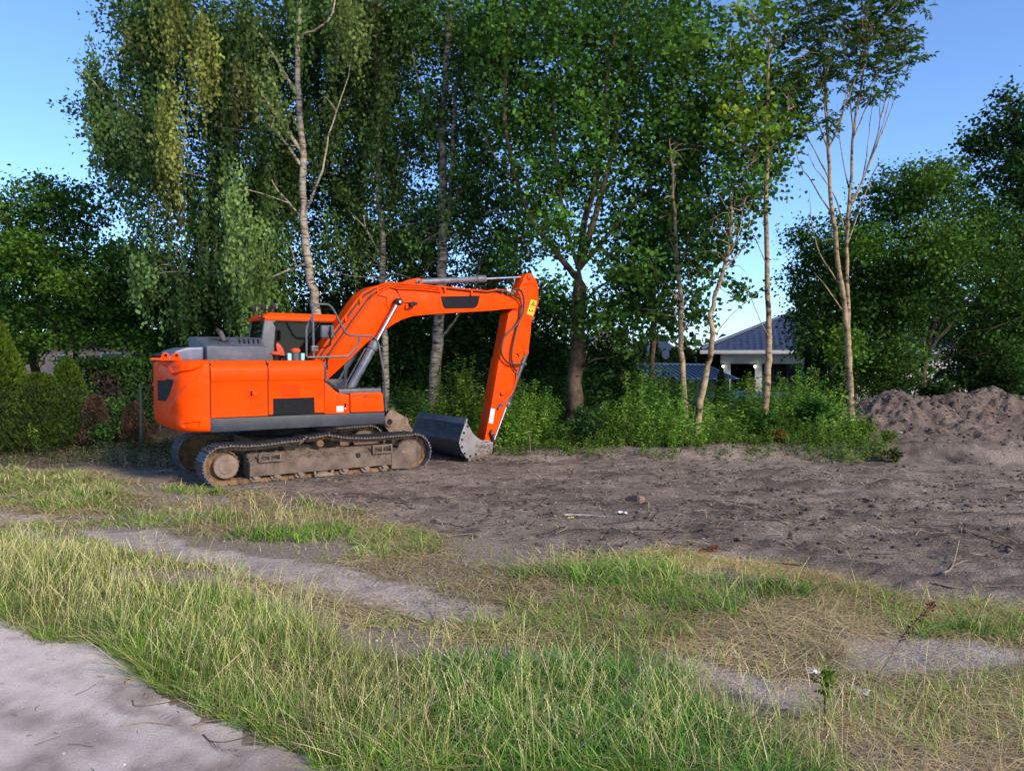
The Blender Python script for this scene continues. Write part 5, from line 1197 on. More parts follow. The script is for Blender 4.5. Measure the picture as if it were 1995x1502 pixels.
for (lab, bls, tx) in [('dark shrub behind the boom and the front of the digger body', [(690, 660, 60, 50), (780, 650, 70, 70), (800, 720, 70, 60), (720, 730, 60, 50)], 770),
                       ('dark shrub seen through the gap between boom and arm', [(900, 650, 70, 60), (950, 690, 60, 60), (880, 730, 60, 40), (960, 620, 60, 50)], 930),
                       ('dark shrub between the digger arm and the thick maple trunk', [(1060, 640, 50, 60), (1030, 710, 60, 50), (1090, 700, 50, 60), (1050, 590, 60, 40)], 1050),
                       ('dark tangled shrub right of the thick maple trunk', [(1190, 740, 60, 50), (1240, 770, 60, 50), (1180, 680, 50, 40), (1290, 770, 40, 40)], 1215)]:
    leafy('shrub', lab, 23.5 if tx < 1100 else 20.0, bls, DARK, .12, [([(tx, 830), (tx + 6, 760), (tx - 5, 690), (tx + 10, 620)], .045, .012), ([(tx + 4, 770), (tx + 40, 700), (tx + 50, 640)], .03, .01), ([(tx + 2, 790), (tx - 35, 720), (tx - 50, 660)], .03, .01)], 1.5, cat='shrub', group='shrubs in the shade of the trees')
leafy('shrub', 'wide green bush far behind the boom, filling the space between the birch trunks', 27.0, [(620, 640, 80, 60), (720, 610, 80, 60), (830, 610, 80, 60), (930, 600, 60, 50), (680, 700, 90, 50), (860, 690, 90, 50), (560, 700, 70, 50), (1010, 660, 50, 60)], (.05, .12, .03), .14, [([(770, 800), (776, 720), (765, 640)], .05, .015), ([(775, 740), (700, 660), (660, 620)], .03, .01), ([(776, 730), (850, 660), (900, 620)], .03, .01)], 1.6, cat='shrub')

# ---------------------------------------------------------------- conifers and hedges
THUJA = (.045, .075, .012)
def conifer(label, px, pbase, ptop, wpx, Y, col_, n, group, name='thuja', power=.8, dead=0.0, leaf=.11):
    b0 = at(px, pbase, Y); zt = at(px, ptop, Y)[2]; b0[2] = float(terr([b0[0]], [b0[1]])[0]); hgt = zt - b0[2]; rw = wpx * Y / F
    root = tag(empty(name, b0.tolist()), label, 'conifer', group)
    t = rng.random(n) ** 1.25; a = rng.random(n) * 2 * np.pi
    lump = 1 + .22 * vnoise(a * 1.6 + px, t * 5, 3) + .16 * vnoise(a * 4, t * 14, 4)
    r_ = rw * np.clip((1 - t) ** power * (1 - np.exp(-t * 14) * .25), 0.02, 1) * lump * (.78 + .22 * rng.random(n) ** .4)
    Pp = np.stack([r_ * np.cos(a), r_ * np.sin(a), t * hgt], 1)
    out = np.stack([np.cos(a), np.sin(a), np.zeros(n)], 1)
    axv = out * .75 + np.array([0, 0, .75]) + rvec(n, (.3, .3, .25)); tang = np.stack([-np.sin(a), np.cos(a), np.zeros(n)], 1)
    nr = out * .8 + tang * rng.normal(size=(n, 1)) * .7 + np.array([0, 0, .3])
    cl = np.array(col_)[None, :] * (.6 + .7 * rng.random((n, 1))) * (1 + .35 * vnoise(a * 3, t * 9, 8))[:, None]
    if dead:
        k = (vnoise(a * 1.2, t * 3.5, int(px)) + .5 < dead)[:, None]; cl = np.where(k, np.array([.12, .07, .04]) * (.6 + .8 * rng.random((n, 1))), cl)
    V, q, C = leaf_cards(Pp, leaf * (.6 + .8 * rng.random(n)), axv, nr, .5, np.clip(cl, .003, 1))
    np_mesh('crown', V, [q], M['leaf'], root, C)
    MB().tube([(0, 0, -.1), (.01, 0, hgt * .5), (0, 0, hgt * .85)], [.05, .035, .01], 6).build('trunk', M['darkbark'], root)
    return root
gh = 'clipped conifers at the left edge'
conifer('tallest yellow-green conifer at the left picture edge', -5, 890, 622, 88, 18.0, (.095, .155, .018), 15000, gh, power=.62)
conifer('squat rounded conifer beside the tallest yellow-green one', 78, 890, 728, 62, 17.9, (.07, .115, .016), 8000, gh, power=.38)
conifer('pointed green conifer right of the squat rounded one', 135, 890, 700, 48, 18.1, (.07, .12, .016), 8500, gh, power=.5, dead=.08)
conifer('half-dead conifer with a rusty orange-brown top', 186, 888, 772, 34, 18.0, (.075, .055, .03), 5000, gh, power=.4, dead=.7)
conifer('brown withered conifer against the dark green fence post', 262, 886, 785, 28, 18.0, (.07, .055, .035), 4500, gh, power=.4, dead=.6)
gb = 'row of slim dark conifers screening the far garden'
ORD = 'first second third fourth fifth sixth seventh eighth ninth tenth eleventh twelfth thirteenth fourteenth fifteenth sixteenth'.split()
for i in range(16):
    pxi = 1030 + i * 31 + random.uniform(-5, 5)
    conifer('slim dark conifer, %s from the left in the far row behind the shed and carport' % ORD[i], pxi, 790, 668 + random.uniform(-8, 20), 22 + random.uniform(0, 4), 38.0 + random.uniform(-.5, .5), (.03, .066, .02), 700, gb, power=.6, leaf=.3)
for px, tp, lab in ((1573, 672, 'narrow young conifer right of the carport, left of a pair'), (1598, 668, 'narrow young conifer right of the carport, right of a pair'), (1404, 722, 'small dark conifer in front of the blue shed roof end'), (897, 782, 'small dark conifer left of the bucket rim'), (1085, 745, 'dark narrow conifer left of the thick maple trunk')):
    conifer(lab, px, 850, tp, 16, 21.5, (.022, .046, .014), 2200, None, power=.65)
def hedge(label, x0, x1, yb, yt, Y, col_, n, dead):
    a0, a1 = at(x0, yb, Y), at(x1, yb, Y); zt = at(x0, yt, Y)[2]
    root = tag(empty('hedge', ((a0[0] + a1[0]) / 2, Y, 0)), label, 'hedge')
    W_ = a1[0] - a0[0]
    u = rng.random(n); v = rng.random(n) ** .7; f = rng.random(n)
    top = f < .35
    P_ = np.stack([(u - .5) * W_, np.where(top, (rng.random(n) - .5) * .9, -.45 + .2 * rng.random(n)), np.where(top, zt, zt * v)], 1) + rvec(n, (.05, .06, .07))
    dk = (vnoise(u * 9, v * 3, 5) + .5 < dead) & (P_[:, 2] < zt * .93)
    cl = np.where(dk[:, None], np.array([.07, .048, .032]), np.array(col_)) * (.55 + .9 * rng.random((n, 1)))
    V, q, C = leaf_cards(P_, .12 * (.6 + .8 * rng.random(n)), rvec(n) + np.array([0, -.3, .6]), rvec(n) + np.array([0, -.8, .4]), .5, cl)
    np_mesh('foliage', V, [q], M['leaf'], root, C)
    m2 = MB()
    for k in range(14): xx = -W_ / 2 + W_ * (k + .5) / 14; m2.tube([(xx, 0, -.1), (xx + .1, -.1, zt * .5), (xx - .1, 0, zt * .9)], [.03, .02, .008], 5)
    m2.build('stems', M['darkbark'], root)
hedge('clipped hedge, bare and brown below a flat green top, left of the digger', 130, 318, 880, 708, 21.0, (.045, .10, .02), 9000, .42)
hedge('dark evergreen hedge across the far side behind the trees', 330, 1000, 860, 735, 27.0, (.02, .04, .014), 12000, .25)

# ---------------------------------------------------------------- undergrowth at the foot of the trees
def plants(name, label, n, region, hmin, hmax, cols, leaf, kind, per, seed_w=1.0, kindprop='stuff'):
    Ps, Ax, Cs, mb_v, mb_f = [], [], [], [], []
    x = rng.uniform(region[0], region[1], n * 3); y = rng.uniform(region[2], region[3], n * 3)
    k = region[4](x, y); x = x[k][:n]; y = y[k][:n]; n = len(x); z = terr(x, y)
    patch = vnoise(x * .7, y * .7, 91)
    h_ = (hmin + (hmax - hmin) * rng.random(n) ** 1.4) * np.clip(1 + 1.6 * patch, .35, 1.7) * (np.clip(.45 + .55 * (y - ledge_y(x)) / 1.6, .4, 1.25) * np.where((x > 4.0) & (x < 7.4), .72, 1.0) if name == 'undergrowth' else 1)
    if name == 'tall_weeds': h_ = np.minimum(h_, np.where((x > 5.0) & (x < 8.8), 1.15, 1.7))
    cb = np.array(cols)[rng.integers(0, len(cols), n)] * (1 + .5 * vnoise(x * .9 + 7, y * .9, 92))[:, None] * (.75 + .5 * rng.random((n, 1)))
    ln = rng.normal(size=(n, 2)) * .13
    cnt = np.maximum(4, (per * h_ / hmax).astype(int)); idx = np.repeat(np.arange(n), cnt)
    t = .12 + .88 * rng.random(len(idx)); a = rng.random(len(idx)) * 2 * np.pi
    sp = leaf * (.35 + .55 * (1 - t)) * 1.1 + .02
    P_ = np.stack([x[idx] + ln[idx, 0] * h_[idx] * t ** 1.5 + np.cos(a) * sp, y[idx] + ln[idx, 1] * h_[idx] * t ** 1.5 + np.sin(a) * sp, z[idx] + h_[idx] * t], 1)
    out = np.stack([np.cos(a), np.sin(a), .25 - .6 * rng.random(len(idx))], 1)
    C_ = cb[idx] * (.8 + .4 * rng.random((len(idx), 1)))
    V, q, C = leaf_cards(P_, leaf * (.6 + .7 * rng.random(len(idx))), out, np.stack([-np.cos(a) * .3, -np.sin(a) * .3, np.ones(len(idx))], 1) + rvec(len(idx), (.3, .3, .1)), kind, np.clip(C_, .003, 1))
    # stems
    w = .004
    sv = np.empty((n, 4, 3)); tp = np.stack([x + ln[:, 0] * h_, y + ln[:, 1] * h_, z + h_], 1); bt = np.stack([x, y, z - .02], 1)
    ang = rng.random(n) * np.pi; sd = np.stack([np.cos(ang), np.sin(ang) * .5, 0 * ang], 1) * w
    sv[:, 0] = bt - sd; sv[:, 1] = bt + sd; sv[:, 2] = tp + sd * .4; sv[:, 3] = tp - sd * .4
    nv = len(V); V = np.concatenate([V, sv.reshape(-1, 3)]); q2 = np.arange(n * 4, dtype=np.int32).reshape(n, 4) + nv
    C = np.concatenate([C, np.repeat(np.clip(cb * .9, 0, 1), 4, axis=0)])
    o = np_mesh(name, V, [q, q2], M['leaf'], None, C)
    return tag(o, label, None, None, kindprop)
behind = lambda x, y: (y > ledge_y(x) + .15) & ~((x > 7.6) & (y < 18.2)) & (np.maximum(np.abs((x - EX0[0]) * eh[0] + (y - EX0[1]) * eh[1] - .4) - 2.6, np.abs((x - EX0[0]) * en[0] + (y - EX0[1]) * en[1]) - 1.9) > 0)
GRN = [(.17, .36, .045), (.25, .45, .06), (.31, .47, .08), (.11, .26, .04), (.18, .32, .08)]
plants('undergrowth', 'knee-high green weeds along the foot of the trees', 2600, (-3.2, 8.2, 16.0, 21.5, lambda x, y: behind(x, y) & (vnoise(x * 1.1 + 9, y * 1.1, 95) > -.22)), .25, 1.15, GRN, .10, .42, 40)
plants('ground_weeds', 'low leafy weeds at the edge of the dug earth', 2400, (-1.0, 8.4, 15.2, 18.6, lambda x, y: (y > ledge_y(x) - .35 + .9 * vnoise(x * 1.6, y * 1.6, 96)) & (behind(x, y) | (y < ledge_y(x) + .2)) & (y < ledge_y(x) + 1.8) & (x < 7.9)), .06, .38, [(.13, .25, .04), (.20, .30, .05), (.10, .19, .03)], .06, .6, 18)
plants('tall_weeds', 'tall goldenrod-like weeds on the far side of the trees', 1300, (-4.5, 10.5, 20.5, 25.0, lambda x, y: x > -4), .8, 1.5, [(.06, .13, .025), (.085, .16, .03), (.052, .125, .022)], .11, .26, 48)
plants('shade_weeds', 'dim weeds under the conifers at the left', 1100, (-13, -4.6, 16.2, 19.5, lambda x, y: (y > 16.2) & (vnoise(x * 1.2, y * 1.2, 77) > -.2)), .08, .45, [(.03, .055, .015), (.05, .075, .02), (.10, .08, .045)], .07, .4, 20)
plants('verge_weeds', 'low mixed weeds and dry stems in front of the left conifers', 900, (-13, -4.8, 14.4, 17.0, lambda x, y: (vnoise(x * 1.4, y * 1.4, 78) > -.05) & (y > 14.9 + .5 * vnoise(x, y, 79))), .05, .36, [(.10, .15, .04), (.30, .24, .12), (.22, .17, .09), (.12, .22, .05), (.40, .32, .17)], .07, .3, 16)
def shrub_at(label, px, pb, pt_, wpx, Y, col_, leaf, asp, n, name='leafy_shrub', cat='shrub', fl=.4, group=None):
    b0 = at(px, pb, Y); b0[2] = float(terr([b0[0]], [b0[1]])[0]); h_ = at(px, pt_, Y)[2] - b0[2]; rw = wpx * Y / F
    root = tag(empty(name, b0.tolist()), label, cat, group)
    mb = MB(); tips = []
    for k in range(16):
        a = random.random() * 6.28; r_ = rw * random.uniform(.2, .95); tp = np.array([math.cos(a) * r_, math.sin(a) * r_ * .9, h_ * random.uniform(.7, 1.05) * (1 - .25 * r_ / rw)])
        c_ = catmull([(0, 0, -.05), tp * np.array([.45, .45, .6]), tp], 4); mb.tube(c_, list(np.linspace(.009, .003, len(c_))), 5, False); tips.append(np.array(c_))
    T = np.concatenate([t_[2:] for t_ in tips]); base = T[rng.integers(0, len(T), n)] + rvec(n, (.08, .08, .06)) * (rw / .5)
    V, q, C = leaf_cards(base, leaf * (.6 + .7 * rng.random(n)), rvec(n, (1, 1, .4)) + np.array([0, 0, -.2]), rvec(n, (fl, fl, .3)) + np.array([0, 0, 1]), asp, tint(col_, n, .4, .35))
    np_mesh('foliage', V, [q], M['leaf'], root, C); mb.build('stems', M['maple'], root)
shrub_at('dark leafy shrub hiding the foot of the thick maple', 1135, 885, 792, 40, 17.2, (0.045, 0.120, 0.035), .10, .5, 2600)
shrub_at('bright green feathery shrub right of the digger arm', 1058, 850, 752, 34, 19.0, (0.120, 0.272, 0.040), .075, .28, 3800)
shrub_at('tall bright weed clump right of the thick maple trunk', 1145, 840, 760, 22, 20.0, (0.096, 0.224, 0.035), .07, .3, 1800)
shrub_at('dense green elder shrub between the lime maple and the ash', 1583, 868, 770, 44, 17.6, (0.056, 0.160, 0.026), .11, .42, 3600)
shrub_at('lime-green low bush at the foot of the ash', 1668, 866, 815, 42, 17.0, (0.120, 0.208, 0.032), .07, .5, 2400)
shrub_at('yellowish low bush near the edge of the dug earth', 1255, 885, 808, 50, 17.4, (0.128, 0.224, 0.040), .06, .5, 3600)
shrub_at('leafy weed clump at the base of the lime maple', 1485, 862, 800, 40, 17.2, (0.072, 0.184, 0.035), .10, .45, 2400)
shrub_at('small sunlit bush on the corner of the earth bank', 1727, 890, 838, 20, 16.6, (0.160, 0.224, 0.048), .06, .5, 900)
shrub_at('broad-leaved bramble beside the half-dead conifer', 205, 880, 815, 30, 17.4, (0.064, 0.160, 0.032), .10, .75, 700)
shrub_at('small light-green sapling in front of the squat conifer', 70, 880, 820, 16, 17.3, (0.160, 0.288, 0.032), .075, .6, 420)
shrub_at('pale green bush under the raised arm, behind the bucket', 905, 850, 762, 55, 21.0, (0.112, 0.208, 0.048), .08, .4, 3400)
shrub_at('pale green bush in the gap right of the body, behind the tracks', 795, 850, 765, 42, 21.0, (0.088, 0.192, 0.064), .08, .4, 3000)

shrub_at('green nettle-like weeds between the half-dead conifer and the fence post', 228, 885, 772, 26, 18.2, (0.080, 0.192, 0.040), .10, .38, 1500)
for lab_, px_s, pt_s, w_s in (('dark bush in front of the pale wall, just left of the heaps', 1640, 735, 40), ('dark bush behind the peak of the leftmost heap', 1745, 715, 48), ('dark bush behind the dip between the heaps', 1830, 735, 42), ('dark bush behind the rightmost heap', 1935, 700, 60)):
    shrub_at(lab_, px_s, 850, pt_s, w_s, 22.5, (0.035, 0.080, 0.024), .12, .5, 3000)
# ---------------------------------------------------------------- soil heaps
ico = bmesh.new(); bmesh.ops.create_icosphere(ico, subdivisions=1, radius=1.0); iv = np.array([v.co[:] for v in ico.verts]); ifc = np.array([[v.index for v in f.verts] for f in ico.faces], np.int32); ico.free()
CLODC = np.array([(.15, .115, .095), (.21, .165, .135), (.27, .215, .175), (.12, .092, .078)])
def clod_mesh(Pc, rs, cols, sq=.6):
    n = len(Pc); r_ = rs[0] + (rs[1] - rs[0]) * rng.random(n) ** 3
    V = np.repeat(iv[None], n, 0) * (1 + .5 * (rng.random((n, len(iv), 1)) - .5)); V[:, :, 2] *= sq; th = rng.random(n) * 6.28; c_, s_ = np.cos(th)[:, None], np.sin(th)[:, None]
    V = np.stack([(V[:, :, 0] * c_ * 1.25 - V[:, :, 1] * s_), (V[:, :, 0] * s_ * 1.25 + V[:, :, 1] * c_), V[:, :, 2]], 2) * r_[:, None, None] + (Pc + np.stack([0 * r_, 0 * r_, r_ * .2], 1))[:, None]
    fc = (ifc[None] + (np.arange(n) * len(iv))[:, None, None]).reshape(-1, 3)
    cc = np.array(cols)[rng.integers(0, len(cols), n)] * (.7 + .6 * rng.random((n, 1)))
    return V.reshape(-1, 3), [fc], np.repeat(cc, len(iv), axis=0)
def heap(label, px, py, Y, rad, sx=1.0, seed=0):
    c0 = at(px, py, Y); zb = float(terr([c0[0]], [c0[1]])[0]); h_ = c0[2] - zb
    g = np.linspace(-1, 1, 110); A_, B_ = np.meshgrid(g * rad * sx, g * rad)
    r_ = np.hypot(A_ / sx, B_) / rad
    wx, wy = c0[0] + A_, c0[1] + B_
    an = np.arctan2(B_, A_); r_ = r_ * (1 + .16 * vnoise(an * 1.5, an * 0 + seed, seed) + .10 * vnoise(an * 4, an * 0, seed + 3))
    pr = np.clip(1 - r_, 0, 1); pr = pr * .8 + .2 * sstep(0, 1, pr) - .06 * np.exp(-(r_ / .09) ** 2)
    n_ = .17 * fbm(wx * 1.3, wy * 1.3, seed + 5, 3) + .15 * fbm(wx * 4.5, wy * 4.5, seed + 6, 4) + .05 * fbm(wx * 14, wy * 14, seed + 7, 2)
    z = h_ * pr + n_ * np.clip(pr * 4, 0, 1) - .12 * (pr <= 0.0)
    V = np.stack([A_.ravel(), B_.ravel(), z.ravel()], 1)
    t = np.clip(.5 + .8 * fbm(wx * 1.5, wy * 1.5, seed + 8, 4) + .3 * fbm(wx * 9, wy * 9, seed + 9, 2), 0, 1).ravel()[:, None]
    C_ = np.array([.12, .089, .073]) * (1 - t) + np.array([.31, .235, .19]) * t
    ii = (np.arange(109)[:, None] * 110 + np.arange(109)[None, :]).ravel()
    fr = (pr > -1).ravel()
    o = np_mesh('soil_heap', V, [np.stack([ii, ii + 1, ii + 111, ii + 110], 1)], M['soil'], None, C_, True)
    o.location = (c0[0], c0[1], zb)
    v0, q0_, c0_ = clod_mesh(V[rng.choice(len(V), 900, p=np.clip(pr.ravel(), 1e-6, .35) / np.clip(pr.ravel(), 1e-6, .35).sum())], (.010, .055), CLODC)
    np_mesh('clods', v0, q0_, M['soil'], o, c0_, True)['kind'] = 'stuff'
    return tag(o, label, 'soil heap', 'heaps of dug earth at the right')
heap('leftmost heap of dug brown earth beside the ash tree', 1756, 752, 19.3, 2.15, 1.05, 3)
heap('low middle heap of dug earth between two taller ones', 1866, 764, 19.6, 2.1, 1.1, 17)
heap('heap of dug earth cut off by the right picture edge', 1930, 756, 19.8, 2.2, 1.1, 29)
heap('spread earth slope in front of the pointed heaps', 1900, 812, 18.3, 2.1, 1.9, 41)

# ---------------------------------------------------------------- fence and houses beyond the trees
fr = tag(empty('wire_fence', (-8.29, 17.15, 0)), 'chain-link fence with dark green posts left of the counterweight', 'fence')
M['fence'] = mat('fence_green', (.012, .028, .022), .5, .2, (.02, .035, .03), 9)
for k in range(-1, 2):
    z0 = float(terr([-8.29 + 4.4 * k], [17.15])[0])
    MB().tube([(4.4 * k, 0, z0 - .2), (4.4 * k, 0, 1.56)], .032, 10).sphere((4.4 * k, 0, 1.56), .034, 8, (1, 1, .5)).build('fence_post', M['fence'], fr)
mb = MB()
for x in np.arange(-5.0, 2.5, .11):
    for d in (1, -1):
        xa, xb = x, x + d * 1.4
        xa_, za_, xb_, zb_ = xa, .08, xb, 1.48
        if xb_ < -5 or xb_ > 2.5: continue
        mb.tube([(xa_, .01 * d, za_), (xb_, .01 * d, zb_)], .0022, 3, False)
for z in (.08, .8, 1.48): mb.tube([(-5, 0, z), (2.5, 0, z)], .003, 3, False)
mb.build('wire_mesh', M['fence'], fr)

M['whitewall'] = mat('white_render', (.58, .59, .62), .8, 0, (.5, .51, .54), 3)
M['tile'] = mat('dark_blue_roof_tile', (.028, .042, .085), .4, 0, (.042, .058, .11), 8, spec=.5)
M['blueroof'] = mat('blue_grey_metal_roof', (.28, .36, .47), .35, .3, (.33, .40, .50), 3)
M['darkwin'] = mat('dark_window_glass', (.015, .018, .02), .1, 0, (.03, .03, .035), 4)
M['peach'] = mat('peach_render', (.60, .38, .26), .85, 0, (.52, .33, .23), 2)
M['brownroof'] = mat('brown_grey_roof', (.20, .15, .14), .8, 0, (.26, .20, .19), 6)
M['turq'] = mat('turquoise_plastic', (.08, .34, .36), .4, 0, (.10, .42, .42), 4)
# bungalow with the open carport and hipped roof
A_ = at(1366, 684, 36.0); rz = R(-14)
bh = tag(empty('house', (A_[0], A_[1], 0), rz), 'white bungalow with a dark blue tiled hip roof and open carport', 'house')
EZ = 2.42; W_, D_ = 11.0, 8.0; PT = .42
n_c = 13; run = 4.0
for i in range(n_c):
    s0, s1 = run * i / n_c, run * (i + 1) / n_c + .03
    vs, fs = [], []; xl, xr = s0, W_ - s0
    nn = 120
    for k in range(nn + 1):
        x = xl + (xr - xl) * k / nn; wv = .028 * math.cos(x * 2 * math.pi / .3)
        xx1 = (xl + s1 - s0) + (xr - xl - 2 * (s1 - s0)) * k / nn
        vs += [(x, s0, EZ + s0 * PT + .065 + wv), (xx1, s1, EZ + s1 * PT + .02 + wv), (x, s0, EZ + s0 * PT - .01)]
    for k in range(nn): a = k * 3; fs += [(a, a + 3, a + 4, a + 1), (a + 2, a + 5, a + 3, a)]
    MB().add(vs, fs).build('tile_course', M['tile'], bh, ang=50)
    vs, fs = [], []
    yl, yr = s0, D_ - s0
    for k in range(61):
        y = yl + (yr - yl) * k / 60; wv = .028 * math.cos(y * 2 * math.pi / .3); yy1 = (yl + s1 - s0) + (yr - yl - 2 * (s1 - s0)) * k / 60
        vs += [(s0, y, EZ + s0 * PT + .065 + wv), (s1, yy1, EZ + s1 * PT + .02 + wv), (s0, y, EZ + s0 * PT - .01)]
    for k in range(60): a = k * 3; fs += [(a + 1, a + 4, a + 3, a), (a, a + 3, a + 5, a + 2)]
    MB().add(vs, fs).build('tile_course', M['tile'], bh, ang=50)
MB().tube([(0, 0, EZ + .08), (run, run, EZ + run * PT + .08), (W_ - run, run, EZ + run * PT + .08), (W_, 0, EZ + .08)], .09, 8).build('ridge_cap', M['tile'], bh)
MB().add([(W_, 0, EZ), (W_, D_, EZ), (W_ - run, run, EZ + run * PT), (0, D_, EZ), (run, run, EZ + run * PT)], [(0, 1, 2), (1, 3, 4, 2)]).build('roof_back', M['tile'], bh)
MB().box(-.05, W_, -.06, -.01, EZ - .16, EZ + .01).box(-.06, -.01, -.01, D_, EZ - .16, EZ + .01).build('fascia', M['whitewall'], bh, .01)
MB().box(.02, W_, .02, D_ - .1, EZ - .14, EZ - .10).build('soffit', M['whitewall'], bh)
MB().box(.9, W_ - .3, .75, 1.05, EZ - .62, EZ - .15).box(.9, 1.2, 1.05, D_ - .5, EZ - .62, EZ - .15).build('beam', M['whitewall'], bh, .01)
for x, y in ((1.2, .9), (2.62, .9), (1.2, 5.0)):
    MB().box(x - .16, x + .16, y - .14, y + .14, 0, EZ - .63).build('post', M['whitewall'], bh, .01)
MB().box(4.6, W_ - .3, .95, 1.2, 0, EZ - .63).build('wall', M['whitewall'], bh)
wf = MB().box(3.3, 4.55, 1.5, 1.6, 0, EZ - .2).build('window', M['darkwin'], bh)
for x in (3.3, 3.95, 4.5): MB().box(x, x + .06, 1.44, 1.5, 0, EZ - .64).build('window_frame', M['greydark'], wf)
MB().box(3.2, W_ - .3, 3.5, D_ - .4, 0, EZ - .15).build('house_wall', M['whitewall'], bh)
lamp_m, nt, b = nodes_of('lit_lamp_glass'); b.inputs['Base Color'].default_value = (.8, .75, .6, 1); b.inputs['Emission Color'].default_value = (1, .85, .55, 1); b.inputs['Emission Strength'].default_value = 6
for x in (1.02, 2.46):
    l_ = MB().box(x - .05, x + .03, .70, .76, EZ - .78, EZ - .64).build('wall_lamp', M['greydark'], bh, .005)
    MB().sphere((x - .01, .66, EZ - .74), .055, 10).build('lamp_bulb', lamp_m, l_)
# low shed with the blue ribbed roof
b0, b1, f1, f0 = at(1236, 711, 28.6), at(1383, 713, 28.6), at(1442, 738, 25.6), at(1262, 737, 25.6)
sd = tag(empty('garden_shed', ((f0[0] + f1[0]) / 2, 27, 0)), 'low shed with a light blue ribbed metal roof behind the young maples', 'shed')
so_ = np.array([(f0[0] + f1[0]) / 2, 27, 0])
q0, q1, q2, q3 = [p - so_ for p in (b0, b1, f1, f0)]
NP = 17
for k in range(NP):
    t0, t1 = k / NP, (k + 1) / NP - .004
    pa, pb, pc2, pd = q0 + (q1 - q0) * t0, q0 + (q1 - q0) * t1, q3 + (q2 - q3) * t1, q3 + (q2 - q3) * t0
    up = np.array([0, 0, .02]); MB().add([pa, pb, pc2, pd, pa - up, pb - up, pc2 - up, pd - up], [(0, 3, 2, 1), (4, 5, 6, 7), (0, 4, 7, 3), (1, 2, 6, 5), (2, 3, 7, 6), (0, 1, 5, 4)]).build('roof_panel', M['blueroof'], sd)
    e_ = (q1 - q0) / np.linalg.norm(q1 - q0) * .018; r2 = np.array([0, 0, .05])
    MB().add([pa - e_, pa + e_, pd + e_, pd - e_, pa - e_ + r2, pa + e_ + r2, pd + e_ + r2, pd - e_ + r2], [(4, 7, 6, 5), (0, 4, 5, 1), (3, 2, 6, 7), (0, 3, 7, 4), (1, 5, 6, 2)]).build('roof_seam', M['greydark'], sd)
up = np.array([0, 0, .03])
MB().tube([q0 + up, q1 + up], .05, 8).build('ridge_strip', M['whitewall'], sd)
zf = q2[2] - .03
MB().add([(q3[0] + .15, q3[1] + .2, 0), (q2[0] - .3, q2[1] + .2, 0), (q2[0] - .3, q2[1] + .2, zf), (q3[0] + .15, q3[1] + .2, zf), (q0[0] + .15, q0[1] - .1, 0), (q1[0] - .2, q1[1] - .1, 0), (q1[0] - .2, q1[1] - .1, q1[2] - .05), (q0[0] + .15, q0[1] - .1, q0[2] - .05)], [(0, 1, 2, 3), (5, 4, 7, 6), (1, 5, 6, 2), (4, 0, 3, 7)]).build('shed_wall', mat('dark_boards', (.06, .055, .05), .8, 0, (.09, .08, .075), 6), sd)
# other far houses
def simple_house(label, px0, px1, pe, pr_, Y, wall, roof_, dep=6.0, wins=(), hip=1.2):
    a0, a1 = at(px0, 760, Y), at(px1, 760, Y); ze = at(px0, pe, Y)[2]; zr = at(px0, pr_, Y)[2]; w = a1[0] - a0[0]
    h_ = tag(empty('house', (a0[0], Y, 0)), label, 'house')
    MB().box(.3, w - .3, .3, dep - .3, 0, ze).build('wall', wall, h_)
    r_ = MB().add([(0, 0, ze), (w, 0, ze), (w, dep, ze), (0, dep, ze), (hip, dep / 2, zr), (w - hip, dep / 2, zr), (0, 0, ze - .15), (w, 0, ze - .15), (w, dep, ze - .15), (0, dep, ze - .15)], [(0, 1, 5, 4), (1, 2, 5), (2, 3, 4, 5), (3, 0, 4), (6, 9, 8, 7), (0, 6, 7, 1), (1, 7, 8, 2), (2, 8, 9, 3), (3, 9, 6, 0)]).build('roof', roof_, h_)
    for k in range(8):
        t0 = k / 8; MB().box(hip * t0, w - hip * t0, dep / 2 * t0 - .02, dep / 2 * t0 + .04, ze + (zr - ze) * t0, ze + (zr - ze) * t0 + .05).build('tile_course', roof_, r_)
    for (u0, u1, v0, v1) in wins:
        p0, p1 = at(u0, v0, Y + .28), at(u1, v1, Y + .28)
        f_ = MB().box(p0[0] - a0[0], p1[0] - a0[0], .24, .30, p1[2], p0[2]).build('window', M['whitewall'], h_, .01)
        MB().box(p0[0] - a0[0] + .07, p1[0] - a0[0] - .07, .225, .245, p1[2] + .07, p0[2] - .07).build('pane', M['darkwin'], f_)
    return h_
simple_house('peach-walled house behind the brown hedge at the left', 20, 330, 668, 636, 33.0, M['peach'], M['darkbark'], 7.0, [(196, 245, 686, 712), (110, 140, 690, 730)])
simple_house('pinkish brown-roofed house glimpsed right of the thick maple', 1140, 1240, 688, 642, 50.0, M['peach'], M['brownroof'], 8.0, [(1160, 1180, 694, 712)])
simple_house('far house with a plain dark blue roof left of the carport', 1262, 1352, 694, 664, 52.0, M['whitewall'], M['tile'], 8.0, [(1290, 1310, 698, 712)])
simple_house('small white hut glimpsed through the branches behind the boom', 900, 930, 700, 688, 32.0, M['whitewall'], M['brownroof'], 3.0, [(905, 913, 706, 722)], .3)
gw_ = tag(empty('garden_wall', (at(1600, 700, 31)[0], 31.0, 0)), 'pale rendered garden wall showing through branches behind the heaps', 'wall')
for k in range(5):
    x0 = k * 1.75
    MB().box(x0 + .13, x0 + 1.62, 0, .15, 0, 1.95).build('wall_panel', M['whitewall'], gw_, .01)
    MB().box(x0 - .12, x0 + .12, -.05, .2, 0, 2.08).build('pillar', M['whitewall'], gw_, .01)
    MB().box(x0 + .13, x0 + 1.62, -.03, 0, 1.2, 1.28).build('coping', M['blueroof'], gw_)
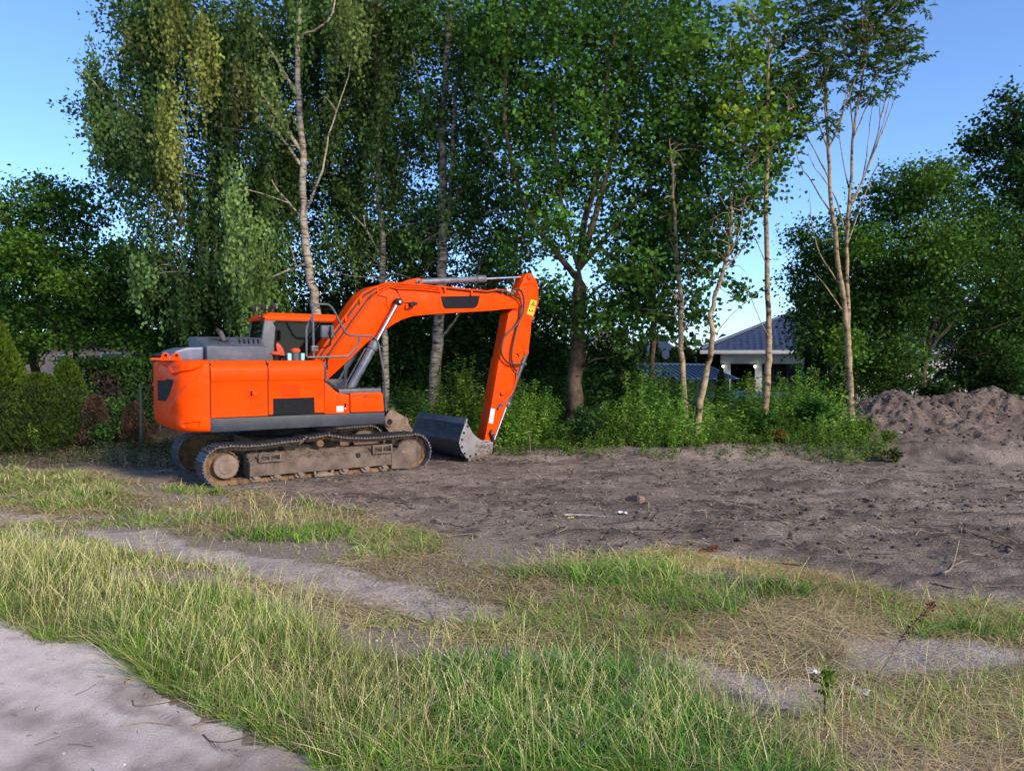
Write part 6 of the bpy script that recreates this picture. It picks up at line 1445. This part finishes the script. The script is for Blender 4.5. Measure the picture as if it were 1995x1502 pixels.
pl = at(1450, 770, 25.5); pool = tag(empty('garden_pool', (pl[0], 25.8, 0)), 'turquoise plastic garden pool half hidden by the weeds', 'pool')
pm_ = MB(); ri = [(2.0, 0), (2.0, .9), (1.95, .93), (1.9, .9), (1.9, .5)]
pm_.tube([(0, 0, z) for r, z in ri], [r for r, z in ri], 28, False); pm_.build('pool_wall', M['turq'], pool)
for k in range(14):
    a = k * 2 * math.pi / 14; MB().tube([(2.04 * math.cos(a), 2.04 * math.sin(a), 0), (2.04 * math.cos(a), 2.04 * math.sin(a), .92)], .03, 6).build('pool_rib', M['whitewall'], pool)
MB().cyl((0, 0, .6), (0, 0, .62), 1.88, 28).build('pool_water', mat('pool_water', (.10, .36, .40), .05), pool)
o_ = at(1464, 745, 24.6)
op = tag(empty('planter', (o_[0], 24.6, 0)), 'small orange planter below the carport post', 'planter')
zz = o_[2]
MB().tube([(0, 0, .0), (0, 0, zz - .1), (0, 0, zz + .08), (0, 0, zz + .08), (0, 0, zz)], [.10, .10, .15, .12, .12], 12).build('pot', M['orange_red'], op)
# muddy spare bucket behind the front of the tracks
sb0 = EX0 + 2.05 * eh + 1.9 * en
sbk = tag(empty('spare_bucket', (sb0[0], sb0[1], 0), TH), 'muddy brown digger bucket lying behind the front of the tracks', 'bucket')
def SBp(pts, y): return [(E(*z6(*p), y)[0] - 2.05, E(*z6(*p), y)[1]) for p in pts]
prof = SBp([(1250, 330), (1235, 290), (1255, 215), (1320, 120), (1400, 150), (1500, 205), (1555, 240), (1560, 300), (1640, 420), (1600, 560), (1350, 560), (1330, 440)], 1.9)
for y in (-.05, .9): MB().prism_y(prof, y, y + .05).build('side_plate', M['mudlight'], sbk, .01)
pr2 = SBp([(1320, 120), (1400, 150), (1500, 205), (1555, 240), (1560, 300), (1640, 420), (1600, 560)], 1.9)
MB().prism_y(pr2 + [(x - .03, z - .02) for x, z in pr2[::-1]], 0, .9).build('shell', M['mud'], sbk)
hc = SBp([(1300, 275)], 1.9)[0]
MB().disc_y(hc[0], hc[1], -.10, 1.0, .11, 18).build('pin_tube', M['mudlight'], sbk, .01)
MB().disc_y(hc[0], hc[1], -.104, -.09, .07, 16).build('pin_hole', M['black'], sbk)
mb = MB()
for k in range(120):
    x, z = random.choice(prof); mb.sphere((x + random.gauss(0, .06) + .05, random.uniform(0, .9), z + random.uniform(-.04, .03)), random.uniform(.015, .05), 5, (1.2, 1, .6))
tag(mb.build('caked_mud', M['mud'], sbk), kind='stuff')
# far wood on the horizon
tb = [(px, 662 + random.uniform(-6, 12), 40, 16 + random.uniform(0, 8)) for px in range(-300, 2400, 45) if not 1360 < px < 1560]
tb += [(px, 600, 60, 50) for px in range(-260, 560, 70)] + [(px, 630, 50, 35) for px in range(540, 980, 60)] + [(px, 610, 60, 60) for px in range(1600, 2400, 80)]
tb += [(px, 695, 60, 26) for px in range(-300, 2400, 60)]
V, Q, C = clumps(tb, 64.0, (.04, .085, .03), .75, 14, 1.2, 'oval', 1.3, .6)
tag(np_mesh('far_wood', V, Q, M['leaf'], None, C), 'dim line of distant trees along the horizon', None, None, 'stuff')

# ---------------------------------------------------------------- grass, straw and litter
def sample(n, x0, x1, y0, y1): return rng.uniform(x0, x1, n), rng.uniform(y0, y1, n)
def zone(polys, x, y, j=22):
    px, py = proj(x, y, 0 * x); s_ = 6.0 / np.maximum(y, 2)
    a = px + j * s_ * 2 * vnoise(x * 2.1, y * 2.1, 101) + j * s_ * vnoise(x * 7, y * 7, 102); b = py + j * s_ * vnoise(x * 2.3, y * 2.3, 103) + .5 * j * s_ * vnoise(x * 8, y * 8, 104)
    k = np.zeros(len(x), bool)
    for p in polys: k |= inpoly(p, a, b)
    return k
def blades(x, y, h_, w, lean, droop, cols, flat=False, z_=None):
    n = len(x); z = terr(x, y) if z_ is None else z_
    a = rng.random(n) * 2 * np.pi; d = np.stack([np.cos(a), np.sin(a), 0 * a], 1)
    sa = a + np.pi / 2 + rng.normal(size=n) * .5; sd = np.stack([np.cos(sa), np.sin(sa), 0 * a], 1) * w[:, None]
    b0 = np.stack([x, y, z - .005], 1); V = np.empty((n, 7, 3), np.float32)
    for k, (t, ww) in enumerate(((0, .9), (.4, 1.0), (.75, .7))):
        c_ = b0 + d * (h_ * (lean * t + droop * t * t))[:, None]; c_[:, 2] += h_ * t * (1 - droop * .55 * t)
        if flat: c_[:, 2] = b0[:, 2] + .012 + h_ * .22 * np.sin(t * 2.6) * lean * .5
        V[:, 2 * k] = c_ - sd * ww; V[:, 2 * k + 1] = c_ + sd * ww
    c_ = b0 + d * (h_ * (lean + droop))[:, None]; c_[:, 2] += h_ * (1 - droop * .55)
    if flat: c_[:, 2] = b0[:, 2] + .006
    V[:, 6] = c_
    i0 = np.arange(n, dtype=np.int32)[:, None] * 7
    q = [np.concatenate([i0, i0 + 1, i0 + 3, i0 + 2], 1), np.concatenate([i0 + 2, i0 + 3, i0 + 5, i0 + 4], 1), np.concatenate([i0 + 4, i0 + 5, i0 + 6], 1)]
    return V.reshape(-1, 3), q, np.repeat(np.clip(cols, .003, 1), 7, axis=0)
def cmix(n, cs, amp=.3, x=None, y=None):
    b = np.array(cs)[rng.integers(0, len(cs), n)] * (1 + amp * (rng.random((n, 1)) * 2 - 1))
    if x is not None: b = b * (1 + .5 * vnoise(x * 1.3, y * 1.3, 111))[:, None]
    return b
def grow(polys, dens, hr, wr, cs, lean=.35, droop=.35, flat=False, j=22, box=(-10, 11.5, 3.4, 14.5), keep=None):
    A2 = (box[1] - box[0]) * (box[3] - box[2]); n = int(dens * A2)
    x, y = sample(n, *box)
    px, _ = proj(x, y, 0 * x); k = (px > -450) & (px < 2500) & (rng.random(n) < np.clip(6.0 / y, .25, 1.3) ** 1.1) & (path_mask(x, y) < .35)
    x, y = x[k], y[k]; k = zone(polys, x, y, j)
    if keep is not None: k &= keep(x, y)
    x, y = x[k], y[k]; n = len(x)
    pt_ = 1 + .9 * vnoise(x * 1.1, y * 1.1, 121) + .7 * vnoise(x * 4, y * 4, 122)
    h_ = (hr[0] + (hr[1] - hr[0]) * rng.random(n)) * np.clip(pt_, .3, 1.8); w = (wr[0] + (wr[1] - wr[0]) * rng.random(n)) * np.clip(y / 6.5, .8, 2.0)
    return blades(x, y, h_, w, lean * (.4 + 1.2 * rng.random(n)), droop * rng.random(n), cmix(n, cs, .3, x, y), flat)
GREEN = [(.16, .34, .035), (.21, .40, .045), (.13, .28, .035), (.27, .40, .06)]
LUSH = [(.085, .27, .035), (.11, .32, .045), (.075, .22, .03), (.16, .33, .055)]
OLIVE = [(.28, .36, .08), (.38, .40, .12), (.21, .30, .06), (.46, .43, .17)]
TAN = [(.66, .53, .30), (.58, .44, .23), (.74, .62, .38), (.48, .36, .20), (.45, .39, .19)]
GOLD = [(.72, .53, .25), (.64, .45, .20), (.78, .62, .33)]
notbare = lambda x, y: ~zone(BARE, x, y, 10) | (rng.random(len(x)) < .10)
patch = lambda s, th: (lambda x, y: vnoise(x * .8, y * .8, s) + .3 * vnoise(x * 3, y * 3, s + 1) > th)
o = merge([grow([G_TALL], 2700, (.05, .16), (.0026, .0048), OLIVE + GREEN, .7, .8), grow([G_TALL], 1000, (.08, .22), (.0026, .0046), GREEN, .5, .8, keep=patch(131, -.05)), grow([G_TALL], 620, (.08, .22), (.0020, .0034), TAN, 1.2, .9), grow([G_TALL], 300, (.14, .34), (.0018, .0028), TAN + OLIVE, .6, 1.1, keep=patch(171, .0))])
tag(np_mesh('verge_grass', o[0], o[1], M['grass'], None, o[2]), 'long olive-green grass along the sandy track', None, None, 'stuff')
o = grow([G_LUSH], 2600, (.06, .20), (.0036, .0075), LUSH, .7, 1.0)
tag(np_mesh('lush_grass', o[0], o[1], M['grass'], None, o[2]), 'lush deep green grass in the middle foreground', None, None, 'stuff')
o = merge([grow([G_FAR, G_FAR2], 1900, (.06, .20), (.003, .0048), GREEN + OLIVE + TAN, .7, .8, j=22, keep=patch(139, -.3)), grow([G_MIDL], 1900, (.05, .18), (.003, .0048), GREEN + LUSH + OLIVE, .7, .8, j=26, keep=patch(133, -.2)), grow([G_MIDR], 1900, (.04, .19), (.003, .005), GREEN + OLIVE + LUSH, .7, .8, j=26, keep=patch(135, -.22)), grow([STRAW], 900, (.04, .17), (.0026, .0046), GREEN + OLIVE, .7, .8, keep=lambda x, y: notbare(x, y) & patch(191, .16)(x, y)), grow([G_CORNER], 900, (.05, .18), (.002, .0036), OLIVE + GREEN, .7, .6, keep=patch(137, -.05))])
tag(np_mesh('tuft_grass', o[0], o[1], M['grass'], None, o[2]), 'green grass tufts left standing in the mown strips', None, None, 'stuff')
o = merge([grow([STRAW], 1100, (.10, .36), (.0024, .0044), TAN, 1.0, .4, True, 26, keep=lambda x, y: notbare(x, y) & patch(181, -.02)(x, y)), grow([STRAW], 230, (.04, .16), (.0018, .0032), TAN + OLIVE + GREEN, 1.0, .8, False, 26, keep=notbare), grow([STRAW_BAND], 2600, (.08, .26), (.0016, .0028), GOLD, 1.0, .4, True, 14), grow([[(-40, 865), (400, 885), (900, 905), (2060, 930), (2060, 1230), (1560, 1110), (900, 1070), (300, 950)]], 60, (.06, .28), (.002, .0034), TAN, 1.0, .4, True, 10, (-11, 12, 8, 17)), grow([G_CORNER], 1600, (.12, .36), (.0018, .003), TAN, 1.0, .4, True, keep=notbare), grow([G_MIDR, G_FAR], 900, (.10, .32), (.0018, .003), TAN, 1.0, .5, True)])
tag(np_mesh('mown_straw', o[0], o[1], M['grass'], None, o[2]), 'flattened dry straw left lying after mowing', None, None, 'stuff')
# seed-bearing stalks
def stalks(polys, dens, hr, box=(-9, 9.5, 3.4, 11), keep=None, cs=None):
    A2 = (box[1] - box[0]) * (box[3] - box[2]); x, y = sample(int(dens * A2), *box)
    k = zone(polys, x, y) & (path_mask(x, y) < .1)
    if keep is not None: k &= keep(x, y)
    x, y = x[k], y[k]; n = len(x); z = terr(x, y); h_ = hr[0] + (hr[1] - hr[0]) * rng.random(n)
    ln = rng.normal(size=(n, 2)) * .30 + np.array([.05, 0]); cs_ = cmix(n, cs or [(.50, .52, .16), (.60, .56, .22), (.42, .48, .13), (.68, .60, .32)], .25)
    V, Q, C, o_ = [], [], [], 0
    def pos(t): return np.stack([x + ln[:, 0] * h_ * t ** 1.8, y + ln[:, 1] * h_ * t ** 1.8, z + h_ * t * (1 - .12 * t * np.abs(ln).sum(1))], 1)
    a = rng.random(n) * np.pi; sd = np.stack([np.cos(a), np.sin(a), 0 * a], 1)
    lv = np.empty((n, 10, 3), np.float32)
    for k_, (t, w) in enumerate(((0, .0016), (.35, .0014), (.7, .0011), (.72, .0028), (1, .0008))):
        w = w * np.clip(y / 6, .8, 1.6)[:, None]; lv[:, 2 * k_] = pos(t) - sd * w; lv[:, 2 * k_ + 1] = pos(t) + sd * w
    i0 = np.arange(n, dtype=np.int32)[:, None] * 10
    q = [np.concatenate([i0 + 2 * k_, i0 + 2 * k_ + 1, i0 + 2 * k_ + 3, i0 + 2 * k_ + 2], 1) for k_ in range(4)]
    Pp = []; Cc = []; Ax = []
    for k_ in range(8):
        t = .70 + .3 * k_ / 8; s_ = 1 if k_ % 2 else -1; Pp.append(pos(t) + sd * s_ * .003); Ax.append(sd * s_ * .35 + np.array([0, 0, 1.0])); Cc.append(cs_ * 1.1)
    Pp, Ax, Cc = map(np.concatenate, (Pp, Ax, Cc))
    v2, q2, c2 = leaf_cards(Pp, .017 * np.ones(len(Pp)), Ax, rvec(len(Pp)), .28, np.clip(Cc, 0, 1))
    return merge([(lv.reshape(-1, 3), q, np.repeat(np.clip(cs_, 0, 1), 10, axis=0)), (v2, [q2], c2)])
o = merge([stalks([G_TALL], 190, (.22, .52), keep=patch(141, -.12)), stalks([G_MIDR, G_FAR, G_FAR2, G_MIDL], 45, (.18, .42)), stalks([G_CORNER], 60, (.25, .45))])
tag(np_mesh('grass_stalks', o[0], o[1], M['grass'], None, o[2]), 'straw-coloured seed stalks standing above the verge grass', None, None, 'stuff')
# clods, chips and fine twigs on the dug earth
def scatter(n, box, keep, rs, cols, sq=.6):
    x, y = sample(n, *box); k = keep(x, y); x, y = x[k], y[k]; n = len(x); z = terr(x, y); r_ = rs[0] + (rs[1] - rs[0]) * rng.random(n) ** 3
    V = np.repeat(iv[None], n, 0) * (1 + .35 * (rng.random((n, len(iv), 1)) - .5)); V[:, :, 2] *= sq; th = rng.random(n) * 6.28; c_, s_ = np.cos(th)[:, None], np.sin(th)[:, None]
    X = V[:, :, 0] * c_ * 1.25 - V[:, :, 1] * s_; Y_ = V[:, :, 0] * s_ * 1.25 + V[:, :, 1] * c_
    V = np.stack([X, Y_, V[:, :, 2]], 2) * r_[:, None, None] + np.stack([x, y, z + r_ * .2], 1)[:, None]
    fc = (ifc[None] + (np.arange(n) * len(iv))[:, None, None]).reshape(-1, 3)
    return V.reshape(-1, 3), [fc], np.repeat(cmix(n, cols, .3), len(iv), axis=0)
onsoil = lambda x, y: (soil_mask(x, y) > .5) & (rng.random(len(x)) < np.clip(9 / y, .3, 1)) & (y < ledge_y(x) + .4) & (vnoise(x * .8, y * 1.4, 151) > -.28)
o = scatter(11000, (-9, 12, 8, 17.5), onsoil, (.006, .042), [(.15, .115, .095), (.21, .165, .135), (.27, .215, .175), (.12, .092, .078)])
tag(np_mesh('soil_clods', o[0], o[1], M['soil'], None, o[2], True), 'crumbled clods of dark earth', None, None, 'stuff')
o = scatter(2800, (-9, 12, 4, 17.5), lambda x, y: (rng.random(len(x)) < np.clip(9 / y, .3, 1)) & (y < ledge_y(x)), (.004, .016), [(.50, .42, .36), (.36, .28, .22), (.62, .55, .50), (.42, .30, .16)], .4)
tag(np_mesh('pale_chips', o[0], o[1], M['litter'], None, o[2]), 'pale chips of stone and wood strewn over the earth', None, None, 'stuff')
o = scatter(9000, (-5, 0.5, 3.4, 7), lambda x, y: path_mask(x, y) > .3, (.0015, .008), [(.48, .42, .39), (.34, .28, .25), (.50, .45, .42)], .6)
tag(np_mesh('track_gravel', o[0], o[1], M['litter'], None, o[2]), 'fine gravel on the sandy track', None, None, 'stuff')
def twigs(n, box, keep, L, r_, cols):
    x, y = sample(n, *box); k = keep(x, y); x, y = x[k], y[k]; n = len(x); z = terr(x, y)
    a = rng.normal(size=n) * .9; l = (L[0] + (L[1] - L[0]) * rng.random(n) ** 2) * .5; d = np.stack([np.cos(a), np.sin(a), rng.normal(size=n) * .10], 1) * l[:, None]; bnd = rng.normal(size=(n, 3)) * (l * .22)[:, None]; bnd[:, 2] = np.abs(bnd[:, 2]) * .5
    c0 = np.stack([x, y, z + .02], 1); P3 = [c0 - d, c0 + bnd, c0 + d]; w = r_ * (.6 + .8 * rng.random(n)) * np.clip(y / 9, .7, 1.6)
    sd = np.stack([-np.sin(a), np.cos(a), 0 * a], 1) * w[:, None]; up = np.array([0, 0, 1.0]) * w[:, None]
    V = np.empty((n, 9, 3), np.float32)
    for k_, p in enumerate(P3): V[:, 3 * k_] = p - sd - up * .5; V[:, 3 * k_ + 1] = p + sd - up * .5; V[:, 3 * k_ + 2] = p + up
    i0 = np.arange(n, dtype=np.int32)[:, None] * 9; q = []
    for s_ in (0, 3):
        for e_ in range(3): f_ = (e_ + 1) % 3; q.append(np.concatenate([i0 + s_ + e_, i0 + s_ + f_, i0 + s_ + 3 + f_, i0 + s_ + 3 + e_], 1))
    return V.reshape(-1, 3), q, np.repeat(cmix(n, cols, .3), 9, axis=0)
o = merge([twigs(1500, (-9, 12, 8, 17.5), onsoil, (.05, .32), .0032, [(.16, .12, .10), (.26, .20, .16), (.08, .06, .05), (.34, .27, .21)]), twigs(110, (-6, 9, 8, 11.5), lambda x, y: soil_mask(x, y) > .3, (.3, .9), .006, [(.18, .13, .10), (.07, .05, .045)]), twigs(90, (-5, 0, 3.4, 6), lambda x, y: path_mask(x, y) > .6, (.03, .2), .0025, [(.12, .08, .06), (.2, .14, .1)])])
tag(np_mesh('fine_twigs', o[0], o[1], M['litter'], None, o[2]), 'broken twigs and roots strewn over the earth', None, None, 'stuff')
# larger single sticks
def stick(label, pts, r_, m='dry_twig', side=()):
    w = []
    for i, p in enumerate(pts):
        x, y = on_ground(p[0], p[1]); w.append(np.array([x, y, float(terr([x], [y])[0]) + r_ + (p[2] if len(p) > 2 else 0)]))
    b0 = w[0].copy(); mb = MB(); c_ = catmull([q_ - b0 for q_ in w], 4); mb.tube(c_, list(np.linspace(r_, r_ * .5, len(c_))), 7)
    for s_ in side:
        k = c_[int(s_[0] * (len(c_) - 1))]; mb.tube([k, k + np.array(s_[1]) * .5 + np.array([0, 0, .01]), k + np.array(s_[1])], [r_ * .6, r_ * .5, r_ * .3], 5)
    o = mb.build('stick', M[m] if isinstance(m, str) else m); o.location = b0.tolist()
    return tag(o, label, 'stick', 'sticks lying on the ground')
M['bleached'] = mat('bleached_wood', (.55, .50, .45), .9, 0, (.42, .36, .31), 12)
stick('long thin forked stick on the sandy track', [(236, 1416), (290, 1410), (350, 1417), (405, 1412)], .006, side=[(.75, (.22, .06, .01))])
stick('crooked dark stick on the track near the grass edge', [(258, 1366), (264, 1377), (300, 1374), (350, 1364)], .005, 'maple')
stick('dark bent twig at the corner of the track', [(396, 1432), (410, 1444), (440, 1446), (480, 1437)], .006, 'maple', [(.3, (.1, -.12, .01))])
stick('bleached white stick on the dark earth', [(1100, 1002), (1140, 1003), (1178, 1008)], .016, 'bleached')
stick('curved pale branch rising from the earth near the right edge', [(1838, 1132), (1855, 1105), (1868, 1078, .12)], .014, side=[(.5, (.25, .1, .05))])
stick('long straight pole-like branch at the right edge', [(1820, 1142), (1870, 1148), (1925, 1152), (1992, 1158)], .012)
stick('grey branch lying behind the left grass tufts', [(430, 1012), (470, 1018), (520, 1022)], .012, 'maple')
stick('dark stick in front of the tracks', [(800, 1018), (850, 1022), (905, 1030)], .013, 'maple')
stick('broken upright twig beside the bucket', [(1038, 905), (1034, 893, .12), (1030, 880, .35)], .012)
stick('thin forked twig on the pale bare patch', [(845, 1205), (850, 1190, .05), (842, 1165, .12)], .007)
stick('straw-coloured broken culm at the track edge', [(384, 1385), (392, 1370, .05), (430, 1345, .12), (480, 1322, .2)], .006, mat('dry_culm', (.50, .38, .20), .8, 0, (.4, .3, .16), 14))
def lump(name, label, cat, px, py, size, m, sc=(1, 1, .5), group=None, box=False):
    x, y = on_ground(px, py); z = float(terr([x], [y])[0]); bm = bmesh.new()
    if box:
        bmesh.ops.create_cube(bm, size=2); bmesh.ops.bevel(bm, geom=bm.edges[:], offset=.18, segments=2, affect='EDGES')
    else: bmesh.ops.create_icosphere(bm, subdivisions=3, radius=1)
    bm.normal_update(); sd_ = random.random() * 50
    for v in bm.verts:
        n_ = float(fbm(np.array([v.co.x * 1.6 + sd_]), np.array([v.co.y * 1.6 + v.co.z * 2.3]), 5, 3)[0]); v.co *= 1 + (.25 if not box else .08) * n_
        v.co.x *= size * sc[0]; v.co.y *= size * sc[1]; v.co.z *= size * sc[2]
    me = bpy.data.meshes.new(name); bm.to_mesh(me); bm.free(); me.materials.append(m)
    if not box: me.shade_smooth()
    o = link(bpy.data.objects.new(name, me)); o.location = (x, y, z + size * sc[2] * .55); o.rotation_euler = (random.uniform(-.2, .2), random.uniform(-.2, .2), random.uniform(0, 3))
    return tag(o, label, cat, group)
def scrap(label, px, py, size, m):
    x, y = on_ground(px, py); z = float(terr([x], [y])[0]); g = 9; a, b = np.meshgrid(np.linspace(-1, 1, g), np.linspace(-.7, .7, g))
    sd_ = px * .01; zz = np.abs(fbm(a * 1.6 + sd_, b * 1.6, 6, 3)) * 1.1 + .1; V = np.stack([(a + .2 * vnoise(b * 2, a, 3)).ravel(), b.ravel(), zz.ravel()], 1) * size
    ii = (np.arange(g - 1)[:, None] * g + np.arange(g - 1)[None, :]).ravel()
    o = np_mesh('litter_scrap', V, [np.stack([ii, ii + 1, ii + g + 1, ii + g], 1)], m); o.location = (x, y, z + .01); o.rotation_euler = (0, 0, random.uniform(0, 3))
    mo = o.modifiers.new('thick', 'SOLIDIFY'); mo.thickness = .004
    return tag(o, label, 'litter', 'scraps of litter on the ground')
M['paper'] = mat('white_paper', (.78, .77, .78), .7, 0, (.68, .67, .68), 12); M['yellowbit'] = mat('yellow_scrap', (.62, .52, .16), .7)
scrap('crumpled white scrap left of the upright green weed', 1586, 1316, .055, M['paper'])
scrap('crumpled white scrap right of the upright green weed', 1676, 1350, .06, M['paper'])
scrap('small white scrap beside the bleached stick', 1210, 1004, .07, M['paper'])
scrap('small yellow scrap left of the bleached stick', 1111, 1013, .05, M['yellowbit'])
lump('brick_fragment', 'broken brown brick fragment half sunk in the dark earth', 'brick', 1238, 976, .11, mat('old_brick', (.24, .13, .09), .9, 0, (.17, .10, .08), 9), (1.2, .7, .6), None, True)
lump('stone', 'rounded grey stone at the foot of the leftmost soil heap', 'stone', 1753, 880, .16, mat('grey_stone', (.26, .24, .23), .9, 0, (.18, .165, .16), 7, bump=.4, bscale=12), (1, .8, .7))
lump('stump', 'small pale sawn stump on the edge of the weeds', 'stump', 1492, 878, .11, mat('pale_wood', (.50, .33, .2), .8, 0, (.36, .22, .13), 9), (.6, .6, 1.3))
lump('stone', 'pale flat stone beside the straw near the track sprocket', 'stone', 438, 980, .09, M['plate'], (1.3, .8, .45))
# weeds that stand alone
def spike_weed(name, label, cat, pts, r_, head, leafc, hd=(0, 1), n=160, ls=.03, stem=None):
    """a stem traced upward from the ground; head = colour of the clustered bits along it"""
    x, y = on_ground(*pts[0]); b0 = np.array([x, y, float(terr([x], [y])[0])])
    w = [np.zeros(3)] + [at(p[0], p[1], y + .02 * i) - b0 for i, p in enumerate(pts[1:], 1)]
    root = tag(empty(name, b0.tolist()), label, cat)
    c_ = catmull(w, 5); MB().tube(c_, list(np.linspace(r_, r_ * .4, len(c_))), 6).build('stem', stem or M['dry_twig'], root)
    t = hd[0] + (hd[1] - hd[0]) * rng.random(n); ca = np.array(c_); i_ = t * (len(ca) - 1); lo = np.minimum(i_.astype(int), len(ca) - 2); Pp = ca[lo] + (ca[lo + 1] - ca[lo]) * (i_ - lo)[:, None] + rvec(n) * ls * .45
    V, q, C = leaf_cards(Pp, ls * (.6 + .8 * rng.random(n)), rvec(n) + np.array([0, 0, .4]), rvec(n), .5, tint(head, n, .4, .2))
    np_mesh('leaves' if leafc else 'seed_head', V, [q], M['leaf'], root, C)['kind'] = 'stuff'
RUST = (.13, .045, .025)
spike_weed('weed', 'single upright green weed standing on the bare right foreground', 'weed', [(1609, 1420), (1607, 1370), (1610, 1330), (1612, 1300)], .007, (.11, .17, .03), True, (.45, 1), 60, .05, M['maple'])
spike_weed('dried_dock', 'tall leaning dead dock stem with reddish seeds', 'weed', [(1702, 1335), (1735, 1280), (1760, 1240), (1800, 1195), (1825, 1172)], .006, RUST, False, (.45, .98), 150, .022)
spike_weed('dried_dock', 'flattened red-brown dock head in the green strip', 'weed', [(1475, 1150), (1505, 1136), (1545, 1150), (1570, 1175)], .006, RUST, False, (0, 1), 260, .035)
spike_weed('dried_dock', 'reddish dock sprig on the straw edge of the dark earth', 'weed', [(1345, 1086), (1375, 1072), (1400, 1064)], .006, (.22, .08, .04), False, (.3, 1), 120, .035)
spike_weed('dried_dock', 'red dock head lying right of the white scrap', 'weed', [(1630, 1358), (1655, 1366), (1680, 1382)], .006, (.11, .03, .025), False, (0, 1), 240, .03)
spike_weed('dried_dock', 'long red-brown dock head lying near the lower right corner', 'weed', [(1815, 1392), (1850, 1405), (1910, 1420)], .006, (.10, .03, .022), False, (0, 1), 300, .032)
def leaf_flat(label, px, py, col_):
    x, y = on_ground(px, py); z = float(terr([x], [y])[0]); m = mat('fallen_leaf', col_, .7)
    V = np.array([(-.03, 0, .004), (0, .016, .012), (.035, 0, .003), (0, -.016, .014), (.0, 0, .004)])
    o = np_mesh('fallen_leaf', V, [np.array([[0, 4, 1], [1, 4, 2], [2, 4, 3], [3, 4, 0]])], m); o.location = (x, y, z + .012); o.rotation_euler = (0, 0, random.uniform(0, 6))
    mo = o.modifiers.new('thick', 'SOLIDIFY'); mo.thickness = .002
    return tag(o, label, 'leaf', 'fallen leaves on the track')
leaf_flat('orange-brown fallen leaf by the far end of the track', 62, 1240, (.42, .20, .06)); leaf_flat('yellow fallen leaf at the grass edge, left of a pair', 250, 1332, (.55, .34, .08)); leaf_flat('yellow fallen leaf at the grass edge, right of a pair', 274, 1326, (.6, .38, .08)); leaf_flat('orange fallen leaf near the dark bent twig', 426, 1398, (.55, .25, .05))
shrub_at('fallen clump of rust-red dead leaves under the elder', 1517, 868, 838, 18, 16.6, (.20, .06, .03), .10, .6, 160, 'dead_leaf_clump', 'leaf clump')
shrub_at('cut leafy branch wilting on the lip of the earth bank', 1742, 905, 872, 20, 15.6, (.10, .15, .04), .09, .45, 260, 'cut_branch', 'branch')
shrub_at('tiny green weed on the straw below the sprocket', 417, 972, 955, 8, 12.0, (.10, .22, .03), .06, .6, 80, 'weed', 'weed')
